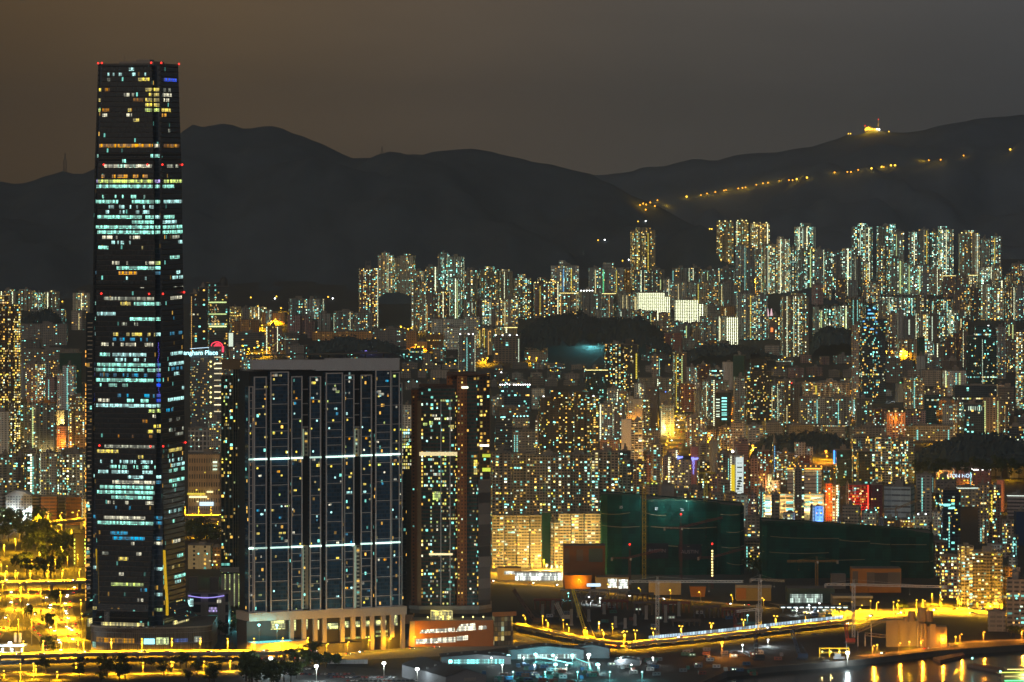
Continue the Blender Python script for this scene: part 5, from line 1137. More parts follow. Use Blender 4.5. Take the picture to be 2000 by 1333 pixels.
for k in range(4):
 fa, sp = MB(), MB()
 for a, b in zip(levels, levels[1:]):
  if a < 44: continue
  p, q = face_at(k, a); r, s = face_at(k, b)
  L = (q - p).length
  fa.face([(p.x, p.y, a), (q.x, q.y, a), (s.x, s.y, b), (r.x, r.y, b)], 0, [(-L / 2, a - 24), (L / 2, a - 24), (L / 2, b - 24), (-L / 2, b - 24)])
  n = DIRS[k][1]
  for e1, e2 in ((p, r), (s, q)):
   e3, e4 = e1 - n * 1.4, e2 - n * 1.4
   z1, z2 = (a, b) if e1 is p else (b, a)
   fa.face([(e3.x, e3.y, z1), (e1.x, e1.y, z1), (e2.x, e2.y, z2), (e4.x, e4.y, z2)], 0)
  m1, m2 = p + n * .10, q + n * .10
  sp.bar((m1.x, m1.y, a + .1), (m2.x, m2.y, a + .1), .30)
 fa.build('curtain_wall', GLASS, icc)
 sp.build('spandrel_trim', SPAN, icc)

 cp = MB(); p, q = face_at(k, 44); n = DIRS[k][1]; d = DIRS[k][0]
 steps = [(44, 0, 0), (38, 2.2, .6), (33, 5.2, 1.4), (29.5, 9.0, 2.4)]
 for (z1, o1, e1), (z2, o2, e2) in zip(steps, steps[1:]):
  a, b, c_, e_ = p + n * o1 - d * e1, q + n * o1 + d * e1, q + n * o2 + d * e2, p + n * o2 - d * e2
  L = (b - a).length
  cp.face([(e_.x, e_.y, z2), (c_.x, c_.y, z2), (b.x, b.y, z1), (a.x, a.y, z1)], 0, [(0, z2 * 3), (L, z2 * 3), (L, z1 * 3), (0, z1 * 3)])
  cp.bar((e_.x, e_.y, z2), (c_.x, c_.y, z2), .25, 1)
 cp.build('entrance_canopy', [GLASS, SPAN], icc)
 lob = MB(); a, b = p + n * 3.0 + d * 3, q + n * 3.0 - d * 3
 lob.box(((a + b) / 2).x, ((a + b) / 2).y, 22.5, abs((b - a).x) + (1 if k % 2 else 0), abs((b - a).y) + (0 if k % 2 else 1), 6.4)
 lob.build('lobby_glazing', window_glow('lobby_glow', (1, .86, .35), 1.3), icc)
# roof: parapet, plant
q = MB()
for k in range(4):
 p, r = face_at(k, ZT); q.bar((p.x, p.y, ZT + .6), (r.x, r.y, ZT + .6), .7)
q.build('parapet', SPAN, icc)
q = MB(); q.box(2, 3, ZT, 30, 26, 3.2); q.box(6, 0, ZT + 3.2, 12, 10, 1.6); q.bar((-12, 0, ZT), (-12, 0, ZT + 9), .25); q.build('roof_plant', M['tank'], icc)
# dark mechanical floors
for py in (302, 312, 558, 566, 858, 866):
 for k in range(4):
  q = MB()
  z = zI(py); p, r = face_at(k, z); n = DIRS[k][1]; p, r = p + n * .16, r + n * .16
  q.face([(p.x, p.y, z - 1.4), (r.x, r.y, z - 1.4), (r.x, r.y, z + 1.4), (p.x, p.y, z + 1.4)], 0); q.build('louvre_band', plain('black_louvre', (.012, .012, .012), .9), icc)
# lit floors as read off the photograph: (row, from, to, density, colour, strength of run) on the front, notch and right face
rows = [(140, 205, 262, .25, 'c'), (147, 203, 300, .12, 'c'), (159, 270, 292, .7, 'y'), (158, 205, 220, .5, 'g'), (177, 205, 215, .6, 'd'), (177, 262, 275, .5, 'c'), (178, 284, 300, .9, 'y'), (186, 220, 262, .5, 'w'), (187, 284, 300, .85, 'y'), (195, 260, 282, .6, 'd'), (195, 284, 300, .9, 'y'), (203, 284, 299, .9, 'y'), (212, 270, 300, .9, 'l'), (211, 250, 258, .6, 'd'), (219, 200, 214, .6, 'd'), (219, 250, 280, .5, 'y'), (228, 200, 258, .45, 'w'), (236, 260, 272, .7, 'y'), (245, 200, 210, .5, 'd'), (253, 230, 240, .5, 'd'), (261, 260, 300, .35, 'o'), (281, 203, 298, .9, 'd'), (290, 191, 301, .85, 'o'),
 (301, 294, 301, .9, 't'), (311, 232, 276, .5, 't'), (321, 230, 272, .5, 't'), (330, 204, 297, .95, 'w'), (341, 198, 300, .45, 'o'), (354, 188, 300, .97, 'l'), (368, 188, 300, .85, 't'), (380, 200, 300, .35, 't'), (390, 188, 302, .92, 't'), (400, 200, 300, .4, 'c'), (411, 200, 303, .42, 'c'), (422, 190, 304, .9, 't'), (434, 258, 304, .92, 't'), (444, 190, 305, .75, 't'), (455, 190, 306, .9, 't'), (466, 200, 230, .6, 'w'), (466, 240, 300, .15, 'w'), (478, 218, 258, .5, 'c'), (489, 192, 212, .9, 't'), (489, 260, 280, .2, 'y'), (510, 203, 306, .5, 'w'), (521, 228, 307, .65, 't'), (532, 232, 268, .7, 'o'), (544, 240, 290, .15, 'c'), (567, 225, 282, .3, 'w'), (585, 203, 301, .97, 'g'), (595, 236, 256, .8, 'y'), (595, 262, 305, .7, 't'),
 (616, 190, 226, .9, 'c'), (627, 254, 306, .65, 't'), (638, 228, 270, .4, 'g'), (649, 205, 306, .5, 'y'), (660, 204, 290, .45, 'b'), (670, 198, 306, .4, 'w'), (692, 195, 216, .6, 't'), (692, 220, 286, .9, 'c'), (703, 225, 290, .5, 'c'), (714, 190, 308, .88, 't'), (724, 188, 308, .92, 't'), (735, 195, 300, .4, 'b'), (746, 188, 300, .88, 't'), (757, 195, 250, .4, 't'), (768, 230, 306, .3, 'b'), (779, 192, 214, .8, 'w'), (779, 248, 290, .6, 't'), (789, 188, 308, .97, 'c'), (800, 290, 309, .9, 'l'), (812, 290, 306, .5, 'w'), (821, 215, 300, .12, 'd'), (832, 300, 309, .8, 'y'), (843, 215, 309, .25, 'y'), (852, 210, 300, .2, 'd'), (862, 215, 280, .15, 'o'), (873, 204, 302, .97, 'g'), (883, 190, 232, .8, 'y'), (893, 270, 280, .5, 'y'), (903, 196, 300, .25, 'c'), (914, 195, 312, .45, 't'), (924, 192, 312, .6, 'c'), (934, 250, 280, .6, 'c'), (945, 220, 312, .65, 'w'), (955, 195, 300, .75, 't'), (965, 190, 312, .75, 't'), (975, 218, 300, .95, 't'), (985, 210, 300, .5, 'w'), (995, 205, 260, .2, 'b'), (1014, 203, 284, .65, 'w'), (1026, 190, 312, .85, 't'), (1044, 216, 250, .8, 'b'), (1055, 220, 283, .97, 'b'), (1066, 256, 309, .55, 'w'), (1086, 200, 212, .9, 'g'), (1086, 260, 276, .95, 'w'), (1096, 232, 251, .97, 'y'), (1116, 232, 242, .6, 'w'), (1137, 217, 281, .95, 'l'), (1155, 270, 292, .35, 'b'), (1173, 240, 280, .25, 'w')]
rows_r = [(186, 318, 335, .7, 'w'), (177, 318, 333, .4, 'g'), (195, 318, 330, .5, 'w'), (158, 320, 345, .7, 'n'), (212, 316, 333, .7, 'y'), (228, 316, 325, .6, 'o'), (253, 325, 342, .4, 'g'), (281, 330, 345, .5, 'o'), (290, 320, 350, .5, 'd'), (330, 326, 348, .7, 'g'), (354, 320, 356, .95, 'l'), (368, 318, 340, .7, 't'), (390, 320, 357, .75, 'c'), (422, 320, 340, .85, 't'), (434, 318, 345, .9, 'c'), (444, 318, 360, .9, 't'), (455, 318, 360, .92, 't'), (466, 336, 350, .7, 'g'), (478, 348, 360, .8, 'c'), (500, 332, 350, .7, 't'), (532, 344, 352, .8, 'c'), (543, 337, 362, .6, 'c'), (567, 332, 362, .5, 'g'), (583, 333, 355, .95, 'w'), (627, 330, 362, .4, 'b'), (649, 332, 360, .3, 'b'), (690, 333, 356, .85, 'c'), (711, 330, 364, .7, 'c'), (722, 335, 362, .4, 'b'), (731, 340, 358, .6, 'c'), (762, 355, 363, .9, 'c'), (787, 328, 364, .95, 'c'), (800, 325, 340, .5, 'b'), (822, 330, 362, .4, 'g'), (838, 330, 360, .4, 'g'), (850, 330, 358, .35, 'g'), (884, 330, 355, .7, 'y'), (896, 328, 352, .5, 't'), (905, 330, 362, .55, 'c'), (915, 330, 362, .55, 'c'), (926, 330, 362, .6, 't'), (938, 330, 360, .6, 't'), (950, 332, 350, .4, 't'), (980, 336, 350, .4, 'w'), (1005, 330, 350, .3, 'c'), (1026, 330, 345, .4, 't'), (1060, 338, 352, .8, 'w'), (1088, 346, 358, .85, 't'), (1110, 336, 350, .4, 'y'), (1130, 340, 362, .9, 't'), (1142, 342, 356, .5, 'c'), (1178, 344, 356, .7, 'y')]
st = Strips(); rng = random.Random(5)
def fx(k, py):
 z = zI(py); out = []
 for p in face_at(k, z):
  w = icc.location + Vector((p.x * math.cos(R(-15.5)) - p.y * math.sin(R(-15.5)), p.x * math.sin(R(-15.5)) + p.y * math.cos(R(-15.5)), 0))
  out.append(1000 + w.x * F / w.y)
 return out
for k, RW in ((0, rows), (1, rows_r)):
 for (py, x0, x1, dens, c) in RW:
  z = 24 + 4.2 * round((zI(py) - 24) / 4.2 - .5) + .95
  a, b = face_at(k, z); xa, xb = fx(k, py); L = (b - a).length; d = (b - a).normalized()
  u0, u1 = max(0.3, (x0 - xa) / (xb - xa) * L), min(L - .3, (x1 - xa) / (xb - xa) * L)
  u = u0
  while u < u1 - .8:
   w = rng.choice((1.5, 1.5, 3, 4.5)) if dens < .6 else rng.choice((3, 6, 9, 12))
   w = min(w, u1 - u)
   if rng.random() < (dens ** .75 if dens < .6 else .97): st.add(a, d, u, u + w - .15, z, z + 2.7, c)
   u += w if dens > .6 else w * rng.choice((1, 1.3, 2))
# spill into the corner notch
for (py, c) in [(178, 'y'), (187, 'y'), (195, 'y'), (203, 'y'), (212, 'l'), (290, 'w'), (301, 't'), (354, 'p'), (368, 't'), (390, 't'), (422, 'c'), (444, 't'), (455, 't'), (510, 'l'), (521, 't'), (532, 'b'), (595, 't'), (627, 't'), (649, 'c'), (714, 'b'), (724, 'c'), (746, 'b'), (757, 'n'), (768, 'n'), (779, 'n'), (735, 'n'), (789, 'c'), (800, 'l'), (832, 'y'), (843, 'y'), (934, 'c'), (945, 'b'), (1014, 'b'), (1026, 'b'), (1055, 'b'), (1066, 'w'), (1110, 'c'), (1163, 'c'), (1186, 'y'), (1188, 'l')]:
 z = 24 + 4.2 * round((zI(py) - 24) / 4.2 - .5) + .95
 h = tabv(S_T, z) / 2 - 1.0
 st.add(Vector((h - 5.6, -h + 5.6, 0)), Vector((1, 0, 0)), .3, 5.2, z, z + 2.7, c)
 if rng.random() < .5: st.add(Vector((-h, -h + 5.6, 0)), Vector((1, 0, 0)), .3, 5.2, z, z + 2.7, c)
st.build(icc)
# gold lamplight painted as emission on inner returns of the flaring facade panels near the foot, cool light in the notch
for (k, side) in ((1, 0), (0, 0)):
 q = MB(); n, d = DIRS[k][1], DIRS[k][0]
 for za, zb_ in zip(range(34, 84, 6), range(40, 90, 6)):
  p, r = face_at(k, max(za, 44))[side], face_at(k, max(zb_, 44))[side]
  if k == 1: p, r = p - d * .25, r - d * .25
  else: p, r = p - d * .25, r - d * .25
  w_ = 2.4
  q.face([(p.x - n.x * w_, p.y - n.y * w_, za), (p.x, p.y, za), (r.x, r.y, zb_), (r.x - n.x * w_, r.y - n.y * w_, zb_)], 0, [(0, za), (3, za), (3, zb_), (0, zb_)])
 q.build('gold_lit_return', glowing('gold_light_paint', (1, .60, .02), .55, var=.6), icc)
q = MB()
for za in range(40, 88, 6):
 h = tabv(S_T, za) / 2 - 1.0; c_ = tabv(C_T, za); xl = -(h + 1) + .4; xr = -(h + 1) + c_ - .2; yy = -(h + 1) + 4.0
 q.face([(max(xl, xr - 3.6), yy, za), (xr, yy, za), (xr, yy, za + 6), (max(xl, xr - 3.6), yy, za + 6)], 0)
q.build('gold_lit_return', glowing('gold_light_paint', (1, .60, .02), .55, var=.6), icc)  # gold lamplight of the left notch put in as a glowing sheet
# violet strings in the notch
q = MB()
for py in range(672, 775, 4):
 z = zI(py); h = tabv(S_T, z) / 2 - 1.0
 q.box(h - 3.0 + rng.uniform(-.7, .7), -h + 5.4, z, .5, .3, 1.2)
q.build('blue_light_string', glowing('violet_led', (.16, .12, 1), 1.8, var=.6), icc)
for py, cols in ((128, ('a', 'b', 'c', 'd')), (322, ('b', 'c', 'd')), (574, ('b', 'c', 'd')), (871, ('b', 'c', 'd'))):
 z = ZT + 1.6 if py == 128 else zI(py)
 pts = [face_at(3, z)[1], face_at(0, z)[0], face_at(0, z)[1], face_at(1, z)[0], face_at(1, z)[1]]
 for i, p in enumerate(pts):
  if py != 128 and i == 0: continue
  w = p * 1.0
  if i in (1, 2): w = w + Vector((0, -.8, 0)) + Vector((5 if i == 1 else -5, 0, 0)) * (0 if py == 128 else 1)
  if i in (3, 4): w = w + Vector((.8, 0, 0))
  q = MB(); q.ball((w.x, w.y, z), .85, 8); q.build('beacon', LM['r'], icc)
# podium with the drive court
YP = 3748.0
pod = empty('mall_podium', 'curved grey ribbed podium under the supertall with shop windows and incised hotel lettering', 'podium', ((291 - 1000) * YP / F, YP, 4))
def oval(a, b_, y0, n=40, cut=1.0): return [(a * math.cos(t), y0 + b_ * math.sin(t)) for t in [math.pi + math.pi * k / n for k in range(n + 1)]] + [(a, y0 + 70), (-a, y0 + 70)]
pp = oval(50, 26, 26)
PODM = facade('podium_ribs', Wall=(.20, .17, .15), Glass=(.075, .065, .06), CW=1.6, CH=9.5, MU=.22, ML=.05, MH=.9, Lit=0, Stair=0, Warm=0, Strength=0, Band=0, Gloss=.5)
q = MB(); q.prism(pp, 0, 22, 0, 1); q.build('ribbed_wall', [PODM, plain('drive_court', (.14, .13, .12), .8)], pod)
for z, h, mat in ((17.2, .5, M['conc']), (8.6, .5, M['conc']), (21.4, 1.8, M['tank'])):
 q = MB(); o2 = oval(50.4, 26.4, 26)
 for a, b_ in zip(o2[:41], o2[1:41]): q.bar((a[0], a[1], z), (b_[0], b_[1], z), h / 2)
 q.build('cornice', mat, pod)
def on_oval(t): return Vector((50.15 * math.cos(t), 26 + 26.15 * math.sin(t), 0))
def pod_strip(px0, px1, z0, z1, mat, name):
 q = MB()
 X0, X1 = (px0 - 291) * YP / F, (px1 - 291) * YP / F; n = 8
 for i in range(n):
  xa, xb = X0 + (X1 - X0) * i / n, X0 + (X1 - X0) * (i + 1) / n
  f = lambda x: 26 - 26.5 * math.sqrt(max(0, 1 - (x / 50.5) ** 2)) - .1
  q.face([(xa, f(xa), z0), (xb, f(xb), z0), (xb, f(xb), z1), (xa, f(xa), z1)], 0, [(xa, z0), (xb, z0), (xb, z1), (xa, z1)])
 q.build(name, mat, pod)
pod_strip(186, 262, 8.8, 13.0, window_glow('shop_amber', (1, .5, .12), .55), 'shop_window')
pod_strip(281, 302, 8.2, 12.8, glowing('shop_sign_cyan', (.35, .85, 1), 2.0, var=.3), 'shop_sign')
pod_strip(305, 329, 8.0, 13.6, window_glow('showcase', (.85, 1, .45), 1.6), 'shop_window')
pod_strip(336, 366, 9.5, 12.4, window_glow('shop_blue', (.3, .4, .9), .35), 'shop_window')
pod_strip(378, 392, 9.0, 13.5, window_glow('shop_dim', (.7, .75, .6), .5), 'shop_window')
pod_strip(176, 184, 4, 9, window_glow('shop_teal', (.5, .9, .7), .6), 'shop_window')
def lettering(text, size, mat, parent, loc, rx=90, rz=0.0, name='lettering', ext=.12):
 cu = bpy.data.curves.new(name, 'FONT'); cu.body = text; cu.size = size; cu.extrude = ext; cu.align_x = 'CENTER'
 cu.materials.append(mat)
 t_ = bpy.data.objects.new(name, cu); COL.objects.link(t_)
 me = bpy.data.meshes.new_from_object(t_.evaluated_get(bpy.context.evaluated_depsgraph_get())); bpy.data.objects.remove(t_); bpy.data.curves.remove(cu)
 o = link(me, name, parent, loc); o.rotation_euler = (R(rx), 0, rz)
 return o
INK = plain('dark_bronze', (.05, .03, .02), .5)
word = 'THE RITZ-CARLTON'
for i, ch in enumerate(word):
 if ch == ' ': continue
 x = (204 + (258 - 204) * (i + .5) / len(word) - 291) * YP / F
 f = 26 - 26.5 * math.sqrt(max(0, 1 - (x / 50.5) ** 2)); sl = math.atan2(26.5 / 50.5 * (x / 50.5) / math.sqrt(1 - (x / 50.5) ** 2), 1)
 lettering(ch, 2.6 if ch in 'TRC' else 2.3, INK, pod, (x, f - .35, 17.9), rz=sl)
for i in range(4):
 q = MB(); q.bar(((203 + 2.6 * i - 291) * YP / F, 9, 22), ((203 + 2.6 * i - 291) * YP / F, 9, 34), .2); q.build('flagpole', M['white'], pod)
# ---------------------------------------------------------------- slim banded tower behind the supertall
YS = 3862.0
slim = empty('banded_tower', 'slim dark tower with pale floor slabs showing left of the supertall', 'apartment tower', ((184 - 1000) * YS / F, YS, 4))
zs = lambda py: EYE - (py - HZ) * YS / F - 4
q = MB(); wS = 32 * YS / F; q.prism([(-wS / 2, 0), (wS / 2, 0), (wS / 2, 24), (-wS / 2, 24)], 0, zs(612), 0, 1); q.build('glass_shaft', [facade('slim_glass', Wall=(.03, .035, .04), Glass=(.012, .02, .024), CW=2.4, CH=3.6, MU=.04, ML=.1, MH=.9, Lit=.03, Stair=0, Warm=.5, Strength=1.0, Band=0, Gloss=.2), M['roof']], slim)
q = MB(); y = 632.0; k_ = 0
while y < 1170:
 q.box(.6, -.35, zs(y), wS - 1.5, .7, .75); y += 8.65; k_ += 1
q.build('floor_slab_trim', plain('pale_slab', (.62, .52, .40), .7), slim)
q = MB()
for i in range(60):
 if rng.random() < .6: q.box(-wS / 2 - .3, .8, zs(690 + 8.2 * i) , .5, 1.2, 2.2)
q.build('edge_light_string', glowing('edge_orange', (1, .42, .06), 2.0, var=.7), slim)
for (y, x, c) in ((1055, 173, 'o'), (1072, 172, 'w'), (995, 174, 'w'), (983, 172, 'w'), (842, 183, 'r'), (905, 186, 'w'), (911, 173, 'w'), (930, 186, 'y')):
 link(PANE.get(c, PANE['o']), 'lit_window', slim, ((x - 184) * YS / F, -.3, zs(y)), 0, (1.6, .3, 2))
logo = MB()
for a, b_ in (((-2.6, 2.6), (-1.4, -1.8)), ((-1.4, -1.8), (-.2, 1.6)), ((-.2, 1.6), (1.0, -1.8)), ((1.0, -1.8), (2.2, 2.6))): logo.bar((a[0] - 4, -.8, zs(1148) + a[1]), (b_[0] - 4, -.8, zs(1148) + b_[1]), .3)
logo.build('lettering', glowing('logo_grey', (.6, .6, .55), .45), slim)
# ---------------------------------------------------------------- dark green tower left of the curved slab
YD = 4150.0
dt = empty('residential_tower', 'tall green-black apartment tower with yellow and cyan windows left of the curved slab', 'apartment tower', ((461 - 1000) * YD / F, YD, 4))
zd = lambda py: EYE - (py - HZ) * YD / F - 4
DGL = facade('dark_green_glass', Wall=(.05, .055, .04), Glass=(.012, .022, .016), CW=2.2, CH=3.1, MU=.08, ML=.15, MH=.88, Lit=.05, Stair=0, Warm=.65, Strength=1.6, Band=0, Gloss=.25)
std = Strips()
for (xa, xb, top, y0) in ((-29, -6, 735, 0), (-6, 8, 722, 4), (8, 31, 735, 2)):
 q = MB(); a, b_ = xa * YD / F, xb * YD / F
 q.prism([(a, y0), (b_, y0), (b_, y0 + 24), (a, y0 + 24)], zd(1122), zd(top), 0, 1); q.build('wall', [DGL, M['roof']], dt)
 q = MB()
 for i in range(4):
  x = a + (b_ - a) * i / 3; q.box(x, y0 - .3, zd(1122), .5, .6, zd(top) - zd(1122))
 q.build('pier_trim', plain('olive_stone', (.20, .19, .13), .7), dt)
 for f in range(int((zd(top) - zd(1120)) / 3.1)):
  for s in range(int((b_ - a) / 1.8)):
   if rng.random() < (.20 if xa == -29 else .1 if xa == 8 else .06): std.add(Vector((a + .3 + s * 1.8, y0, 0)), Vector((1, 0, 0)), 0, 1.4, zd(1120) + f * 3.1 + .6, zd(1120) + f * 3.1 + 2.3, rng.choice('yyyyycwtl'), .2)
std.build(dt)
q = MB(); q.box(-5, 8, zd(722), 16, 14, 9); q.build('crown_block', plain('brown_crown', (.22, .15, .08), .8), dt)
q = MB(); q.box(.5, 12, zd(1112), 64 * YD / F, 30, 1.6); q.box(.5, 12, zd(1118), 60 * YD / F, 27, 3); q.build('cornice', M['conc'], dt)
for i in range(7):
 q = MB(); q.box((-26 + 9 * i) * YD / F, 2, 0, 3, 3, zd(1122)); q.build('column', M['conc'], dt)
q = MB(); q.box(0, 10, 0, 56 * YD / F, 12, zd(1124)); q.build('lobby_glazing', window_glow('lobby_lime', (.85, 1, .35), 1.1), dt)
# ---------------------------------------------------------------- the curved glass slab
YH = 3760.0
har = empty('curved_apartment_slab', 'wide dark-blue glass apartment slab with white frame, two bright bands and open slots', 'apartment slab', ((487 - 1000) * 3736 / F, 3736.0, 0), R(25))
ca, sa = math.cos(R(25)), math.sin(R(25))
def hu(px):
 t_ = (px - 1000) / F; x0, y0 = har.location.x, har.location.y
 return (t_ * y0 - x0) / (ca - t_ * sa)
def hz(px, py):
 Y = har.location.y + hu(px) * sa
 return EYE - (py - HZ) * Y / F
def sag(u): return 3.0 * math.sin(math.pi * u / 138.0) * -1
HGL = facade('slab_glass', Wall=(.05, .065, .085), Glass=(.016, .050, .095), CW=1.7, CH=3.15, MU=.06, ML=.12, MH=.86, Lit=.018, Stair=0, Warm=.6, Strength=1.3, Band=0, Gloss=.16)
FRM = plain('pale_frame', (.56, .51, .49), .6, var=.12)
DRK = plain('dark_recess', (.03, .027, .025), .7)
ZB = 39.3
bays = [(488, 495, 755, 2), (496, 519, 736, 0), (526, 560, 726, -1.5), (567, 587, 735, 0), (603, 623, 735, 0), (633, 664, 728, -1.5), (670, 688, 732, 0), (703, 723, 732, 0), (731, 760, 722, -1.5), (764, 779, 727, 0), (780, 786, 748, 2)]
core = MB(); u0, u1 = hu(490), hu(783)
core.prism([(u0, 3.5), ((u0 + u1) / 2, 1.5), (u1, 3.5), (u1, 26), (u0, 26)], ZB, 236, 0, 1); core.build('core_wall', [DRK, M['roof']], har)
sth = Strips(); rng = random.Random(9)
for i, (a, b_, top, off) in enumerate(bays):
 ua, ub = hu(a), hu(b_); y0 = off + sag((ua + ub) / 2); zt2 = hz((a + b_) / 2, top); slotted = i in (3, 4, 6, 7)
 q = MB(); q.prism([(ua, y0), (ub, y0), (ub, y0 + 9), (ua, y0 + 9)], ZB, zt2, 0, 1); q.build('glass_bay', [HGL, M['roof']], har)
 q = MB()
 for u in (ua, ub): q.box(u, y0 - .4, ZB, .9, 1.0, zt2 - ZB)
 z = ZB + 9; step = 15.75
 q.box((ua + ub) / 2, y0 - .4, ZB, ub - ua, .7, .8); q.box((ua + ub) / 2, y0 - .4, zt2 - .9, ub - ua, .7, .9)
 while z < zt2 - 4:
  low_part = z < hz(a, 1085) and slotted
  q.box((ua + ub) / 2, y0 - .35, z, ub - ua, .6, .55)
  z += 3.15 * 2 if (low_part or (i == 0) or (i in (2, 5, 8) and hz(a, 905) < z < hz(a, 835))) else step
 q.build('frame_trim', FRM, har)
 for f in range(int((zt2 - ZB) / 3.15)):
  zf = ZB + f * 3.15 + .5
  for s in range(int((ub - ua) / 1.7)):
   pr = .06 if i in (3, 4, 6, 7) else .042
   if rng.random() < pr: sth.add(Vector((ua + .2 + s * 1.7, y0, 0)), Vector((1, 0, 0)), 0, rng.choice((1.3, 1.5, 2.6)), zf, zf + 1.6, rng.choice('yyyyylwwccbo'), .25)
for (x, y, w, c) in [(560 + .0, 883, 5, 'y'), (649, 760, 8, 'w'), (655, 765, 8, 'l'), (610, 748, 9, 'y'), (616, 742, 5, 'w'), (738, 765, 8, 'w'), (742, 770, 12, 'w'), (574, 788, 5, 'b'), (654, 808, 5, 'b'), (675, 808, 4, 'c'), (535, 733, 9, 'w'), (532, 846, 5, 'l'), (770, 735, 5, 'l'), (740, 772, 5, 'c'), (755, 772, 4, 'o'), (680, 730, 4, 'c'), (620, 909, 8, 'y'), (573, 898, 10, 'y'), (610, 898, 7, 'w')]:
 i = min(range(len(bays)), key=lambda j: abs((bays[j][0] + bays[j][1]) / 2 - x)); a, b_, top, off = bays[i]
 ua = hu(a); ub = hu(b_); u = max(ua + .3, min(ub - w * .42 - .3, hu(x - w / 2)))
 sth.add(Vector((u, off + sag((ua + ub) / 2), 0)), Vector((1, 0, 0)), 0, w * .42, hz(x, y) - 1, hz(x, y) + 1.1, c, .25)
sth.build(har)
GRN = facade('slot_wall', Wall=(.55, .52, .42), Glass=(.05, .05, .04), CW=6, CH=3.15, MU=.36, ML=.25, MH=.8, Lit=.35, Stair=0, Warm=.8, Strength=1.6, Band=0, Gloss=.5)
for (a, b_) in ((588, 602), (689, 702)):
 for (t1, t2) in ((838, 892), (1066, 1190)):
  q = MB(); ua, ub = hu(a), hu(b_); q.prism([(ua + .4, .2), (ub - .4, -1.2), (ub - .4, 1.4), (ua + .4, 1.4)], hz(a, t2), hz(a, t1), 0); q.build('slot_wall', GRN, har)
  q = MB(); q.box(ua + 1.2, -.9, hz(a, t2), 1.5, .5, hz(a, t1) - hz(a, t2)); q.build('slot_light', glowing('slot_white', (.78, 1, .70), .6, var=.3), har)
 q = MB(); q.box((hu(a) + hu(b_)) / 2, 1.2, hz(a, 836), hu(b_) - hu(a), 2.6, 1.0)
 for y in (762, 790, 812): q.box((hu(a) + hu(b_)) / 2, 1.2, hz(a, y), hu(b_) - hu(a), 1.2, .8)
 q.build('slot_beam', FRM, har)
LB = glowing('light_band', (.68, 1, .86), 2.1, var=.25)
for yl, yr in ((898, 887), (1072, 1059)):
 for (a, b_, top, off) in bays[:-1]:
  ua, ub = hu(a), hu(b_); py = yl + (yr - yl) * ((a + b_) / 2 - 488) / 297
  q = MB(); q.box((ua + ub) / 2, off + sag((ua + ub) / 2) - .9, hz(a, py) - .7, ub - ua + 1.2, 1.0, 1.35); q.build('light_band', LB, har)
WHT = plain('white_crown_panel', (.60, .57, .57), .6, var=.1)
q = MB(); segs = 12
for k in range(segs):
 ua, ub = hu(493) + (hu(779) - hu(493)) * k / segs, hu(493) + (hu(779) - hu(493)) * (k + 1) / segs
 pa = 493 + 286 * (k + .5) / segs
 z1 = hz(pa, 703 if pa < 640 else 700); z0 = hz(pa, 722 if pa < 620 else 724)
 q.prism([(ua, -1.2 + sag(ua)), (ub, -1.2 + sag(ub)), (ub, 4), (ua, 4)], z0, z1, 0, bottom=True)
q.build('white_crown', WHT, har)
q = MB(); za = hz(640, 693)
pl = [(hu(493) + (hu(770) - hu(493)) * k / 14, 4 - 4.5 * math.sin(math.pi * k / 14)) for k in range(15)] + [(hu(770), 22), (hu(493), 22)]
q.prism(pl, za - .2, za + .3, 0, bottom=True)
for k in range(8): q.bar((hu(505 + 36 * k), 8, 236), (hu(505 + 36 * k), 8, za), .5)
q.build('roof_canopy', plain('canopy_steel', (.15, .145, .12), .7), har)
q = MB()
for (a, b_) in ((520, 552), (632, 656), (708, 728)): q.box((hu(a) + hu(b_)) / 2, 10, 236, hu(b_) - hu(a), 8, 4.5)
q.build('roof_plant', M['tank'], har)
# base of the slab: arcade on tall columns, pool terrace
q = MB(); ub0, ub1 = hu(482), hu(790)
q.prism([(ub0, -5), (ub1, -5), (ub1, 24), (ub0, 24)], 32.4, 39.3, 0, bottom=True); q.build('podium_band', plain('podium_stone', (.52, .43, .36), .7, var=.15), har)
PST = plain('podium_column', (.46, .36, .30), .7, var=.15)
for x in (566, 590, 612, 630, 665, 686, 706, 723, 745, 762, 783):
 q = MB(); wide = 3.4; q.box(hu(x), -3.6, 4 if x > 620 and x in (630, 665, 723, 745, 783) else 14, wide, 2.6, 32.4 - (4 if x in (630, 665, 723, 745, 783) else 14)); q.build('column', PST, har)
LOB = window_glow('lobby_yellow', (.98, 1, .42), 1.5)
for (a, b_, t1, t2, mat) in ((528, 556, 1213, 1230, LOB), (566, 577, 1211, 1232, LOB), (589, 600, 1210, 1230, LOB), (611, 622, 1212, 1230, LOB), (634, 659, 1218, 1229, LOB), (670, 681, 1214, 1226, LOB), (690, 702, 1214, 1225, LOB), (710, 722, 1213, 1224, LOB), (733, 753, 1212, 1222, LOB), (764, 775, 1202, 1222, LOB), (670, 722, 1245, 1248, WG['l']), (733, 756, 1232, 1236, WG['l']), (733, 756, 1241, 1244, WG['l'])):
 q = MB(); ua, ub = hu(a), hu(b_); z0, z1 = hz(a, t2), hz(a, t1)
 q.face([(ua, -1.2, z0), (ub, -1.2, z0), (ub, -1.2, z1), (ua, -1.2, z1)], 0, [(ua, z0), (ub, z0), (ub, z1), (ua, z1)]); q.build('lobby_window', mat, har)
q = MB(); q.prism([(ub0, 0), (ub1, 0), (ub1, 22), (ub0, 22)], 4, 32.4, 0); q.build('base_wall', plain('base_dark', (.06, .05, .045), .7), har)
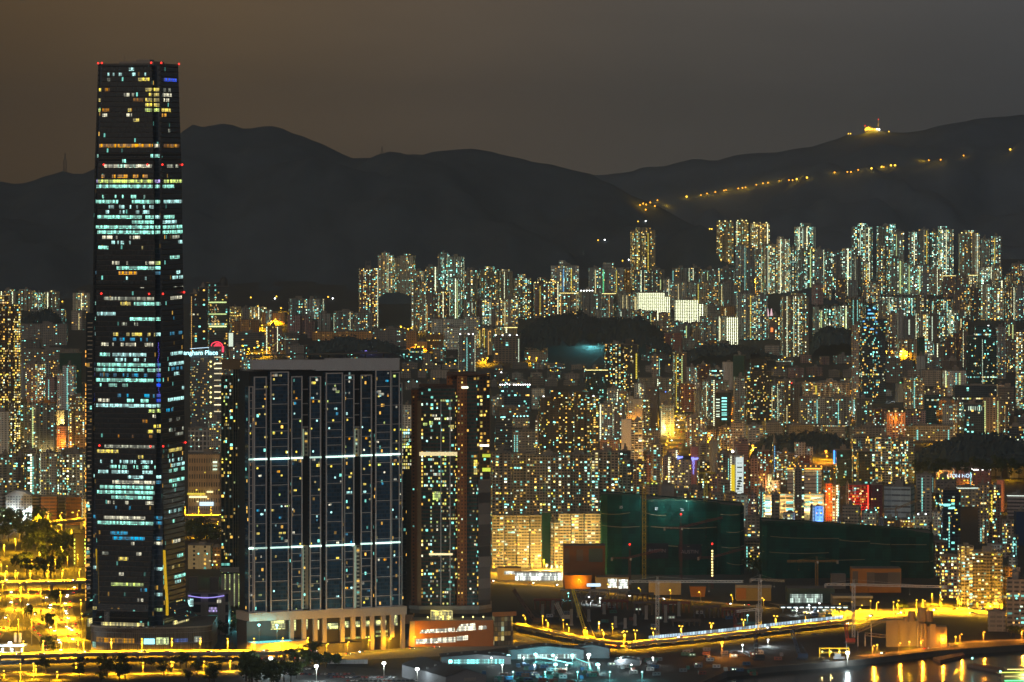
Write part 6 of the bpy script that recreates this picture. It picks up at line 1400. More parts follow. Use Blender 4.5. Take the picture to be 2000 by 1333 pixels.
q = MB(); ua, ub = hu(482), hu(590); q.prism([(ua, -19), (ub, -11), (ub, 0), (ua, 0)], 4, 15.5, 0, 1, poly2=[(ua - .5, -20), (ub, -11), (ub, 0), (ua, 0)]); q.build('terrace_wall', [plain('terrace_cladding', (.46, .34, .24), .7, var=.1), M['conc']], har)
q = MB(); q.prism([(hu(482), -18), (hu(560), -12), (hu(560), -4), (hu(482), -4)], 15.6, 16.0, 0); q.build('swimming_pool', glowing('pool_water', (.22, .95, .90), .75, var=.5), har)
q = MB(); q.box((hu(590) + hu(700)) / 2, -6, 4, hu(700) - hu(590), 9, 8); q.build('terrace_wall', plain('terrace_dark', (.10, .08, .065), .8), har)
# ---------------------------------------------------------------- slim dark tower between the slab and the brown tower
sd = empty('residential_tower', 'narrow dark tower with bright yellow windows squeezed between curved slab and brown tower', 'apartment tower', ((796 - 1000) * 3960 / F, 3960.0, 4))
zq = lambda py: EYE - (py - HZ) * 3960 / F - 4
q = MB(); wq = 26 * 3960 / F; q.prism([(-wq / 2, 0), (wq / 2, 0), (wq / 2, 20), (-wq / 2, 20)], 0, zq(852), 0, 1); q.build('wall', [DGL, M['roof']], sd)
q = MB(); q.box(2, -1.6, 12, 13 * 3960 / F, 3, zq(918) - 12); q.build('front_wing', facade('olive_dark', Wall=(.07, .065, .04), Glass=(.02, .022, .014), CW=2.4, CH=3, MU=.2, ML=.25, MH=.8, Lit=.0, Stair=0, Warm=.8, Strength=1.2, Band=0, Gloss=.4), sd)
sts = Strips()
for f in range(24):
 for s in range(6):
  if rng.random() < .42: sts.add(Vector((-wq / 2 + .3 + s * 1.85, 0, 0)), Vector((1, 0, 0)), 0, 1.5, zq(918) + f * 1.25 + .2 if False else zq(916) + (f % 12) * 3.0, zq(916) + (f % 12) * 3.0 + 1.9, rng.choice('yyylwc'), .2)
sts.build(sd)
q = MB(); q.box(0, 6, 4, 24 * 3960 / F, 16, 14); q.build('base_wall', PST, sd)
# ---------------------------------------------------------------- the brown stepped tower
YA2 = 3836.0
br = empty('brown_tower', 'red-brown stepped residential tower with teal glass bays and lit sky-garden band', 'apartment tower', ((880 - 1000) * YA2 / F, YA2, 4))
zb2 = lambda py: EYE - (py - HZ) * YA2 / F - 4
ux = lambda px: (px - 880) * YA2 / F
BW = facade('brown_wall', Wall=(.30, .115, .042), Glass=(.05, .02, .012), CW=3.0, CH=3.1, MU=.32, ML=.3, MH=.75, Lit=.08, Stair=0, Warm=.9, Strength=1.5, Band=0, Gloss=.5)
BD = facade('brown_dark', Wall=(.11, .055, .03), Glass=(.02, .02, .018), CW=2.6, CH=3.1, MU=.2, ML=.25, MH=.85, Lit=.24, Stair=0, Warm=.85, Strength=1.6, Band=0, Gloss=.35)
BG = facade('brown_teal_glass', Wall=(.10, .055, .04), Glass=(.03, .075, .065), CW=1.7, CH=3.1, MU=.06, ML=.2, MH=.8, Lit=.05, Stair=0, Warm=.4, Strength=1.1, Band=0, Gloss=.15)
BT = facade('grey_stone_wing', Wall=(.24, .20, .17), Glass=(.16, .13, .11), CW=14, CH=9.0, MU=.02, ML=.03, MH=.97, Lit=0, Stair=0, Warm=0, Strength=0, Band=0, Gloss=.6)
ZF = zb2(1183)
def blockp(name, x0, x1, y0, y1, t, mat, base=ZF, skew=0.0):
 q = MB(); q.prism([(ux(x0), y0), (ux(x1), y0 + skew), (ux(x1), y1), (ux(x0), y1)], base, zb2(t), 0, 1); return q.build(name, [mat, M['roof']], br)
blockp('side_wall', 803, 824, 4, 30, 762, BW); blockp('corner_wall', 817, 830, 1.5, 28, 760, BD)
blockp('corner_pier', 815, 823, .2, 5, 783, plain('tan_pier', (.33, .19, .09), .75))
blockp('glass_bay', 826, 889, 1.0, 28, 757, BG); blockp('dark_core', 884, 896, 3.5, 30, 742, BD)
blockp('tall_wall', 893, 912, 0, 34, 735, BW); blockp('rear_wall', 872, 896, 12, 40, 735, BW)
blockp('right_glass_wing', 911, 932, 1.5, 38, 737, BG, skew=2); blockp('right_wing', 930, 957, 3.5, 40, 731, BD, skew=9)
blockp('stone_wing', 934, 958, 1.8, 30, 938, BT, skew=7)
for (x0, x1, t, y0, d_) in ((818, 892, 751, -1.5, 34), (872, 956, 729, -1.5, 46)):
 q = MB(); q.prism([(ux(x0), y0), (ux(x1), y0 + 5), (ux(x1), d_), (ux(x0), d_)], zb2(t + 5), zb2(t + 2.6), 0, bottom=True); q.build('roof_slab', plain('brown_roof', (.12, .06, .035), .8), br)
stb = Strips(); rng = random.Random(12)
def wl(x, y, w, h, c, o=.3, yb_=1.0): stb.add(Vector((ux(x), yb_, 0)), Vector((1, 0, 0)), 0, w * YA2 / F, zb2(y) - h / 2, zb2(y) + h / 2, c, o)
for f in range(125):
 z = ZF + 3.1 * f + .7
 if z > zb2(772): break
 for s in range(15):
  x = 828 + 4.0 * s
  hot = {3: .45, 9: .3, 10: .3}.get(s, .13) * (1.3 if z < zb2(890) else .75)
  if rng.random() < hot: stb.add(Vector((ux(x), 1, 0)), Vector((1, 0, 0)), 0, 1.45, z, z + 1.7, rng.choice('yyywwtcl' if s != 9 else 'yyyl'), .3)
 if rng.random() < .3: stb.add(Vector((ux(890), 3.5, 0)), Vector((1, 0, 0)), 0, 1.3, z, z + 1.5, rng.choice('yl'), .3)
 if rng.random() < .5: stb.add(Vector((ux(936 + 6 * rng.randint(0, 2)), 6.0, 0)), Vector((1, 0, 0)), 0, 1.4, z, z + 1.5, rng.choice('yyw'), .9) if z > zb2(930) else stb.add(Vector((ux(917 + 3 * rng.randint(0, 3)), 1.6, 0)), Vector((1, 0, 0)), 0, 1.4, z, z + 1.5, rng.choice('ywc'), .5)
for a in ((878, 834, 8, 3.2, 'y'), (872, 818, 10, 2.4, 'w'), (826, 829, 8, 2.2, 'l'), (838, 827, 7, 3.4, 'l'), (844, 812, 9, 1.8, 'w'), (925, 905, 7, 5.5, 'y'), (925, 921, 7, 5.5, 'y'), (845, 966, 16, 4.5, 'l'), (845, 973, 16, 3.5, 'l'), (846, 927, 14, 2, 'w')): wl(*a)
stb.build(br)
GA = glowing('sky_garden', (1, .80, .42), 1.5, var=.7)
for a, b_, y, mat in ((819, 897, 887, GA), (838, 884, 1083, GA)):
 q = MB(); q.box((ux(a) + ux(b_)) / 2, .4, zb2(y) - (1.6 if y < 900 else .8), ux(b_) - ux(a), .7, 3.2 if y < 900 else 1.6); q.build('sky_garden_band', mat, br)
q = MB(); q.box(ux(908), -.6, zb2(759), 13 * YA2 / F, .8, 1.6); q.build('crown_light', glowing('crown_light', (.98, 1, .72), 3.0), br)
q = MB(); q.box(ux(946), 3.6, zb2(873), 18 * YA2 / F, 1, 1.6); q.build('crown_light', glowing('crown_light', (1, 1, 1), 3.0), br)
for a, b_, y, h in ((942, 958, 894, 2.6), (942, 958, 922, 3.0)):
 q = MB(); q.box((ux(a) + ux(b_)) / 2, 4.2, zb2(y), ux(b_) - ux(a), 1, h); q.build('lime_terrace', glowing('lime_terrace', (.72, .85, .08), .8, var=.3), br)
q = MB()
for x in (861, 879): q.box(ux(x), .7, ZF, .9, .7, zb2(784) - ZF)
q.build('pier_trim', FRM, br)
for (x0, x1, y0, a, b_, m_) in ((798, 936, -6, 1183, 1190, 'conc'), (800, 934, -5, 1190, 1198, 'roof')):
 q = MB(); q.prism([(ux(x0), 4), (ux(x0 + 20), y0), (ux(x1), y0), (ux(960), 10), (ux(960), 40), (ux(x0), 40)], zb2(b_), zb2(a), 0, bottom=True); q.build('podium_deck', M[m_] if m_ == 'conc' else plain('deck_brown', (.17, .13, .10), .8), br)
# orange mall in front of the brown tower
YM = 3808.0
ml = empty('shopping_mall', 'orange-clad low shopping mall with slanted lit windows below the brown tower', 'shopping mall', ((900 - 1000) * YM / F, YM, 4), R(4))
mx = lambda px: (px - 900) * YM / F
zm = lambda py: EYE - (py - HZ) * (YM + 1) / F - 4
MO = plain('orange_cladding', (.48, .17, .04), .6, var=.15)
q = MB(); q.prism([(mx(798), 0), (mx(964), 0), (mx(964), 30), (mx(798), 30)], 0, zm(1212), 0, 1, poly2=[(mx(808), 0), (mx(964), 0), (mx(964), 30), (mx(808), 30)]); q.build('wall', [MO, plain('roof_terrace', (.30, .27, .22), .8)], ml)
q = MB(); q.prism([(mx(966), 2), (mx(1003), 8), (mx(1003), 30), (mx(966), 30)], 0, zm(1206), 0, 1); q.build('glass_hall', [facade('hall_glass', Wall=(.2, .15, .1), Glass=(.2, .16, .1), CW=3, CH=4, MU=.06, ML=.05, MH=.95, Lit=.7, Stair=0, Warm=.9, Strength=.42, Band=0, Gloss=.3), MO], ml)
q = MB(); q.prism([(mx(962), 1), (mx(1010), 7), (mx(1010), 9), (mx(962), 3)], zm(1205), zm(1197), 0, bottom=True); q.build('roof_fascia', MO, ml)
WM = window_glow('mall_white', (1, .96, .72), 1.7)
for pts in ([(889, 1234), (930, 1231), (928, 1217), (898, 1220)], [(819, 1237), (888, 1234), (888, 1226), (824, 1230)], [(934, 1230), (951, 1229), (950, 1222), (935, 1223)], [(812, 1258), (890, 1254), (890, 1244), (812, 1248)], [(892, 1252), (914, 1250), (914, 1241), (892, 1243)]):
 q = MB(); z_ = [(mx(x), -.25, zm(y)) for x, y in pts]; q.face(z_, 0, [(p[0], p[2]) for p in z_]); q.build('lit_window', WM, ml)
q = MB(); q.box(mx(864), 12, zm(1212), 42 * YM / F, 12, 7); q.build('roof_pavilion', [window_glow('pavilion', (1, .85, .3), 1.4)], ml)
q = MB(); q.prism([(mx(797), -.6), (mx(810), -.6), (mx(810), 8), (mx(797), 8)], 0, zm(1213), 0, poly2=[(mx(801), -.6), (mx(810), -.6), (mx(810), 8), (mx(801), 8)]); q.build('end_wall', PST, ml)
for x in (836, 862, 880, 905, 925, 945):
 q = MB(); q.bar((mx(x), 6, zm(1212)), (mx(x), 6, zm(1212) + 1.8), .12, 0); q.ball((mx(x), 6, zm(1212) + 2.2), .7, 8, 1); q.build('terrace_lamp', [M['pole'], LM['y']], ml)
# low retail building with violet lights between supertall and green tower
rl = empty('retail_pavilion', 'low grey retail pavilion with a violet light strip right of the supertall base', 'pavilion', ((405 - 1000) * 3905 / F, 3905.0, 4))
rx_ = lambda px: (px - 405) * 3905 / F
zr = lambda py: EYE - (py - HZ) * 3905 / F - 4
q = MB(); q.prism([(rx_(366), 0), (rx_(446), 0), (rx_(446), 26), (rx_(366), 26)], 0, zr(1158), 0, 1); q.build('wall', [facade('pavilion_wall', Wall=(.34, .32, .30), Glass=(.03, .03, .05), CW=11, CH=9, MU=.22, ML=.1, MH=.85, Lit=.18, Stair=0, Warm=.2, Strength=.6, Band=0, Gloss=.4), M['conc']], rl)
q = MB()
for k_ in range(12):
 a, b_ = 368 + 70 * k_ / 12, 368 + 70 * (k_ + 1) / 12
 f = lambda x: zr(1166) + 1.0 - 1.8 * math.sin(math.pi * (x - 368) / 70)
 q.bar((rx_(a), -.8, f(a)), (rx_(b_), -.8, f(b_)), .55)
q.build('violet_light_strip', glowing('violet_strip', (.42, .35, 1), 2.2, var=.5), rl)
for x in (377, 418):
 q = MB(); q.box(rx_(x), 6, zr(1158), 17 * 3905 / F, 9, 13); q.build('roof_block', [M['tank']], rl)
for (a, b_, y0, y1, c) in ((367, 378, 1185, 1170, 'c'), (408, 424, 1196, 1186, 'p'), (424, 432, 1178, 1170, 'w')):
 q = MB(); z_ = [(rx_(a), -.2, zr(y0)), (rx_(b_), -.2, zr(y0)), (rx_(b_), -.2, zr(y1)), (rx_(a), -.2, zr(y1))]; q.face(z_, 0, [(p[0], p[2]) for p in z_]); q.build('lit_window', WG[c], rl)
# ================================================================ signs with lettering
NB = glowing('neon_script', (.25, .30, 1), 2.6); NI = glowing('neon_ice', (.55, .80, 1), 2.2); NC = glowing('neon_cyan', (.45, .95, 1), 4)
o_, A_, Y_, zb_, H_, P_ = EATON
lettering('EATON HOTEL', 6.4, NI, o_, (-4, front(P_, -4)[0] - .5, H_ - 10), rz=R(2))
o_, A_, Y_, zb_, H_ = HOTEL
lettering('Langham Place', 9.6, NC, o_, (0, -1.2, H_ - 1), rz=R(4), ext=.5)
q = MB(); q.bar((-18 * Y_ / F, -1, H_ + 8), (19 * Y_ / F, -1, H_ + 10), .5); q.build('sign_frame_light', glowing('neon_ice', (1, 1, 1), 1), o_)
def script(parent, x, y, z, w, h):
 q = MB(); pts = [(x + w * (k / 30), y, z + h * .5 * (math.sin(k * .95) * (1.0 if k < 12 else .55) + .25 * k / 30)) for k in range(31)]
 for a, b_ in zip(pts, pts[1:]): q.bar(a, b_, .55)
 q.build('script_sign', NB, parent)
o_, A_, Y_, zb_, H_, P_ = LILA
script(o_, -11 * Y_ / F, -1.0, H_ + 3, 11 * Y_ / F, 4.2)
q = MB(); q.box(2, 8, H_, 26 * Y_ / F, 12, 5); q.build('roof_block', M['dark'], o_)
o_, A_, Y_, zb_, H_, P_ = LILB
script(o_, -6 * Y_ / F, -1.2, H_ - 24 * Y_ / F, 13 * Y_ / F, 4.6)
for i, ch in enumerate('NOVOTEL'): lettering(ch, 3.4, NB, o_, (-2 * Y_ / F, -1.0, H_ - (31 + 3.7 * i) * Y_ / F), ext=.3)
# ================================================================ green-netted blocks, station, boxes
NETM, nt = newmat('green_scaffold_net'); t = NT(nt)
out = t.n('ShaderNodeOutputMaterial'); b = t.n('ShaderNodeBsdfPrincipled'); uvn = t.n('ShaderNodeUVMap', uv_map='UVMap'); sp = t.n('ShaderNodeSeparateXYZ'); t.l(uvn.outputs[0], sp.inputs[0])
fl = t.math('FRACT', t.math('DIVIDE', sp.outputs[1], 3.0)); fv = t.math('FRACT', t.math('DIVIDE', sp.outputs[0], 2.2))
tx = t.n('ShaderNodeTexCoord'); nz = t.n('ShaderNodeTexNoise'); nz.inputs['Scale'].default_value = .09; nz.inputs['Detail'].default_value = 6; t.l(tx.outputs['Object'], nz.inputs['Vector'])
k = t.math('MULTIPLY', t.math('MULTIPLY_ADD', t.math('GREATER_THAN', fl, .12), .45, .55), t.math('MULTIPLY_ADD', t.math('GREATER_THAN', fv, .1), .18, .82))
k = t.math('MULTIPLY', k, t.math('MULTIPLY_ADD', nz.outputs['Fac'], 1.5, .25))
pw2 = t.n('ShaderNodeTexWhiteNoise', noise_dimensions='2D'); pc = t.n('ShaderNodeCombineXYZ'); t.l(t.math('FLOOR', t.math('DIVIDE', sp.outputs[0], 7.0)), pc.inputs[0]); t.l(t.math('FLOOR', t.math('DIVIDE', sp.outputs[1], 11.0)), pc.inputs[1]); t.l(pc.outputs[0], pw2.inputs[0])
k = t.math('MULTIPLY', k, t.math('MULTIPLY_ADD', pw2.outputs['Value'], .8, .55))
t.l(t.mix(1.0, (.004, .060, .046), k, 'MULTIPLY'), b.inputs['Base Color']); b.inputs['Roughness'].default_value = .9; b.inputs['Specular IOR Level'].default_value = .15; t.l(b.outputs[0], out.inputs[0])
ROPE = plain('tie_rope', (.36, .30, .18), .9)
def netted(label, Y, pts, ybase, ropes, depth=60):
 """pts: (column, top row, set-back); a wavy scaffold skin"""
 A = pw(pts[0][0], 0, Y); o = empty('netted_block', label, 'scaffolded block', (A.x, Y, 0), 0, 'green netted construction blocks')
 q = MB(); P = []
 for (x, yt, dy) in pts: P.append(((x - pts[0][0]) * Y / F, dy, EYE - (yt - HZ) * Y / F))
 u = 0
 for (a, c) in zip(P, P[1:]):
  L = math.hypot(c[0] - a[0], c[1] - a[1])
  q.face([(a[0], a[1], 4), (c[0], c[1], 4), (c[0], c[1], c[2]), (a[0], a[1], a[2])], 0, [(u, 4), (u + L, 4), (u + L, c[2]), (u, a[2])]); u += L
 back = [(P[-1][0], depth, P[-1][2]), (P[0][0], depth, P[0][2])]
 loop = P + back
 for a, c in ((P[-1], back[0]), (back[0], back[1]), (back[1], P[0])):
  q.face([(a[0], a[1], 4), (c[0], c[1], 4), (c[0], c[1], c[2]), (a[0], a[1], a[2])], 0)
 q.face([(p[0], p[1], p[2] - 1.2) for p in loop], 1)
 q.build('scaffold_net', [NETM, M['roof']], o)
 q = MB(); rng = random.Random(3)
 for a, c in zip(P, P[1:]):
  n_ = max(1, int(abs(c[0] - a[0]) / 1.2))
  for i in range(n_): f = (i + .5) / n_; x = a[0] + (c[0] - a[0]) * f; y = a[1] + (c[1] - a[1]) * f; z = a[2] + (c[2] - a[2]) * f; q.bar((x, y, z - 2), (x, y, z + rng.uniform(.4, 1.8)), .14)
 q.build('scaffold_pole_fringe', plain('bamboo', (.10, .12, .06), .9), o)
 for (xa, xb, ya, yb) in ropes:
  q = MB(); n_ = 8
  for i in range(n_):
   def at(f):
    x = xa + (xb - xa) * f; X = (x - pts[0][0]) * Y / F
    for a, c in zip(P, P[1:]):
     if a[0] <= X <= c[0] + .01: dy = a[1] + (c[1] - a[1]) * (X - a[0]) / max(.01, c[0] - a[0]); break
    else: dy = 0
    return (X, dy - .5, EYE - (ya + (yb - ya) * f + 2.0 * math.sin(math.pi * f) - HZ) * Y / F)
   q.bar(at(i / n_), at((i + 1) / n_), .32)
  q.build('tie_rope', ROPE, o)
 return o, P
n1, P1 = netted('green-netted construction block with floor numbers and faded banner, left of the two', 4480, [(1175, 967, 6), (1186, 965, 2), (1215, 966, 0), (1250, 967, 3), (1254, 976, 9), (1268, 977, 4), (1310, 974, 0), (1345, 976, -2), (1378, 980, 2), (1402, 983, 8), (1409, 986, 8), (1425, 987, 2), (1446, 988, 0), (1454, 990, 9)], 1130, [(1408, 1453, 1006, 1003), (1419, 1453, 1040, 1037), (1175, 1230, 1004, 1002), (1262, 1300, 1003, 1007), (1175, 1250, 1027, 1029), (1262, 1400, 1029, 1031), (1410, 1453, 1070, 1067), (1300, 1372, 1066, 1065), (1420, 1453, 1100, 1103)])
for x_, y_ in ((1306, 984), (1340, 986), (1276, 985)):  # added lamps out in front make the glow on the net top
 q = MB(); q.bar(((x_ - 1175) * 4480 / F, 3, EYE - (y_ - 8 - HZ) * 4480 / F), ((x_ - 1175) * 4480 / F, -12, EYE - (y_ - 8 - HZ) * 4480 / F), .12); q.build('added_net_lamp_arm', M['pole'], n1)
 link(lamp_data('w', 9000), 'lamp_light', n1, ((x_ - 1175) * 4480 / F, -12.5, EYE - (y_ - 7 - HZ) * 4480 / F))
n2, P2 = netted('long dark green-netted construction block, right of the two', 4440, [(1490, 1020, 6), (1498, 1018, 2), (1540, 1018, 0), (1590, 1022, 4), (1640, 1026, 8), (1660, 1027, 8), (1700, 1028, 4), (1740, 1032, 2), (1775, 1036, 8), (1790, 1039, 4), (1815, 1042, 0), (1824, 1043, 7)], 1160, [(1490, 1640, 1047, 1053), (1640, 1700, 1056, 1058), (1700, 1824, 1062, 1064), (1490, 1620, 1078, 1081), (1740, 1824, 1097, 1097), (1770, 1824, 1135, 1133), (1560, 1690, 1094, 1094)])
NUM = glowing('painted_number_glow', (.55, .65, .85), .22)
for x, y in ((1213, 989), (1282, 992), (1332, 994)): lettering('25', 3.4, plain('number_white', (.8, .85, .95), .7), n1, ((x - 1175) * 4480 / F, -1.6, EYE - (y + 4 - HZ) * 4480 / F), ext=.05)
for x, y in ((1283, 1075), (1347, 1077)): lettering('AUSTIN', 5.0, plain('banner_white', (.30, .26, .30), .7), n1, ((x - 1175) * 4480 / F, -3.0, EYE - (y + 4 - HZ) * 4480 / F), ext=.05)
q = MB(); q.box((1347 - 1175) * 4480 / F, -2.4, EYE - (1093 - HZ) * 4480 / F, 46 * 4480 / F, .3, 15); q.box((1283 - 1175) * 4480 / F, -2.4, EYE - (1091 - HZ) * 4480 / F, 44 * 4480 / F, .3, 15); q.build('banner', plain('banner_navy', (.012, .012, .022), .8), n1)
# boxes and halls of the station
def hall(name, label, cat, Y, x0, x1, yt, d, mat, z0=4, parts=(), rot=0.0, flare=0.0):
 A = pw((x0 + x1) / 2, yt, Y); w = (x1 - x0) * Y / F
 o = empty(name, label, cat, (A.x, Y, z0), R(rot), 'station and site buildings')
 q = MB(); H = A.z - z0; P = [(-w / 2, 0), (w / 2, 0), (w / 2, d), (-w / 2, d)]
 q.prism(P, 0, H, 0, 1, poly2=[(-w / 2 - flare, 0), (w / 2 + flare, 0), (w / 2 + flare, d), (-w / 2 - flare, d)]); q.build('wall', [mat, M['roof']], o)
 for (nm, a, b_, t1, t2, m2, pr) in parts:
  q = MB(); xa, xb = (a - (x0 + x1) / 2) * Y / F, (b_ - (x0 + x1) / 2) * Y / F; za, zb_ = EYE - (t2 - HZ) * Y / F - z0, EYE - (t1 - HZ) * Y / F - z0
  q.box((xa + xb) / 2, -pr / 2, za, xb - xa, pr, zb_ - za)
  q.build(nm, m2, o)
 return o
ORW = plain('orange_wall', (.44, .17, .03), .75, var=.15); GRP = plain('grey_louvre', (.17, .13, .11), .8, var=.1); CRW = plain('cream_wall', (.46, .36, .20), .8)
SHOPW = window_glow('shop_white', (.95, 1, .88), 1.9)
hall('ventilation_block', 'brown block with a grey-teal screen panel beside the left green net', 'block', 4350, 1100, 1182, 1066, 26, plain('brown_cladding', (.20, .085, .03), .8), parts=(('louvre_panel', 1101, 1112, 1072, 1100, GRP, .4), ('louvre_panel', 1126, 1139, 1074, 1096, GRP, .4), ('screen_panel', 1150, 1177, 1072, 1098, plain('screen_teal', (.07, .11, .11), .5), .5)))
hall('ventilation_block', 'tall orange block with grey louvred top, in front of the right green net', 'block', 4290, 1664, 1760, 1111, 26, ORW, parts=(('louvre_panel', 1665, 1676, 1116, 1142, GRP, .4), ('louvre_panel', 1693, 1708, 1118, 1142, GRP, .4), ('louvre_panel', 1708, 1734, 1119, 1143, plain('grey_louvre_dark', (.09, .07, .065), .8), .4), ('louvre_panel', 1734, 1759, 1118, 1142, GRP, .4), ('wall_lamp', 1710, 1714, 1163, 1168, LM['o'], .8), ('cornice', 1697, 1759, 1148, 1157, ORW, 2.2)))
hall('station_hall', 'orange-lit wall block under a lamp right of the golden flats', 'station', 4330, 1104, 1154, 1124, 18, ORW, flare=1.2)
hall('station_hall', 'cream-lit station front with two bright white openings', 'station', 4310, 1164, 1228, 1128, 20, CRW, parts=(('lit_opening', 1187, 1205, 1131, 1148, SHOPW, .4), ('lit_opening', 1208, 1226, 1132, 1150, SHOPW, .4), ('sign_panel', 1146, 1173, 1140, 1146, glowing('sign_ice', (1, 1, 1), 1), .6)))
hall('station_hall', 'yellow-lit plain wall hall under the grey crane jib', 'station', 4270, 1268, 1330, 1136, 20, CRW)
hall('station_hall', 'small orange slanted wall building right of the yellow hall', 'station', 4250, 1350, 1376, 1146, 14, ORW, flare=1.5)
hall('station_hall', 'orange and olive hall with checked roof edge, middle of the site', 'station', 4210, 1438, 1506, 1144, 20, plain('olive_cladding', (.38, .26, .08), .75), parts=(('orange_panel', 1438, 1457, 1147, 1171, ORW, .4), ('checked_fascia', 1436, 1507, 1143, 1149, M['conc'], 1.0)))
hall('station_hall', 'dark hall with a long white-lit glazed front', 'station', 4190, 1538, 1630, 1150, 30, plain('green_grey_clad', (.05, .08, .07), .7), parts=(('lit_glazing', 1543, 1606, 1161, 1178, window_glow('hall_ice', (.80, 1, .88), .85), .5),))
hall('station_hall', 'low hall with projecting cream canopy beside the tall orange block', 'station', 4160, 1626, 1702, 1164, 24, plain('olive_block', (.26, .21, .11), .75), parts=(('canopy', 1626, 1704, 1164, 1168, plain('cream_canopy', (.62, .52, .32), .7), 4.0), ('lit_opening', 1636, 1672, 1188, 1195, SHOPW, .5), ('window', 1640, 1662, 1176, 1184, M['dark'], .4)))
hall('station_hall', 'white-lit low building with a small blue window right of tall orange block', 'station', 4260, 1758, 1790, 1168, 14, plain('white_lit_render', (.62, .58, .45), .7), parts=(('window', 1771, 1779, 1173, 1179, M['dark'], .4), ('lit_opening', 1764, 1786, 1182, 1190, SHOPW, .5)))
hall('station_hall', 'orange block right of the white-lit low building', 'station', 4250, 1790, 1808, 1170, 12, ORW)
hall('market_hall', 'dark gabled market roof in golden light beside the brown tower', 'market hall', 4420, 972, 1018, 1110, 20, CRW, parts=(('lit_opening', 985, 1010, 1116, 1122, SHOPW, .4),))
hall('footbridge', 'white-lit covered footbridge left of the orange wall block', 'footbridge', 4340, 1006, 1098, 1119, 8, SHOPW, z0=11, parts=(('roof', 1004, 1100, 1116, 1119, M['white'], 1.0),))
hall('plant_room', 'plain grey box behind the low hall with cream canopy', 'plant room', 4330, 1624, 1652, 1122, 12, plain('grey_box', (.20, .16, .13), .8))
# ================================================================ cranes
YEL = plain('crane_yellow', (.70, .52, .03), .55); GRY = plain('crane_grey', (.62, .60, .56), .55); REDC = plain('crane_red', (.13, .018, .016), .55); BRN = plain('crane_brown', (.34, .19, .05), .6)
def tower_crane(label, px, yb, yt, jl, jr, mat, Y=None, w=1.9, dz=0.0, lamp=None, apex=5, cw=True, z0=4.0, dirY=0.0, step=2.6):
 """mast from the ground to row yt, jib from column jl to column jr (dirY: how far the jib tip recedes)"""
 Y = Y or F * (EYE - z0) / (yb - HZ); A = pw(px, yt, Y); H = A.z - z0
 o = empty('tower_crane', label, 'tower crane', (A.x, Y, z0), 0, 'tower cranes on the sites')
 q = MB(); q.lattice((0, 0, 0), (0, 0, H), w, .27, step); q.build('mast', mat, o)
 xl, xr = (jl - px) * Y / F, (jr - px) * Y / F
 long_, short = (xr, xl) if abs(xr) > abs(xl) else (xl, xr)
 q = MB(); q.lattice((short * .1, 0, H + .8), (long_, dirY, H + .8 + dz), 1.6, .24, 2.8); q.build('jib', mat, o)
 q = MB(); q.lattice((0, 0, H + .8), (short, -dirY * .1, H + .8), 1.4, .2, 2.8); q.build('counter_jib', mat, o)
 q = MB(); q.lattice((0, 0, H), (0, 0, H + apex), 1.2, .12, 2.0); q.bar((0, 0, H + apex), (long_ * .7, dirY * .7, H + 1.5 + dz * .7), .08); q.bar((0, 0, H + apex), (short, 0, H + 1.4), .08); q.build('apex_tie', mat, o)
 q = MB(); q.box(.9, -1.3, H - 1.2, 1.6, 1.6, 2.0); q.build('cab', M['white'], o)
 if cw: q = MB(); q.box(short, 0, H - 1.8, 1.8, 1.4, 3.0); q.build('counterweight', M['conc'], o)
 q = MB(); q.bar((long_ * .6, dirY * .6, H + .2 + dz * .6), (long_ * .6, dirY * .6, H - 7), .05); q.box(long_ * .6, dirY * .6, H - 8, .6, .6, 1); q.build('hook', mat, o)
 if lamp: q = MB(); q.ball((0, 0, H + apex + .8), .9, 8); q.build('beacon', LM[lamp], o)
 return o
tower_crane('grey flat-top tower crane with longest level jib over the dark pit', 1284, 1250, 1138, 1230, 1452, GRY, w=2.6)
tower_crane('grey tower crane with a jib sloping away right, mid-site', 1484, 1232, 1134, 1466, 1536, GRY, w=2.6, dz=-5, dirY=40)
tower_crane('lower grey tower crane standing close by the mid-site crane', 1479, 1238, 1192, 1488, 1438, GRY, w=2.4, dz=-2)
tower_crane('grey tower crane in front of the tall orange block', 1667, 1245, 1144, 1612, 1850, GRY, w=2.4, dz=-2)
tower_crane('tall yellow mast crane standing before the left green net', 1258, 1107, 948, 1250, 1270, YEL, Y=4440, w=3.4, apex=3, step=3.6)
tower_crane('yellow mast crane rising from the left green net roof', 1378, 1120, 926, 1362, 1398, YEL, Y=4500, w=3.0, apex=2, step=3.4)
tower_crane('red luffing crane by the brown block, leftmost red one', 1230, 1150, 1092, 1195, 1292, REDC, Y=4330, lamp='r', apex=13, dz=8)
tower_crane('tall red luffing crane in the middle of the left net', 1330, 1150, 1033, 1298, 1412, REDC, Y=4340, lamp='r', apex=13, dz=10)
tower_crane('red luffing crane with a mast lined by lights, rightmost red one', 1391, 1150, 1091, 1364, 1457, REDC, Y=4330, lamp='r', apex=13, dz=9)
for i in range(10): q = MB(); q.box(.0, -1.2, 12 + 2.6 * i, 1.5, .4, 1.4); q.build('mast_light', LM['y'], bpy.data.objects['tower_crane.008'])
tower_crane('brown hammerhead crane before the long right net', 1595, 1150, 1098, 1636, 1537, BRN, Y=4330, w=2.4)
tower_crane('brown crane above the right net, left of three behind', 1557, 1040, 988, 1531, 1618, BRN, Y=4620, w=2.4, dz=8)
tower_crane('brown crane mast behind the right net, middle of three', 1642, 1040, 972, 1634, 1668, BRN, Y=4640, w=3.0, dz=6)
tower_crane('brown crane behind the right net, right of three', 1751, 1040, 996, 1729, 1793, BRN, Y=4600, w=2.2, dz=9)
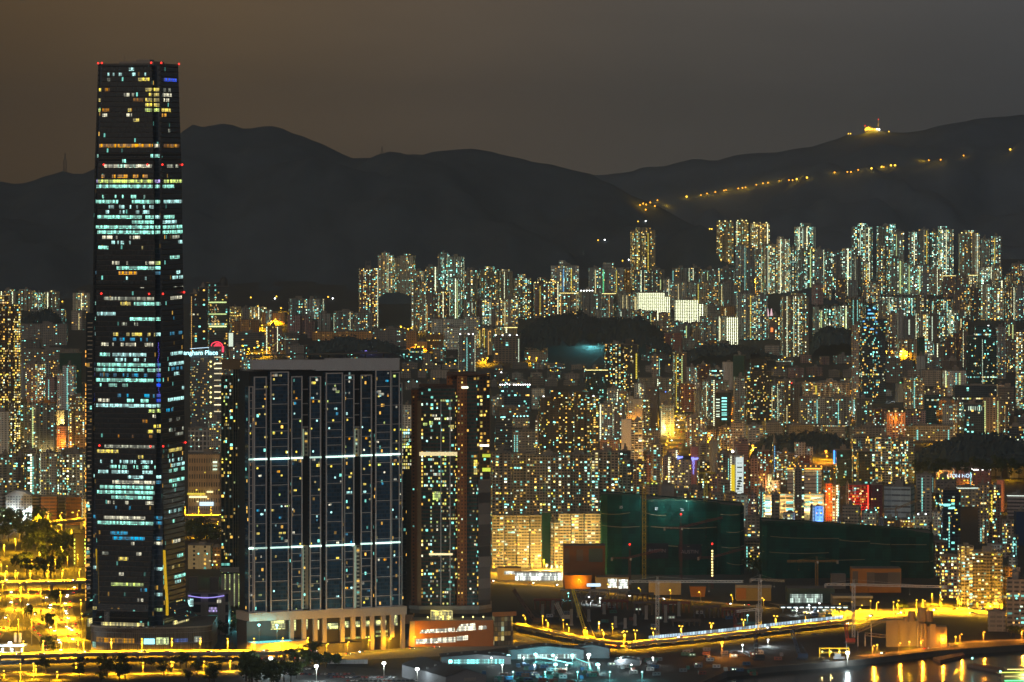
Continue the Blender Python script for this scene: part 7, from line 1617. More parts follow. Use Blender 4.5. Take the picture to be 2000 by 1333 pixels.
def crawler(label, bx, by, tx, ty, mat):
 p = gp(bx, by); t_ = pw(tx, ty, p.y + 6)
 o = empty('crawler_crane', label, 'crawler crane', p, 0, 'crawler cranes on the site')
 q = MB(); q.lattice((0, 0, 2.5), tuple(t_ - p), 2.2, .34, 2.8); q.build('boom', mat, o)
 q = MB(); q.box(2.5, 0, 1.5, 8, 4, 3.2); q.box(-.5, -1.4, 2, 2, 1.6, 3); q.build('body', mat, o)
 for y in (-2.2, 2.2): q = MB(); q.box(1.5, y, 0, 9, 1.1, 1.5); q.build('track', M['dark'], o)
 q = MB(); m_ = (t_ - p) * .3; q.bar((6, 0, 5), (m_.x + 6, m_.y, m_.z), .15); q.bar((m_.x + 6, m_.y, m_.z), tuple(t_ - p), .07); q.build('backstay', mat, o)
crawler('yellow crawler crane with a long raised lattice boom at the road bend', 1147, 1254, 1118, 1150, YEL)
crawler('dark crawler crane with a boom leaning left, near the brown tower', 1045, 1218, 1003, 1152, plain('crane_dark', (.16, .10, .09), .6))
crawler('small white crawler crane among the dark pit columns', 1100, 1212, 1086, 1178, GRY)
crawler('small red piling rig on the pit edge', 1436, 1232, 1435, 1205, REDC)
crawler('dark piling rig on the waterside ground', 1478, 1290, 1475, 1235, M['dark'])
crawler('blue-black piling rig beside the rig barge', 1562, 1288, 1544, 1225, plain('rig_blue', (.03, .04, .07), .6))
crawler('small red dockside crane by the grey crane base', 1655, 1258, 1652, 1218, plain('rig_red', (.4, .06, .03), .6))
# ================================================================ site, roads, lamps, trees, cars
def flat(name, px_poly, z, mat, kind='structure', layer=0):
 q = MB(); q.face([tuple(gp(x, y, z)) for x, y in px_poly]); return tag(q.build(name, mat), kind=kind)
ROAD = plain('road_asphalt', (.20, .18, .15), .85, var=.3, scale=.06)
PAVE = plain('paving', (.27, .24, .20), .85, var=.3, scale=.1)
flat('site_ground', [(955, 1142), (1110, 1150), (1500, 1178), (1640, 1205), (1660, 1222), (1250, 1262), (1100, 1244), (1005, 1222), (960, 1190)], 4.012, SOIL)
flat('site_ground', [(1180, 1268), (1400, 1262), (1640, 1240), (1690, 1260), (1640, 1288), (1420, 1306), (1260, 1320)], 4.012, SOIL)
flat('street_paving', [(958, 1104), (1110, 1112), (1110, 1148), (955, 1140)], 4.012, PAVE)
flat('street_paving', [(1500, 1178), (1640, 1192), (1830, 1186), (1960, 1196), (1960, 1206), (1840, 1206), (1660, 1220)], 4.016, PAVE)
flat('toll_plaza', [(-60, 1150), (170, 1150), (172, 1286), (-60, 1286)], 4.012, plain('worn_asphalt', (.062, .056, .046), .9, var=.6, scale=.03))
flat('street_paving', [(480, 1262), (790, 1250), (1010, 1238), (1060, 1255), (860, 1282), (690, 1290), (480, 1296)], 4.012, PAVE)
flat('car_park', [(500, 1302), (640, 1300), (900, 1318), (900, 1345), (470, 1345)], 4.012, plain('car_park_asphalt', (.07, .07, .07), .85, var=.3))
def ribbon(name, pts, width, z, mat, kind='structure', deck=0.0, label=None, cat=None, parapet=0.0, piers=0, marks=True, zs=None):
 """a road along picture points on level z; deck = thickness when it is carried on piers"""
 P = []
 for i, (x, y) in enumerate(pts): P.append(gp(x, y, zs[i] if zs else z))
 Q = [P[0]]
 for i in range(len(P) - 1):
  p0, p1, p2, p3 = P[max(0, i - 1)], P[i], P[i + 1], P[min(len(P) - 1, i + 2)]
  for k_ in range(1, 9):
   t_ = k_ / 8; Q.append(.5 * ((2 * p1) + (p2 - p0) * t_ + (2 * p0 - 5 * p1 + 4 * p2 - p3) * t_ ** 2 + (3 * p1 - p0 - 3 * p2 + p3) * t_ ** 3))
 L, Rr = [], []
 for i, p in enumerate(Q):
  d = Q[min(i + 1, len(Q) - 1)] - Q[max(0, i - 1)]; d.z = 0; d.normalize(); n = Vector((-d.y, d.x, 0))
  L.append(p + n * width / 2); Rr.append(p - n * width / 2)
 q = MB()
 for i in range(len(Q) - 1):
  q.face([Rr[i], Rr[i + 1], L[i + 1], L[i]])
  if deck:
   dz = Vector((0, 0, deck))
   q.face([L[i], L[i + 1], L[i + 1] - dz, L[i] - dz]); q.face([Rr[i] - dz, Rr[i + 1] - dz, Rr[i + 1], Rr[i]]); q.face([L[i] - dz, L[i + 1] - dz, Rr[i + 1] - dz, Rr[i] - dz])
 o = q.build('deck' if deck else name, mat)
 root = o
 if deck:
  root = empty(name, label, cat or 'flyover', (0, 0, 0)); o.parent = root
 else: tag(o, label, cat, None, kind)
 if parapet:
  for S in (L, Rr):
   q = MB()
   for a, b_ in zip(S, S[1:]):
    w_ = (b_ - a).cross(Vector((0, 0, 1))).normalized() * .15; h = Vector((0, 0, parapet))
    q.face([a - w_, b_ - w_, b_ - w_ + h, a - w_ + h]); q.face([b_ + w_, a + w_, a + w_ + h, b_ + w_ + h]); q.face([a - w_ + h, b_ - w_ + h, b_ + w_ + h, a + w_ + h])
   if deck: q.build('parapet', M['conc'], root)
   else: tag(q.build('road_kerb', M['conc']), kind='structure')
 if piers:
  for i in range(piers):
   p = Q[int((i + .5) / piers * (len(Q) - 1))]; q = MB(); q.box(p.x, p.y, 4, 2.4, 3.5, p.z - deck - 4); q.box(p.x, p.y, p.z - deck - 1.2, width * .5, 3.2, 1.2); q.build('pier', M['conc'], root)
 if marks:
  q = MB(); acc = 0
  for i in range(len(Q) - 1):
   a, b_ = Q[i] + Vector((0, 0, .03)), Q[i + 1] + Vector((0, 0, .03)); d = (b_ - a); ln = d.length; d.normalize(); n = Vector((-d.y, d.x, 0)) * .12
   for off in ((0,) if width < 12 else (-width / 6, width / 6)):
    s_ = 0
    while s_ < ln - 2:
     e = a + d * s_ + n / .12 * off; f = e + d * 2.4; q.face([e - n, f - n, f + n, e + n]); s_ += 6.5
  if q.f:
   mo = q.build('lane_marking', plain('road_paint', (.85, .83, .75), .7), root if deck else None)
   if not deck: tag(mo, kind='structure')
 return Q, root
QA, _ = ribbon('flyover', [(-60, 1281), (60, 1279), (170, 1276), (330, 1274), (480, 1274), (620, 1272)], 17, 9.5, ROAD, deck=1.8, label='long golden-lit waterfront flyover crossing the lower left of the view', parapet=1.1, piers=14)
QB, _ = ribbon('flyover', [(-60, 1141), (40, 1138), (110, 1137), (175, 1134)], 20, 13, ROAD, deck=1.6, label='golden-lit flyover across the toll road, upper left junction', parapet=1.1, piers=4)
QN, _ = ribbon('flyover', [(70, 1022), (110, 1020), (170, 1013)], 12, 15, ROAD, deck=1.6, label='upper flyover with golden lamps behind the lit park trees', parapet=1.1, piers=4)
QO, _ = ribbon('flyover', [(352, 1008), (400, 1008), (440, 1008)], 16, 15, ROAD, deck=1.6, label='short golden flyover seen right of the supertall', parapet=1.1, piers=3)
QC, _ = ribbon('road', [(62, 1140), (66, 1185), (82, 1212), (112, 1234), (128, 1256), (132, 1290)], 17, 4.03, ROAD, parapet=.14)
QD, _ = ribbon('road', [(150, 1148), (134, 1168), (133, 1195), (143, 1222), (147, 1252), (150, 1288)], 9, 4.04, ROAD, parapet=.14)
QE, _ = ribbon('road', [(92, 1165), (103, 1184), (98, 1197), (116, 1213), (140, 1230)], 8, 4.05, ROAD, parapet=.14)
QF, _ = ribbon('road', [(-30, 1116), (10, 1128), (25, 1150), (27, 1178), (18, 1205), (-12, 1248)], 11, 4.06, ROAD, parapet=.14)
QG, _ = ribbon('road', [(78, 1218), (62, 1228), (74, 1241), (86, 1256), (86, 1280)], 6, 4.07, ROAD, parapet=.14)
QH, _ = ribbon('site_viaduct', [(1000, 1218), (1060, 1231), (1120, 1243), (1170, 1251), (1225, 1257)], 9, 8, ROAD, deck=1.2, label='orange-lit temporary road bridge curving past the dark pit', cat='road bridge', parapet=1.0, piers=7)
QI, _ = ribbon('site_viaduct', [(1225, 1257), (1275, 1252), (1400, 1240), (1540, 1224), (1655, 1211)], 11, 8, ROAD, deck=1.4, label='long golden road bridge with glowing white noise barrier', cat='road bridge', parapet=1.0, piers=16)
QJ, _ = ribbon('road', [(1655, 1222), (1700, 1206), (1760, 1199), (1850, 1198), (2020, 1204)], 11, 4.05, ROAD, parapet=.14)
QK, _ = ribbon('road', [(1680, 1282), (1760, 1274), (1830, 1264), (1900, 1254), (2020, 1250)], 9, 4.05, ROAD, parapet=.14)
QL, _ = ribbon('road', [(1314, 892), (1320, 866), (1329, 838), (1336, 812)], 22, 4.05, ROAD)
QM, _ = ribbon('road', [(1428, 838), (1432, 822), (1440, 802)], 8, 4.05, ROAD, marks=False)
QP, _ = ribbon('road', [(480, 1290), (600, 1285), (700, 1276), (800, 1268), (940, 1258), (1010, 1250)], 11, 4.05, ROAD, parapet=.14)
QQ, _ = ribbon('road', [(950, 1135), (1040, 1140), (1110, 1146), (1240, 1166), (1380, 1176), (1520, 1190)], 10, 4.05, ROAD, parapet=.14)
QR, _ = ribbon('road', [(-40, 1318), (160, 1318), (330, 1316), (470, 1312)], 10, 4.05, ROAD, parapet=.14)
QS, _ = ribbon('road', [(1800, 1196), (1880, 1190), (1950, 1194)], 9, 4.07, ROAD, marks=False)
# noise barrier whose lit look is put into the panes as emission
nb = empty('noise_barrier', 'row of glowing blue-white noise barrier panes along the golden bridge', 'noise barrier', (0, 0, 0))
NBM = glowing('barrier_pane', (.62, .86, 1), .95, var=.5)
seg = QI[8:36]
for i, (a, b_) in enumerate(zip(seg, seg[1:])):
 d = (b_ - a).normalized(); n = Vector((-d.y, d.x, 0)) * 5.2
 for k_ in range(3):
  p, r = a + (b_ - a) * (k_ / 3 + .03) + n, a + (b_ - a) * ((k_ + 1) / 3 - .03) + n; q = MB()
  q.face([(p.x, p.y, p.z + 1.0), (r.x, r.y, r.z + 1.0), (r.x, r.y, r.z + 3.6), (p.x, p.y, p.z + 3.6)]); q.face([(r.x, r.y + .15, r.z + 1.0), (p.x, p.y + .15, p.z + 1.0), (p.x, p.y + .15, p.z + 3.6), (r.x, r.y + .15, r.z + 3.6)]); q.build('pane', NBM, nb)
# ---------------------------------------------------------------- street lamps: real sodium lights
def lamp_meshes(h, col, r, twin=False):
 k_ = (h, col, r, twin)
 if k_ not in LAMP_D:
  q = MB(); q.bar((0, 0, 0), (0, 0, h), .16, sides=6)
  q.bar((0, 0, h), (0, -1.8, h + .4), .10)
  if twin: q.bar((0, 0, h), (0, 1.8, h + .4), .10)
  g_ = MB(); g_.ball((0, 0, 0), r, 8, 0, .7)
  LAMP_D[k_] = (q.mesh('lamp_post', M['pole']), g_.mesh('lamp_head', LM[col]))
 return LAMP_D[k_]
def street_lamp(p, label, group, h=11.0, col='s', r=.75, watts=26000, rz=0.0, twin=False, name='street_lamp', spot=True):
 pm, hm = lamp_meshes(h, col, r, twin)
 o = link(pm, name, None, p, rz); tag(o, label, 'street lamp' if name == 'street_lamp' else name.replace('_', ' '), group)
 for y in ((-1.8, 1.8) if twin else (-1.8,)): link(hm, 'lamp_head', o, (0, y, h + .3))
 if watts: link(lamp_data(col, watts * (SODIUM if col in 'so' and spot else 1.3 if col in 'so' else .3 if p.y < 4200 else 1), spot), 'lamp_light', o, (0, -2.0, h - 1.3))
 return o
SODIUM = 7.0
def lamp_row(phrase, Q, n, off=5.0, **k):
 pts = []
 for i in range(n):
  f = (i + .5) / n * (len(Q) - 1); j = int(f); p = Q[j].lerp(Q[min(j + 1, len(Q) - 1)], f - j)
  d = Q[min(j + 1, len(Q) - 1)] - Q[max(0, j - 1)]; d.z = 0; d.normalize(); pts.append((p + Vector((-d.y, d.x, 0)) * off, math.atan2(d.y, d.x)))
 pts.sort(key=lambda t_: t_[0].x / t_[0].y)
 for i, (p, a) in enumerate(pts): street_lamp(p, 'sodium street lamp, %s %s' % (ordn(i, n), phrase), 'street lamps', rz=a, **k)
def lamp_list(phrase, px, z=4.0, **k):
 px = sorted(px)
 for i, (x, y) in enumerate(px):
  p = gp(x, y, z); street_lamp(p, '%s lamp, %s %s' % ({'s': 'sodium', 'w': 'white', 'c': 'cyan-white', 'o': 'orange', 'y': 'yellow', 'l': 'lime', 'g': 'green'}[k.get('col', 's')], ordn(i, len(px)), phrase), 'lamps ' + phrase, name={'podium': 'garden_lamp', 'in the lit': 'park_lamp', 'toll junction': 'high_mast_lamp', 'brush': 'path_lamp'}.get(next((w for w in ('podium', 'in the lit', 'toll junction', 'brush') if w in phrase), ''), 'street_lamp'), **k)
lamp_row('along the waterfront flyover', QA, 14, 7.5, h=10, watts=30000)
lamp_row('along the flyover over the toll road', QB, 6, 9, h=10, watts=34000)
lamp_row('along the upper flyover', QN, 4, 5, h=9, watts=20000)
lamp_row('along the short flyover by the supertall', QO, 4, 7, h=9, watts=24000)
lamp_row('along the broad curving ramp', QC, 6, 9, watts=32000)
lamp_row('along the ramp next to the supertall', QD, 5, -6, watts=30000)
lamp_row('along the left edge highway', QF, 5, 7, watts=30000)
lamp_row('along the road bridge past the pit', QH, 6, 5, h=8, watts=20000)
lamp_row('along the bridge with noise barrier', QI, 9, 6, h=9, watts=30000, twin=True)
lamp_row('along the street beyond the bridge', QJ, 7, 6, watts=22000)
lamp_row('along the quay road', QK, 7, -4, h=8, col='o', watts=20000, spot=False)
lamp_row('on the golden city road', QL, 10, 11, h=14, r=1.3, watts=11000)
lamp_row('on the small orange street', QM, 3, 5, h=10, r=1.2, col='o', watts=30000)
lamp_row('along the promenade road', QP, 12, 6, h=9, watts=13000, spot=False)
lamp_row('along the street behind the pit', QQ, 12, -5, h=9, watts=8000, spot=False)
lamp_row('along the lower left road', QR, 8, 6, h=8, watts=8000)
lamp_row('by the golden balcony flats', QS, 5, 5, h=9, watts=22000)
lamp_list('in the lit park', spot=False, px=[(8, 1090), (38, 1054), (77, 1105), (30, 1078), (100, 1085), (120, 1035), (62, 1120), (132, 1110), (95, 1120), (140, 1060)], h=13, watts=80000)
lamp_list('in the toll junction', [(10, 1168), (5, 1185), (40, 1196), (55, 1206), (14, 1152), (36, 1262), (62, 1262), (120, 1112), (108, 1138), (152, 1128), (158, 1222), (160, 1250), (24, 1220), (80, 1200), (118, 1205), (45, 1240), (110, 1268), (0, 1210), (30, 1165), (95, 1150)], h=22, watts=9000)
lamp_list('before the golden old slabs', [(965, 1120), (985, 1124), (1012, 1126), (1040, 1120), (1062, 1112), (1085, 1116), (1096, 1124)], h=9, watts=26000, spot=False)
lamp_list('before the golden balcony flats', [(1890, 1190), (1908, 1196), (1930, 1196), (1950, 1198), (1870, 1186)], h=8, watts=30000, spot=False)
lamp_list('under the long right green net', [(1820, 1180), (1836, 1182), (1790, 1192), (1745, 1196), (1700, 1194), (1664, 1196), (1640, 1200)], h=9, watts=16000)
lamp_list('beside the school row', [(8, 1012), (70, 1022), (92, 1026), (118, 1024), (140, 1024), (156, 1024)], h=8, watts=16000)
lamp_list('between city blocks below the supertall gap', [(376, 1030), (384, 1050), (420, 1046), (426, 1034), (416, 1100), (428, 1096)], h=8, watts=9000)
lamp_list('in the garden beside the supertall podium', [(432, 1216), (446, 1210), (440, 1226), (452, 1222), (422, 1208), (436, 1236), (428, 1228), (446, 1236), (416, 1198), (455, 1205)], h=4, col='y', r=.6, watts=1500)
lamp_list('in the brush by the lower left flyover', [(40, 1312), (70, 1316), (66, 1326), (8, 1326), (240, 1322), (335, 1308), (40, 1330), (112, 1328)], h=6, watts=7000)
lamp_list('on the rail approach', [(1170, 1236), (1196, 1240), (1100, 1232), (1060, 1224)], h=9, watts=5000)
def floodlight(px, py, label, col='w', watts=90000, h=12, r=1.7, z=4.0): street_lamp(gp(px, py, z), label, 'floodlights', h=h, col=col, r=r, watts=watts, name='floodlight', spot=False)
floodlight(529, 1316, 'white floodlight at the end of the lit road, above the car park')
floodlight(618, 1332, 'white floodlight mast in the middle of the car park', watts=70000)
floodlight(750, 1326, 'white floodlight in front of the grey warehouse, left', watts=40000)
floodlight(815, 1338, 'white floodlight in front of the grey warehouse, right', watts=24000)
floodlight(993, 1295, h=5.5, label='cyan-white floodlight at the left end of the long lit sheds', col='c', watts=30000)
floodlight(1046, 1292, h=5.5, label='cyan-white floodlight before the long shed, second from left', col='c', watts=30000)
floodlight(1080, 1294, h=5.5, label='cyan-white floodlight before the long shed, third from left', col='c', watts=24000)
floodlight(1118, 1294, h=5.5, label='cyan-white floodlight before the long shed, fourth from left', col='c', watts=30000)
floodlight(1150, 1293, h=5.5, label='white floodlight at the right end of the long shed', watts=20000)
floodlight(1167, 1312, h=5.5, label='cyan floodlight among the container yard, right', col='c', watts=20000)
floodlight(1085, 1312, h=5.5, label='cyan floodlight among the container yard, left', col='c', watts=20000)
floodlight(880, 1306, h=5.5, label='cyan floodlight beside the grey warehouse roof', col='c', watts=20000)
floodlight(1410, 1285, 'orange floodlight under the golden road bridge', col='o', watts=30000)
floodlight(1450, 1272, 'white floodlight under the golden road bridge', watts=40000, h=5, r=.8)
floodlight(1500, 1262, 'white work light under the golden road bridge, right', watts=50000, h=5, r=.8)
floodlight(1655, 1300, 'brightest white floodlight on the rig barge', watts=120000, h=10, r=1.8, z=2)
floodlight(44, 1024, 'large white floodlight beside the vaulted school', watts=90000, h=14, r=1.6)
floodlight(8, 1026, 'white floodlight at the left edge by the school', watts=40000, h=12, r=1.2)
floodlight(472, 1232, 'teal floodlight over the pool terrace', col='c', watts=40000, h=10)
street_lamp(Vector(((506 - 1000) * 3727 / F, 3727, 16)), 'teal floodlight at the left of the slab base', 'floodlights', h=14, col='c', r=1.2, watts=24000, name='floodlight', spot=False)
street_lamp(Vector(((541 - 1000) * 3733 / F, 3733, 16)), 'teal-white floodlight at the slab base', 'floodlights', h=13, col='c', r=1.2, watts=20000, name='floodlight', spot=False)
floodlight(433, 1130, 'green lamp beside the green tower base', col='g', watts=5000, h=9, r=1.0)
floodlight(20, 1278, 'white light mast over the toll booths', watts=60000, h=9)
floodlight(148, 672, 'green-white floodlight on a tower behind the slim banded tower', col='w', watts=0, h=16, r=2.8, z=12)
floodlight(611, 672, 'white stadium floodlight among dark trees, centre left', watts=0, h=14, r=2.6, z=18)
floodlight(1728, 708, 'cyan-white floodlight at the right of the blue-crowned tower', col='w', watts=0, h=14, r=2.4, z=14)
floodlight(1975, 742, 'warm white floodlight near the right edge among towers', col='y', watts=0, h=24, r=2.6, z=10)
floodlight(1788, 570, 'white floodlight on the right hillside estate', watts=0, h=12, r=2.0, z=150)
for i, (x, y) in enumerate([(1068, 1116), (1078, 1118), (1088, 1118), (1096, 1120)]): floodlight(x, y, 'blazing white work light beside the brown block, %s' % ordn(i, 4), col='y', watts=80000, h=6, r=1.2)
for i, (x, y) in enumerate([(640, 1268), (664, 1266), (725, 1262), (758, 1258)]): floodlight(x, y, 'white uplight at the slab columns, %s' % ordn(i, 4), watts=9000, h=4, r=.9)
# ---------------------------------------------------------------- trees
BARK = plain('bark', (.06, .045, .03), .95);
LEAF = plain('leaf', (.055, .075, .022), .8, var=.4, scale=.5, spec=.15)
def crown_mesh(seed, r, n):
 rng = random.Random(seed); q = MB()
 cl = [Vector((rng.gauss(0, .42) * r, rng.gauss(0, .42) * r, rng.uniform(-.35, .75) * r)) for _ in range(13)]
 for _ in range(n):
  c = rng.choice(cl); d = Vector((rng.gauss(0, 1), rng.gauss(0, 1), rng.gauss(0, .8))); d.normalize()
  p = c + d * r * rng.uniform(.16, .36); s_ = rng.uniform(.28, .62) * r / 4.2
  nrm = (d + Vector((rng.gauss(0, .5), rng.gauss(0, .5), rng.gauss(0, .5) + .35))).normalized(); a = nrm.orthogonal().normalized() * s_; b_ = nrm.cross(a.normalized()) * s_ * rng.uniform(.6, 1)
  q.face([p - a - b_ * .3, p + b_ - a * .2, p + a + b_ * .2, p - b_ + a * .1])
 return q.mesh('crown', LEAF)
def trunk_mesh(seed, h):
 rng = random.Random(seed); q = MB(); q.cyl(0, 0, 0, .38, h, 7, r2=.22)
 for k_ in range(5):
  a = 2 * math.pi * k_ / 5 + rng.uniform(-.4, .4); q.bar((0, 0, h * .75), (math.cos(a) * 1.9, math.sin(a) * 1.9, h * 1.35 + rng.uniform(-.3, .8)), .12)
 return q.mesh('trunk', BARK)
CR = [crown_mesh(40 + i, 4.6, 420) for i in range(5)]; TR = [trunk_mesh(60 + i, 4.0) for i in range(3)]
def tree(p, label, s, rng, group):
 o = empty('tree', label, 'tree', p, rng.uniform(0, 6), group); o.scale = (s, s, s * rng.uniform(.9, 1.15))
 link(rng.choice(TR), 'trunk', o); link(rng.choice(CR), 'crown', o, (0, 0, 6.0), rng.uniform(0, 6), (rng.uniform(.85, 1.2),) * 3)
def grove(phrase, look, px, smin, smax, seed, group):
 rng = random.Random(seed); px = sorted(px)
 for i, (x, y) in enumerate(px): tree(gp(x, y), '%s tree, %s %s' % (look, ordn(i, len(px)), phrase), rng.uniform(smin, smax), rng, group)
def scatter(n, poly, seed):
 rng = random.Random(seed); out = []
 x0, x1 = min(p[0] for p in poly), max(p[0] for p in poly); y0, y1 = min(p[1] for p in poly), max(p[1] for p in poly)
 while len(out) < n:
  x, y = rng.uniform(x0, x1), rng.uniform(y0, y1); ins = False
  for a, b_ in zip(poly, poly[1:] + poly[:1]):
   if (a[1] > y) != (b_[1] > y) and x < (b_[0] - a[0]) * (y - a[1]) / (b_[1] - a[1]) + a[0]: ins = not ins
  if ins: out.append((x, y))
 return out
grove('in the back row of the lit park', 'dark leafy', scatter(16, [(-5, 1016), (80, 1020), (90, 1050), (-5, 1060)], 1), 1.5, 2.3, 1, 'park trees')
grove('in the middle of the lit park', 'golden-lit leafy', scatter(17, [(0, 1062), (70, 1050), (140, 1050), (142, 1090), (60, 1096), (-5, 1088)], 2), 1.5, 2.4, 2, 'park trees')
grove('in the front row of the lit park', 'golden-lit leafy', scatter(14, [(-5, 1098), (140, 1096), (120, 1130), (40, 1132), (-5, 1118)], 3), 1.2, 2.0, 3, 'park trees')
grove('on the junction island', 'dark round', [(98, 1178), (106, 1172), (110, 1182), (52, 1205), (60, 1210), (92, 1220), (100, 1226), (96, 1236), (84, 1262), (92, 1270), (100, 1266), (104, 1276), (88, 1276)], .7, 1.3, 4, 'junction trees')
grove('in front of the waterfront flyover', 'dark silhouetted', [(80, 1310), (90, 1316), (160, 1306), (203, 1304), (218, 1304), (236, 1306), (242, 1304), (283, 1304), (296, 1306), (313, 1304), (352, 1306), (364, 1304), (386, 1312), (398, 1308), (410, 1312), (428, 1310)], .7, 1.15, 5, 'flyover trees')
grove('in the podium garden', 'dark garden', [(408, 1222), (414, 1216), (420, 1226), (428, 1240), (440, 1244), (452, 1240), (460, 1228), (466, 1216), (448, 1216), (424, 1216), (460, 1204), (470, 1206)], .8, 1.3, 6, 'garden trees')
grove('along the slab promenade', 'sodium-lit', [(556, 1292), (566, 1290), (574, 1296), (584, 1284), (588, 1272), (600, 1270), (606, 1288), (616, 1286), (622, 1268), (636, 1272), (652, 1268), (657, 1262), (478, 1300), (492, 1302)], .8, 1.4, 7, 'promenade trees')
grove('in the dark mass by the car park', 'blackish', scatter(18, [(488, 1310), (540, 1318), (640, 1336), (480, 1345), (470, 1320)], 8), 1.2, 2.0, 8, 'dark brush trees')
grove('on the slope behind the car park', 'grey-green', scatter(12, [(560, 1298), (640, 1296), (700, 1300), (700, 1310), (590, 1308)], 9), .8, 1.3, 9, 'dark brush trees')
grove('beside the short flyover', 'dark', [(372, 1058), (380, 1052), (388, 1062), (396, 1050), (404, 1058), (412, 1064), (424, 1060), (392, 1070)], 1.4, 2.2, 10, 'flyover trees')
grove('between the two green nets', 'dim', [(1462, 1122), (1470, 1126), (1480, 1124), (1488, 1126)], 1.2, 1.8, 11, 'site trees')
grove('by the white-lit low building', 'small', [(1756, 1196), (1764, 1196)], 1.0, 1.2, 12, 'site trees')
grove('in the brush beside the lower left road', 'dark', scatter(12, [(150, 1322), (470, 1318), (470, 1340), (150, 1342)], 13), .9, 1.5, 13, 'dark brush trees')
grove('beside the quay wall', 'small dark', [(1984, 1246), (1975, 1246), (1994, 1248)], 1.0, 1.4, 14, 'site trees')
# trees on the dark park hill edge, right
rngp = random.Random(77)
for i in range(14):
 x = 1795 + 15 * i; Yp = 5300; p = pw(x, 930 + rngp.uniform(-6, 6), Yp); p.z = max(4, p.z)
 tree(p, 'dark park tree, %s along the foot of the park hill' % ordn(i, 14), rngp.uniform(1.6, 2.4), rngp, 'park hill trees')
# teal-lit clearing on the wooded hill
rngc = random.Random(5)
bpy.context.view_layer.update(); DG = bpy.context.evaluated_depsgraph_get()
def hit(px, py):
 d = pw(px, py, 1000) - Vector((0, 0, EYE)); r = SC.ray_cast(DG, Vector((0, 0, EYE)), d.normalized())
 return r[1] if r[0] else pw(px, py, 8800)
street_lamp(hit(1155, 676) + Vector((0, -14, 0)), 'teal floodlight in the clearing on the wooded hill', 'floodlights', h=14, col='c', r=2.4, watts=420000, name='floodlight', spot=False)
for i in range(7):
 p = hit(1134 + 7 * i, 672 - 3 * math.sin(i * .9)); tree(p, 'teal-lit tree, %s in the hill clearing' % ordn(i, 7), 1.8, rngc, 'clearing trees')
# ---------------------------------------------------------------- cars
CARC = [('white', (.7, .7, .7)), ('silver', (.42, .43, .45)), ('black', (.02, .02, .025)), ('red', (.35, .03, .02)), ('dark blue', (.03, .05, .12))]
def car_mesh(nm, col):
 q = MB(); q.prism([(-2.2, -.9), (2.2, -.9), (2.2, .9), (-2.2, .9)], .32, .95, 0, bottom=True, poly2=[(-2.15, -.86), (2.1, -.86), (2.1, .86), (-2.15, .86)])
 q.prism([(-1.7, -.8), (1.0, -.8), (1.0, .8), (-1.7, .8)], .95, 1.48, 1, 0, poly2=[(-1.25, -.68), (.35, -.68), (.35, .68), (-1.25, .68)])
 for x in (-1.4, 1.4):
  for y in (-.82, .82): q.cyl(x, y, .0, .33, .62, 8, 2)
 return q.mesh('parked_car', [plain('car_paint_' + nm.replace(' ', '_'), col, .25, 0, var=.05, spec=.6), M['dark'], plain('tyre', (.02, .02, .02), .9)])
CARS = [(nm, car_mesh(nm, c)) for nm, c in CARC]
hq = MB(); hq.box(0, 0, -.18, .14, .5, .36); HL = hq.mesh('headlight', glowing('headlight', (1, .97, .85), 30)); TL = hq.mesh('taillight', glowing('taillight', (1, .04, .02), 5))
def car(p, rz, label, group, rng, lit=False, name='parked_car'):
 nm, me = rng.choice(CARS); o = link(me, name, None, p, rz); tag(o, nm + ' ' + label, 'car', group)
 if lit:
  for y in (-.6, .6): link(HL, 'headlight', o, (2.22, y, .68)); link(TL, 'taillight', o, (-2.22, y, .72))
 return o
def traffic(phrase, Q, n, offs, seed):
 rng = random.Random(seed); out = []
 for i in range(n):
  f = (i + rng.uniform(.1, .9)) / n * (len(Q) - 1); j = min(int(f), len(Q) - 2); p = Q[j].lerp(Q[j + 1], f - j); d = Q[j + 1] - Q[j]; d.z = 0; d.normalize()
  k_ = rng.choice(offs); s_ = -1 if k_ > 0 else 1
  out.append((p + Vector((-d.y, d.x, 0)) * k_ + Vector((0, 0, .02)), math.atan2(d.y * s_, d.x * s_)))
 out.sort(key=lambda t_: t_[0].x / t_[0].y)
 for i, (p, a) in enumerate(out): car(p, a, 'car with lights on, %s %s' % (ordn(i, n), phrase), 'cars on the roads', rng, True, 'moving_car')
traffic('on the ramp next to the supertall', QD, 22, (-2, 2), 1)
traffic('on the small middle ramp', QE, 14, (-1.8, 1.8), 2)
traffic('on the broad curving ramp', QC, 14, (-5, -2, 2, 5), 3)
traffic('on the left edge highway', QF, 18, (-2.5, 2.5), 4)
traffic('on the thin looping slip road', QG, 8, (1.2,), 5)
traffic('on the waterfront flyover', QA, 9, (-5, -2, 2, 5), 6)
traffic('on the flyover over the toll road', QB, 6, (-5, 5), 7)
traffic('on the golden city road', QL, 14, (-7, -3, 3, 7), 8)
traffic('on the promenade road', QP, 8, (-2.5, 2.5), 9)
traffic('on the bridge with noise barrier', QI, 6, (-2.5, 2.5), 10)
traffic('on the street beyond the bridge', QJ, 8, (-2.5, 2.5), 11)
traffic('on the quay road', QK, 3, (-2, 2), 12)
traffic('behind the pit', QQ, 8, (-2.5, 2.5), 13)
traffic('by the golden balcony flats', QS, 6, (-2, 2), 14)
def park(phrase, px0, px1, py, n, seed, a=1.3):
 rng = random.Random(seed)
 for i in range(n):
  x = px0 + (px1 - px0) * i / (n - 1); car(gp(x, py + rng.uniform(-.4, .4)) + Vector((0, 0, .02)), a + rng.uniform(-.15, .15), 'parked car, %s in the %s' % (ordn(i, n), phrase), 'cars in the car park', rng)
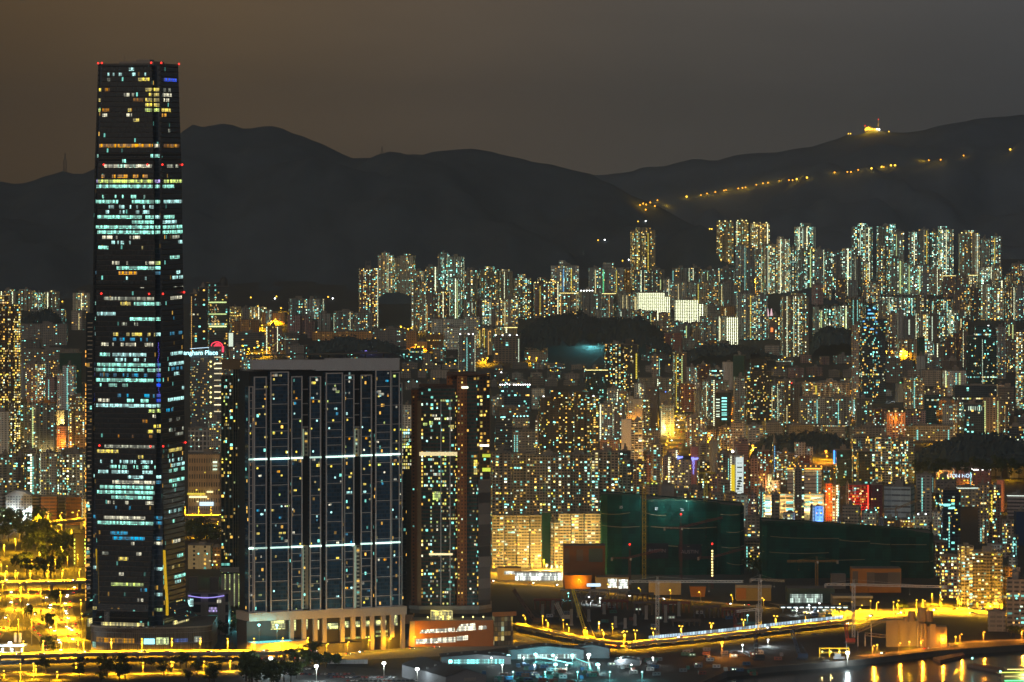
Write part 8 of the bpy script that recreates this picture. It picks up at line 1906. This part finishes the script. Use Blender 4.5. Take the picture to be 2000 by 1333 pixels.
park('back car park row', 520, 612, 1308, 15, 1); park('second car park row', 560, 690, 1318, 18, 2); park('third car park row', 640, 770, 1324, 18, 3); park('front row by the grey warehouse', 680, 850, 1331, 20, 4); park('drive court row', 322, 352, 1228, 6, 5)
for o in [o for o in bpy.data.objects if 'drive court' in str(o.get('label', ''))]: o.location = o.location + Vector((0, 0, 0)); p = pw((270 + (o.location.x * 0)), 0, 3760);
dc = [o for o in bpy.data.objects if 'drive court' in str(o.get('label', ''))]
for i, o in enumerate(dc): o.location = (( 232 + 14 * i - 1000) * 3742 / F, 3742 + 3 * (i % 2), 26.05)
# ---------------------------------------------------------------- sheds and yards
SHED = plain('shed_roof', (.09, .09, .095), .7, var=.15); SHW = plain('shed_wall', (.22, .22, .235), .75, var=.12)
def shed(label, x0, x1, yf, h, d, roofh, rot=0.0, glow_=None, sign=False, name='warehouse'):
 a = gp((x0 + x1) / 2, yf); w = (x1 - x0) * a.y / F; o = empty(name, label, 'warehouse', a, R(rot), 'sheds by the water')
 q = MB(); q.prism([(-w / 2, 0), (w / 2, 0), (w / 2, d), (-w / 2, d)], 0, h, 0, 0)
 for y in (0, d): q.face([(-w / 2, y, h), (w / 2, y, h), (0, y, h + roofh)] if y == 0 else [(w / 2, y, h), (-w / 2, y, h), (0, y, h + roofh)])
 q.build('wall', SHW, o)
 q = MB()
 for s_ in (-1, 1):
  e = [(s_ * (w / 2 + .8), -.8, h - .1), (0, -.8, h + roofh + .25), (0, d + .8, h + roofh + .25), (s_ * (w / 2 + .8), d + .8, h - .1)]
  q.face(e if s_ < 0 else e[::-1])
  n_ = int(d / 3)
  for k_ in range(n_ + 1): y = -.8 + (d + 1.6) * k_ / n_; q.bar((s_ * (w / 2 + .8), y, h - .02), (0, y, h + roofh + .33), .09)
 q.build('roof', SHED, o)
 q = MB()
 for k_ in range(5): q.box((-.4 + .2 * k_) * w, d * .5, h + roofh * (1 - abs(-.8 + .4 * k_)) + .1, 1.6, 1.6, 1.2)
 q.build('roof_vent', M['steel'], o)
 if glow_:
  q = MB(); q.box(0, -.3, .6, w * .8, .5, min(3.4, h * .55)); q.build('lit_opening', glow_, o)
 if sign: q = MB(); q.box(w * .1, -.35, h * .62, w * .3, .4, 2.2); q.build('sign_panel', M['conc'], o)
 return o
CYG = window_glow('yard_cyan', (.35, 1, .95), 1.6)
shed('large grey gabled warehouse in the lower middle with a small lit opening', 868, 952, 1346, 10, 95, 5, rot=22, glow_=WG['w'], sign=True)
shed('flat grey shed with cyan-lit eaves behind the large warehouse', 862, 998, 1298, 6, 26, 2, rot=3, glow_=CYG)
shed('long pale shed with white-lit wall, centre bottom', 996, 1140, 1288, 7.5, 22, 3, rot=3, glow_=window_glow('yard_white', (.72, 1, .95), .9))
shed('dark roofed shed with three small lights at the road bend', 1120, 1190, 1286, 8, 20, 3, rot=-4)
shed('small grey shed by the golden bend', 1200, 1250, 1300, 4, 18, 1.5, rot=-6)
hd = empty('hoarding', 'white site hoarding between lit road and dark brush', 'hoarding', gp(678, 1297))
for i in range(9): q = MB(); q.box((-14 + 3.6 * i) * 1.0, .0, 0, 3.5, .2, 3.4); q.build('panel', M['white'], hd)
CC = [('white', (.55, .55, .55)), ('grey', (.22, .23, .25)), ('blue', (.05, .12, .24)), ('rust-red', (.22, .07, .04)), ('green', (.05, .16, .12))]
CM = []
for nm, c in CC:
 q = MB(); q.box(0, 0, 0, 6.1, 2.45, 2.6)
 for k_ in range(12):
  for s_ in (-1, 1): q.box(-2.8 + .5 * k_, s_ * 1.25, .15, .2, .06, 2.3)
 CM.append((nm, q.mesh('cabin', plain('container_' + nm.replace('-', '_'), c, .6, var=.3))))
rng = random.Random(31)
def yard(phrase, px0, px1, py0, py1, n, a=.1):
 out = sorted(((rng.uniform(px0, px1), rng.uniform(py0, py1)) for _ in range(n)))
 for i, (x, y) in enumerate(out):
  nm, me = rng.choice(CM); p = gp(x, y); up = rng.random() < .3
  o = link(me, 'site_cabin', None, p, a + rng.choice((0, 0, math.pi / 2)) + rng.uniform(-.1, .1)); tag(o, '%s site cabin, %s %s' % (nm, ordn(i, n), phrase), 'site cabin', 'site cabins')
  q = MB(); q.box(-1.2, -1.29, 1.0, 1.3, .06, .9); q.box(1.4, -1.29, 1.0, 1.3, .06, .9); q.build('window', MATS['lit_pane_k'] if rng.random() < .2 else M['dark'], o)
yard('in the cyan-lit yard', 1010, 1160, 1300, 1326, 20); yard('in the dark yard right of the warehouse', 965, 1060, 1318, 1340, 10); yard('by the golden bend', 1190, 1290, 1284, 1312, 13); yard('on the soil below the road bridge', 1300, 1560, 1270, 1294, 16); yard('in the dark pit', 1040, 1460, 1176, 1226, 18); yard('along the site street', 1520, 1640, 1190, 1206, 10)
yard('among the sheds at centre bottom', 930, 1180, 1308, 1340, 26); yard('on the dark waterside soil', 1220, 1500, 1296, 1320, 20)
for i in range(16):
 x = 960 + 21 * i; street_lamp(gp(x, 1300 + 14 * ((i * 7) % 3)), 'white yard lamp, %s along the dark bottom yards' % ordn(i, 16), 'yard lamps', h=6, col='wwc'[i % 3], r=.75, watts=16000, name='yard_lamp', spot=False)
SP = [plain('heap_' + n, c, .95, var=.5) for n, c in (('sand', (.12, .09, .06)), ('rubble', (.09, .085, .08)))]
hp = sorted((rng.uniform(1010, 1620), rng.uniform(1180, 1300)) for _ in range(28))
for i, (x, y) in enumerate(hp):
 q = MB(); r_ = rng.uniform(3, 7); n_ = 11; ring = [(r_ * rng.uniform(.8, 1.2) * math.cos(6.283 * k_ / n_), r_ * rng.uniform(.8, 1.2) * math.sin(6.283 * k_ / n_)) for k_ in range(n_)]
 mid = [(a * .45 + rng.uniform(-.5, .5), b_ * .45, rng.uniform(.8, 1.4)) for a, b_ in ring]
 for k_ in range(n_): m_ = (k_ + 1) % n_; q.face([(*ring[k_], 0), (*ring[m_], 0), mid[m_], mid[k_]]); q.face([mid[k_], mid[m_], (0, 0, r_ * .38)])
 tag(q.build('spoil_heap', SP[i % 2], None, gp(x, y)), '%s heap, %s on the building sites' % (('sandy', 'rubble')[i % 2], ordn(i, 28)), 'spoil heap', 'spoil heaps')
# cyan strip lights of the yard
for i, (x0, y0, x1, y1) in enumerate(((1046, 1289, 1118, 1304), (1126, 1294, 1152, 1304), (900, 1290, 960, 1286), (1150, 1303, 1153, 1314))):
 a, b_ = gp(x0, y0), gp(x1, y1); o = empty('strip_light', 'cyan strip light on low posts in the yard, %s' % ordn(i, 4), 'strip light', a, 0, 'yard strip lights')
 q = MB(); q.bar((0, 0, 3), tuple(b_ - a + Vector((0, 0, 3))), .35); q.build('light_tube', glowing('tube_cyan', (.3, 1, .95), 3.0, var=.6), o)
 q = MB()
 for k_ in range(6): p = (b_ - a) * (k_ / 5); q.bar((p.x, p.y, 0), (p.x, p.y, 3), .1)
 q.build('post', M['pole'], o)
 for k_ in (.25, .75): link(lamp_data('c', 3000), 'lamp_light', o, (b_ - a) * k_ + Vector((0, -1, 3.4)))
# ---------------------------------------------------------------- the dark pit: columns, slabs, walls
rng = random.Random(44)
def pitthing(name, label, cat, x, y, fn, mat):
 q = MB(); fn(q); tag(q.build(name, mat, None, gp(x, y)), label, cat, 'pit structures')
cols = sorted([(1202, 1226), (1221, 1228), (1240, 1222), (1116, 1222), (1130, 1206), (1150, 1214), (1180, 1200), (1262, 1210), (1300, 1216), (1326, 1204), (1080, 1200), (1060, 1206)])
for i, (x, y) in enumerate(cols): pitthing('concrete_column', 'bare concrete column, %s in the dark pit' % ordn(i, len(cols)), 'column', x, y, lambda q: (q.box(0, 0, 0, 2.6, 2.6, rng.uniform(9, 15)), q.box(0, 0, 0, 3.4, 3.4, 1)), M['conc'])
DKC = plain('pit_concrete', (.13, .10, .085), .9, var=.4); RST = plain('rusty_formwork', (.20, .06, .035), .9, var=.4)
sl = sorted([(1070, 1190, 60, 9), (1130, 1196, 50, 12), (1200, 1190, 60, 8), (1260, 1200, 50, 11), (1320, 1196, 60, 9), (1380, 1206, 55, 10), (1150, 1178, 70, 7), (1250, 1176, 60, 8), (1430, 1206, 44, 8), (1340, 1222, 60, 5)])
for i, (x, y, w, h) in enumerate(sl):
 def deck(q, w=w, h=h):
  q.box(0, 0, h - 1, w * .43, 16, 1)
  for k_ in range(6): q.box((-.45 + .18 * k_) * w * .43, -6, 0, 1, 1, h - 1); q.box((-.45 + .18 * k_) * w * .43, 6, 0, 1, 1, h - 1)
  for k_ in range(14): q.bar(((-.47 + .07 * k_) * w * .43, -7.5, h), ((-.47 + .07 * k_) * w * .43, -7.5, h + 2), .1)
 pitthing('concrete_deck', 'unfinished concrete deck on props, %s in the dark pit' % ordn(i, len(sl)), 'deck', x, y, deck, DKC if i % 3 else RST)
def frame_shed(q):
 for k_ in range(8):
  q.bar((-30 + 8.5 * k_, 0, 0), (-30 + 8.5 * k_, 0, 12), .4); q.bar((-30 + 8.5 * k_, 8, 0), (-30 + 8.5 * k_, 8, 12), .4)
  if k_ < 7: q.bar((-30 + 8.5 * k_, 0, 0), (-21.5 + 8.5 * k_, 0, 12), .3)
 q.box(0, 4, 12, 64, 10, .8)
pitthing('work_platform', 'white-lit trussed work platform in the middle of the pit', 'work platform', 1162, 1180, frame_shed, M['conc'])
for i, (x, y, c, w_) in enumerate([(1150, 1180, 'w', 40000), (1172, 1182, 'w', 40000), (1110, 1172, 'c', 9000), (1460, 1216, 'c', 9000), (1170, 1232, 'c', 7000), (1580, 1196, 'w', 40000), (1600, 1192, 'w', 40000), (1556, 1202, 'w', 30000)]):
 street_lamp(gp(x, y), 'white work lamp, %s among the pit works' % ordn(sorted([1150, 1172, 1110, 1460, 1170, 1580, 1600, 1556]).index(x), 8), 'work lamps', h=6, col=c, r=.8, watts=w_, name='work_lamp')
wt = empty('station_canopy', 'low dark canopy lined with blue-white lights beside the bridge', 'canopy', gp(1590, 1197))
q = MB(); q.box(0, 4, 5.2, 62, 12, .7); q.build('roof', SHED, wt)
for k_ in range(11): q = MB(); q.box(-28 + 5.6 * k_, -2.2, 4.5, 3.4, .5, .7); q.build('light_tube', glowing('tube_ice', (.72, .95, 1), 3.2), wt)
for k_ in range(5): q = MB(); q.bar((-28 + 14 * k_, 0, 0), (-28 + 14 * k_, 0, 5.2), .3); q.build('column', M['steel'], wt)
# barriers: red and white blocks along the sodium road
bq = MB(); bq.prism([(-1, -.3), (1, -.3), (1, .3), (-1, .3)], 0, .9, 0, poly2=[(-1, -.12), (1, -.12), (1, .12), (-1, .12)]); BAR = [bq.mesh('road_barrier', plain('barrier_' + c, k_, .7)) for c, k_ in (('red', (.45, .06, .03)), ('white', (.7, .68, .62)))]
rows_b = [('along the slab promenade', 590, 770, 1278, 1266, 34), ('below the orange mall', 800, 930, 1264, 1254, 24), ('at the golden bend', 1165, 1262, 1262, 1262, 22)]
for ph, x0, x1, y0, y1, n in rows_b:
 for i in range(n):
  f = i / (n - 1); c = i % 2
  o = link(BAR[c], 'road_barrier', None, gp(x0 + (x1 - x0) * f, y0 + (y1 - y0) * f), .2); tag(o, '%s plastic road barrier in the row %s' % (('red', 'white')[c], ph), 'road barrier', 'road barriers ' + ph)
# ---------------------------------------------------------------- concrete plant, quay, boats
pl_ = empty('concrete_plant', 'yellow-lit concrete plant with silos and conveyors on the quay', 'concrete plant', gp(1790, 1264), R(-3))
PY = gp(1790, 1264).y; k2 = PY / F; px_ = lambda x: (x - 1790) * k2; pz_ = lambda y: EYE - (y - HZ) * k2 - 4
PC = plain('plant_wall', (.24, .19, .11), .8, var=.3)
for nm, x0, x1, t_, y0, d in (('mixing_house', 1731, 1754, 1212, 0, 12), ('rear_house', 1752, 1806, 1213, 3, 14), ('loading_house', 1810, 1849, 1224, -1, 14), ('control_block', 1816, 1828, 1219, -2, 6)):
 q = MB(); q.box((px_(x0) + px_(x1)) / 2, y0 + d / 2, 0, px_(x1) - px_(x0), d, pz_(t_)); q.build(nm, PC, pl_)
for x, r, t_ in ((1768, 1.6, 1206), (1776, 1.6, 1206), (1781, 3.2, 1195), (1802, 4.2, 1188), (1814, 3.6, 1194), (1794, 1.4, 1215), (1800, 1.4, 1218), (1806, 1.4, 1218)):
 q = MB(); q.cyl(px_(x), 4 if t_ < 1210 else -1.5, 0 if t_ > 1210 else pz_(1215), r, pz_(t_) - (0 if t_ > 1210 else pz_(1215)), 12); q.build('silo', PC, pl_)
for (a, b_, c_, d_) in ((1676, 1234, 1732, 1210), (1690, 1240, 1732, 1244), (1702, 1216, 1732, 1214)):
 q = MB(); q.lattice((px_(a), 2, pz_(b_)), (px_(c_), 2, pz_(d_)), 2.4, .25, 3); q.build('conveyor', PC, pl_)
 q = MB(); q.bar((px_(a), 2, 0), (px_(a), 2, pz_(b_)), .4); q.build('conveyor_leg', M['steel'], pl_)
q = MB()
for (a, b_) in ((1845, 1852),): q.lattice(((px_(1848)), -2, 0), (px_(1848), -2, pz_(1256)), 5, .3, 4)
q.build('steel_leg', M['steel'], pl_)
for i, (x, y) in enumerate([(1713, 1272), (1776, 1266), (1788, 1260), (1833, 1262), (1756, 1262), (1866, 1256)]): street_lamp(gp(x, y), 'amber quay lamp, %s around the concrete plant' % ordn(sorted([1713, 1776, 1788, 1833, 1756, 1866]).index(x), 6), 'quay lamps', h=5, col='s', r=.8, watts=7000, name='quay_lamp', spot=False)
rb = empty('rig_barge', 'small white-lit rig barge moored at the sea wall end', 'barge', gp(1646, 1296, 0.2))
q = MB(); q.prism([(-13, -4), (13, -4), (15, 0), (13, 4), (-13, 4)], 0, 2.2, 0, bottom=True); q.build('hull', plain('barge_hull', (.25, .26, .28), .6), rb)
q = MB(); q.box(-3, 0, 2.2, 9, 5, 3.4); q.box(-4, 0, 5.6, 5, 4, 2.4); q.build('cabin', M['white'], rb)
q = MB(); q.bar((3, 0, 2), (3, 0, 18), .25); q.lattice((-6, 0, 2), (-6, 0, 9), 1.4, .12, 2); q.build('mast', M['steel'], rb)
yf = empty('rig_scaffold', 'yellow-lit steel work frame on the waterside by the barge', 'work frame', gp(1630, 1284))
q = MB()
for x in (-12, -4, 4, 12):
 for y in (0, 7): q.bar((x, y, 0), (x, y, 7), .3)
for y in (0, 7):
 q.bar((-12, y, 7), (12, y, 7), .3); q.bar((-12, y, 3.5), (12, y, 3.5), .2)
q.build('steel_frame', YEL, yf)
for x in (-10, -3, 4, 10): q = MB(); q.ball((x, -.4, 4.6), .7, 8); q.build('work_light', LM['y'], yf); link(lamp_data('y', 2500), 'lamp_light', yf, (x, -1.6, 4.6))
for nm, lab, pts, h in (('pier', 'dark stone pier reaching out from the quay', [(1822, 1290), (1880, 1279), (1884, 1284), (1836, 1296)], 2.2), ('breakwater', 'low dark breakwater in the basin carrying a small beacon', [(1888, 1303), (1900, 1300), (1985, 1314), (1980, 1321)], 2.0), ('pier', 'concrete pier edge along the sea wall end', [(1424, 1317), (1640, 1297), (1644, 1300), (1428, 1322)], 2.6)):
 q = MB(); P = [gp(x, y, 0) for x, y in pts]; q.prism([(p.x, p.y) for p in P][::-1], -2, h, 0); tag(q.build(nm, DKC), lab, nm)
bc = gp(1899, 1304, 2); q = MB(); q.bar((0, 0, 0), (0, 0, 7), .2, 0); q.ball((0, 0, 7.4), .8, 8, 1); tag(q.build('harbour_beacon', [M['pole'], LM['c']], None, bc), 'small teal harbour beacon on the low breakwater', 'beacon')
fr_ = empty('ferry', 'multi-deck ferry with lime-lit decks at the lower right corner', 'ferry', gp(1985, 1343, 0.3), R(4))
fq = lambda pts, z0, z1, mats, nm, **k: (lambda q: (q.prism(pts, z0, z1, 0, **k), q.build(nm, mats, fr_)))(MB())
hull = [(-15, -3), (-12, -5), (30, -5), (30, 5), (-12, 5), (-15, 3)]
fq(hull, 0, 4, plain('ferry_hull', (.10, .07, .05), .6), 'hull', bottom=True)
DEK = plain('ferry_deck', (.50, .40, .24), .6)
fq([(-11, -4.6), (30, -4.6), (30, 4.6), (-11, 4.6)], 4, 7, DEK, 'lower_deck'); fq([(-13, -5), (30, -5), (30, 5), (-13, 5)], 7, 7.5, DEK, 'deck_trim', bottom=True); fq([(-11, -4.4), (30, -4.4), (30, 4.4), (-11, 4.4)], 7.5, 11, DEK, 'middle_deck'); fq([(-15, -5.4), (30, -5.4), (30, 5.4), (-15, 5.4)], 11, 11.6, DEK, 'deck_trim', bottom=True)
for k_ in range(9): q = MB(); q.bar((-8 + 4.5 * k_, -4, 11.6), (-8 + 4.5 * k_, -4, 14.6), .15); q.bar((-8 + 4.5 * k_, 4, 11.6), (-8 + 4.5 * k_, 4, 14.6), .15); q.build('deck_post', M['steel'], fr_)
fq([(-9, -5), (30, -5), (30, 5), (-9, 5)], 14.6, 15.1, DEK, 'roof', bottom=True)
for z, c, xx in ((5.3, 'g', -10), (11.9, 'l', -14), (8.6, 'y', -10), (14.2, 'y', -8)):
 q = MB(); q.box((xx + 30) / 2, -5.2 if z > 11 else -4.8, z, 30 - xx, .3, .6 if z > 11 else .9); q.build('deck_light', glowing('deck_light_' + c, LAMPC[c][0], 1.5, var=.6), fr_)
q = MB(); q.ball((-13, -3, 12.6), .9, 8); q.build('bow_light', LM['c'], fr_)
link(lamp_data('l', 4000), 'lamp_light', fr_, (5, -7, 9))
# toll booths
tb = empty('toll_canopy', 'glaring white-lit toll canopy at the lower left edge', 'toll canopy', gp(14, 1274))
q = MB(); q.box(0, 3, 5.4, 32, 11, .9); q.build('roof', M['white'], tb)
for k_ in range(4): q = MB(); q.box(-12 + 8 * k_, 2, 0, 1.8, 3.6, 2.8); q.build('booth', M['white'], tb)
q = MB(); q.box(0, -1.6, 4.7, 28, 1.2, .5); q.build('light_tube', glowing('tube_ice', (1, 1, 1), 1), tb)
for k_ in (-9, 0, 9): link(lamp_data('w', 14000), 'lamp_light', tb, (k_, -3.0, 4.4))
tsn = empty('toll_sign', 'pale upright sign boards behind the toll canopy', 'sign', gp(30, 1262))
for k_ in range(2): q = MB(); q.box(4 * k_, 0, 3, 2.2, .3, 8); q.bar((4 * k_, 0.3, 0), (4 * k_, .3, 3.4), .2); q.build('sign_board', M['white'], tsn)
stn = empty('subway_entrance', 'dark tower block with rows of lime lights left of the slim banded tower', 'service block', gp(156, 1108), 0)
q = MB(); q.box(0, 6, 0, 12.5, 12, 33); q.build('wall', plain('service_dark', (.035, .03, .03), .8), stn)
for k_ in range(7):
 for x in (-5.2, 5.2): q = MB(); q.box(x, -.3, 3 + 3.9 * k_, 1.0, .5, 1.8); q.build('lime_light', LM['l'], stn)
# ---------------------------------------------------------------- lamps on the mountain
hill_px = [(1250, 405), (1256, 402), (1262, 404), (1270, 400), (1284, 395), (1279, 407), (1261, 414), (1303, 408), (1341, 388), (1369, 385), (1381, 382), (1397, 379), (1414, 376), (1418, 375), (1442, 372), (1450, 371), (1456, 370), (1477, 365), (1490, 362), (1500, 361), (1522, 358), (1541, 356), (1548, 356), (1556, 354), (1576, 351), (1630, 341), (1655, 340), (1662, 340), (1676, 336), (1702, 333), (1722, 330), (1726, 330), (1740, 327), (1748, 327), (1798, 320), (1802, 320), (1814, 317), (1837, 316), (1882, 308), (1973, 296)]
hill_px.sort()
def bulb(px, py, r, label, group, col='s'):
 p = on_hill(px, py); h = 7.0; q = MB(); q.bar((0, 0, -6), (0, 0, h), .35, 0); q.ball((0, 0, h), r, 8, 1)
 o = q.build('hill_lamp', [M['pole'], LM[col]], None, (p.x, p.y - 2, p.z - 2)); link(lamp_data('s', 7000), 'lamp_light', o, (0, -5, h + 8)) if 'road string' in label else None; tag(o, label, 'lamp', group)
for i, (x, y) in enumerate(hill_px):
 big = x in (1702, 1722, 1740, 1748, 1973, 1576, 1556, 1341)
 bulb(x, y, 2.9 if big else 2.0, '%s orange lamp, %s of the mountain road string' % ('bright' if big else 'faint', (ORD[i] + ' from left') if i < 20 else (ORD[39 - i] + ' from right') if i < 39 else 'rightmost'), 'mountain road lamps', 's' if big else 'o')
for i, (x, y) in enumerate([(1181, 473), (1168, 474), (1246, 437), (1261, 436), (1386, 452), (1390, 452), (1228, 512), (1216, 514), (490, 586), (537, 588), (540, 584), (641, 585), (650, 588), (122, 594)]): bulb(x, y, 1.6, 'small lone lamp, %s on the dark mountain foot' % ordn(sorted([1181, 1168, 1246, 1261, 1386, 1390, 1228, 1216, 490, 537, 540, 641, 650, 122]).index(x), 14), 'mountain foot lamps', 's' if i % 3 else 'w')
p = on_hill(1704, 254)
ms = empty('summit_station', 'small blazing orange-lit station on the misty right summit', 'station', (p.x, p.y, p.z - 6))
q = MB(); q.box(0, 6, 0, 44, 14, 8); q.box(-14, 5, 8, 12, 10, 6); q.build('wall', plain('station_wall', (.5, .42, .32), .8), ms)
for i, dx in enumerate((-19, -13, -7, -1, 7, 13, 19)): q = MB(); q.ball((dx, -2.5, 7 + (i % 2)), 3.4 if i < 5 else 2.2, 8); q.build('flood_lamp', LM['s' if i < 5 else 'w'], ms); link(lamp_data('s', 60000), 'lamp_light', ms, (dx, -10, 14)) if i in (1, 4) else None
for dx, h in ((-20, 17), (17, 34)): q = MB(); q.lattice((dx, 6, 0), (dx, 6, h), 2.2, .3, 4); q.build('radio_mast', M['steel'], ms); q = MB(); q.ball((dx, 6, h + 1), 1.5, 8); q.build('beacon', LM['r'], ms)
for (x, y, l_) in ((1657, 265, 'pair'), (1661, 265, 'pair'), (1736, 261, 'single')): bulb(x, y, 1.8, 'yellow lamp %s the blazing summit station' % {1657: 'far left of', 1661: 'left of', 1736: 'right of'}[x], 'summit lamps', 's')
for (x, y, h, lab) in ((127, 336, 45, 'thin lattice radio mast on the left ridge'), (746, 313, 32, 'thin lattice radio mast on the ridge saddle')):
 Y = YA; b_ = pw(x, y, Y); q = MB(); q.lattice((0, 0, -8), (0, 0, h * .62), 6, .5, 7); q.lattice((0, 0, h * .62), (0, 0, h), 2.6, .4, 6); tag(q.build('radio_mast', M['dark'], None, b_), lab, 'radio mast')
# red lamps on roofs of near towers and a purple-lit canopy
q = MB(); a, b_ = pw(712, 672, yof(690)), pw(738, 679, yof(690)); q.bar((0, 0, 0), tuple(b_ - a), .9); q.box(8, 6, -14, 32, 12, 12); tag(q.build('lit_canopy', glowing('violet_canopy', (.32, .25, 1), 2.0), None, a), 'sloping violet-lit canopy among trees, centre left', 'canopy')
q = MB(); q.box(0, 0, 0, 8 * 6500 / F, 6, 26 * 6500 / F); tag(q.build('lit_billboard', glowing('billboard_pale', (.85, 1, .8), 1.5, var=.4), None, pw(451, 677, 6500)), 'pale lit billboard right beside the domed tower', 'billboard')
yl = flat('lit_slope', [(0, 0)] * 0 or [(496, 668), (520, 668), (520, 672), (496, 672)], 4.0, PAVE) if False else None
for i, (x, y) in enumerate([(462, 678), (474, 676), (486, 682), (497, 680), (505, 676), (512, 684), (526, 680), (532, 672), (470, 690), (482, 694)]): street_lamp(Vector(pw(x, y + 8, yof(y + 14))), 'amber street lamp, %s in the market street by the domed tower' % ordn(sorted([462, 474, 486, 497, 505, 512, 526, 532, 470, 482]).index(x), 10), 'market street lamps', name='market_lamp', h=8, r=2.0, watts=20000)
for i, (x, y) in enumerate([(500, 634), (512, 638), (523, 640), (534, 634), (538, 626), (549, 604)]): street_lamp(Vector(pw(x, y + 6, yof(y + 8))), 'amber lamp, %s on the yellow-lit slope' % ordn(i, 6), 'slope lamps', name='slope_lamp', h=8, r=2.0, watts=40000)
for i, (x, y) in enumerate([(783, 640), (790, 644), (797, 645), (804, 643), (812, 676), (818, 680), (826, 680), (838, 634), (1034, 700), (1048, 702), (952, 702), (943, 704)]): street_lamp(Vector(pw(x, y + 5, yof(y + 9))), 'amber lamp, %s below the centre estates' % ordn(sorted([783, 790, 797, 804, 812, 818, 826, 838, 1034, 1048, 952, 943]).index(x), 12), 'estate lamps', name='estate_lamp', h=7, r=2.0, watts=16000)
for i, (x, y) in enumerate([(1475, 548), (1482, 552), (1490, 548), (1462, 552), (1584, 536), (1690, 544), (1731, 690), (1742, 690), (1764, 686), (1820, 805), (1956, 558), (1470, 877), (1492, 884), (1528, 872), (1606, 882), (1613, 888)]): street_lamp(Vector(pw(x, y + 4, yof(y + 16))), 'orange lamp, %s scattered among the right-hand estates' % ordn(sorted([1475, 1482, 1490, 1462, 1584, 1690, 1731, 1742, 1764, 1820, 1956, 1470, 1492, 1528, 1606, 1613]).index(x), 16), 'estate lamps', name='estate_lamp', h=7, r=1.9, col='o' if i % 2 else 's', watts=50000)
rng = random.Random(91)
spots = [(rng.uniform(965, 1180), rng.uniform(900, 985)) for _ in range(12)] + [(rng.uniform(1180, 1480), rng.uniform(820, 960)) for _ in range(40)] + [(rng.uniform(1480, 1990), rng.uniform(860, 1010)) for _ in range(40)] + [(rng.uniform(1150, 1990), rng.uniform(745, 830)) for _ in range(44)] + [(rng.uniform(5, 165), rng.uniform(700, 980)) for _ in range(22)]  # random spots for added lamps that throw glow on the city walls
spots.sort()
for i, (x, y) in enumerate(spots):
 c = 'sssooyw'[rng.randint(0, 6)]
 street_lamp(gp(x, y), '%s added fill lamp in a lane, lighting the city walls' % {'s': 'sodium', 'o': 'orange', 'y': 'warm', 'w': 'white'}[c], 'added lane fill lamps', name='lane_fill_lamp', h=10, r=1.2, col=c, watts=26000, spot=False, rz=rng.uniform(0, 6))
# ================================================================ haze
hz_m, nt = newmat('haze'); t = NT(nt)
out = t.n('ShaderNodeOutputMaterial'); v = t.n('ShaderNodeVolumePrincipled')
v.inputs['Color'].default_value = (.52, .72, 1.0, 1); v.inputs['Density'].default_value = 4.4e-5; v.inputs['Anisotropy'].default_value = 0.55
t.l(v.outputs[0], out.inputs['Volume'])
q = MB(); q.prism([(-2700, -300), (2700, -300), (2700, 14600), (-2700, 14600)], -4, 660, 0, bottom=True)
tag(q.build('haze', hz_m), kind='stuff')
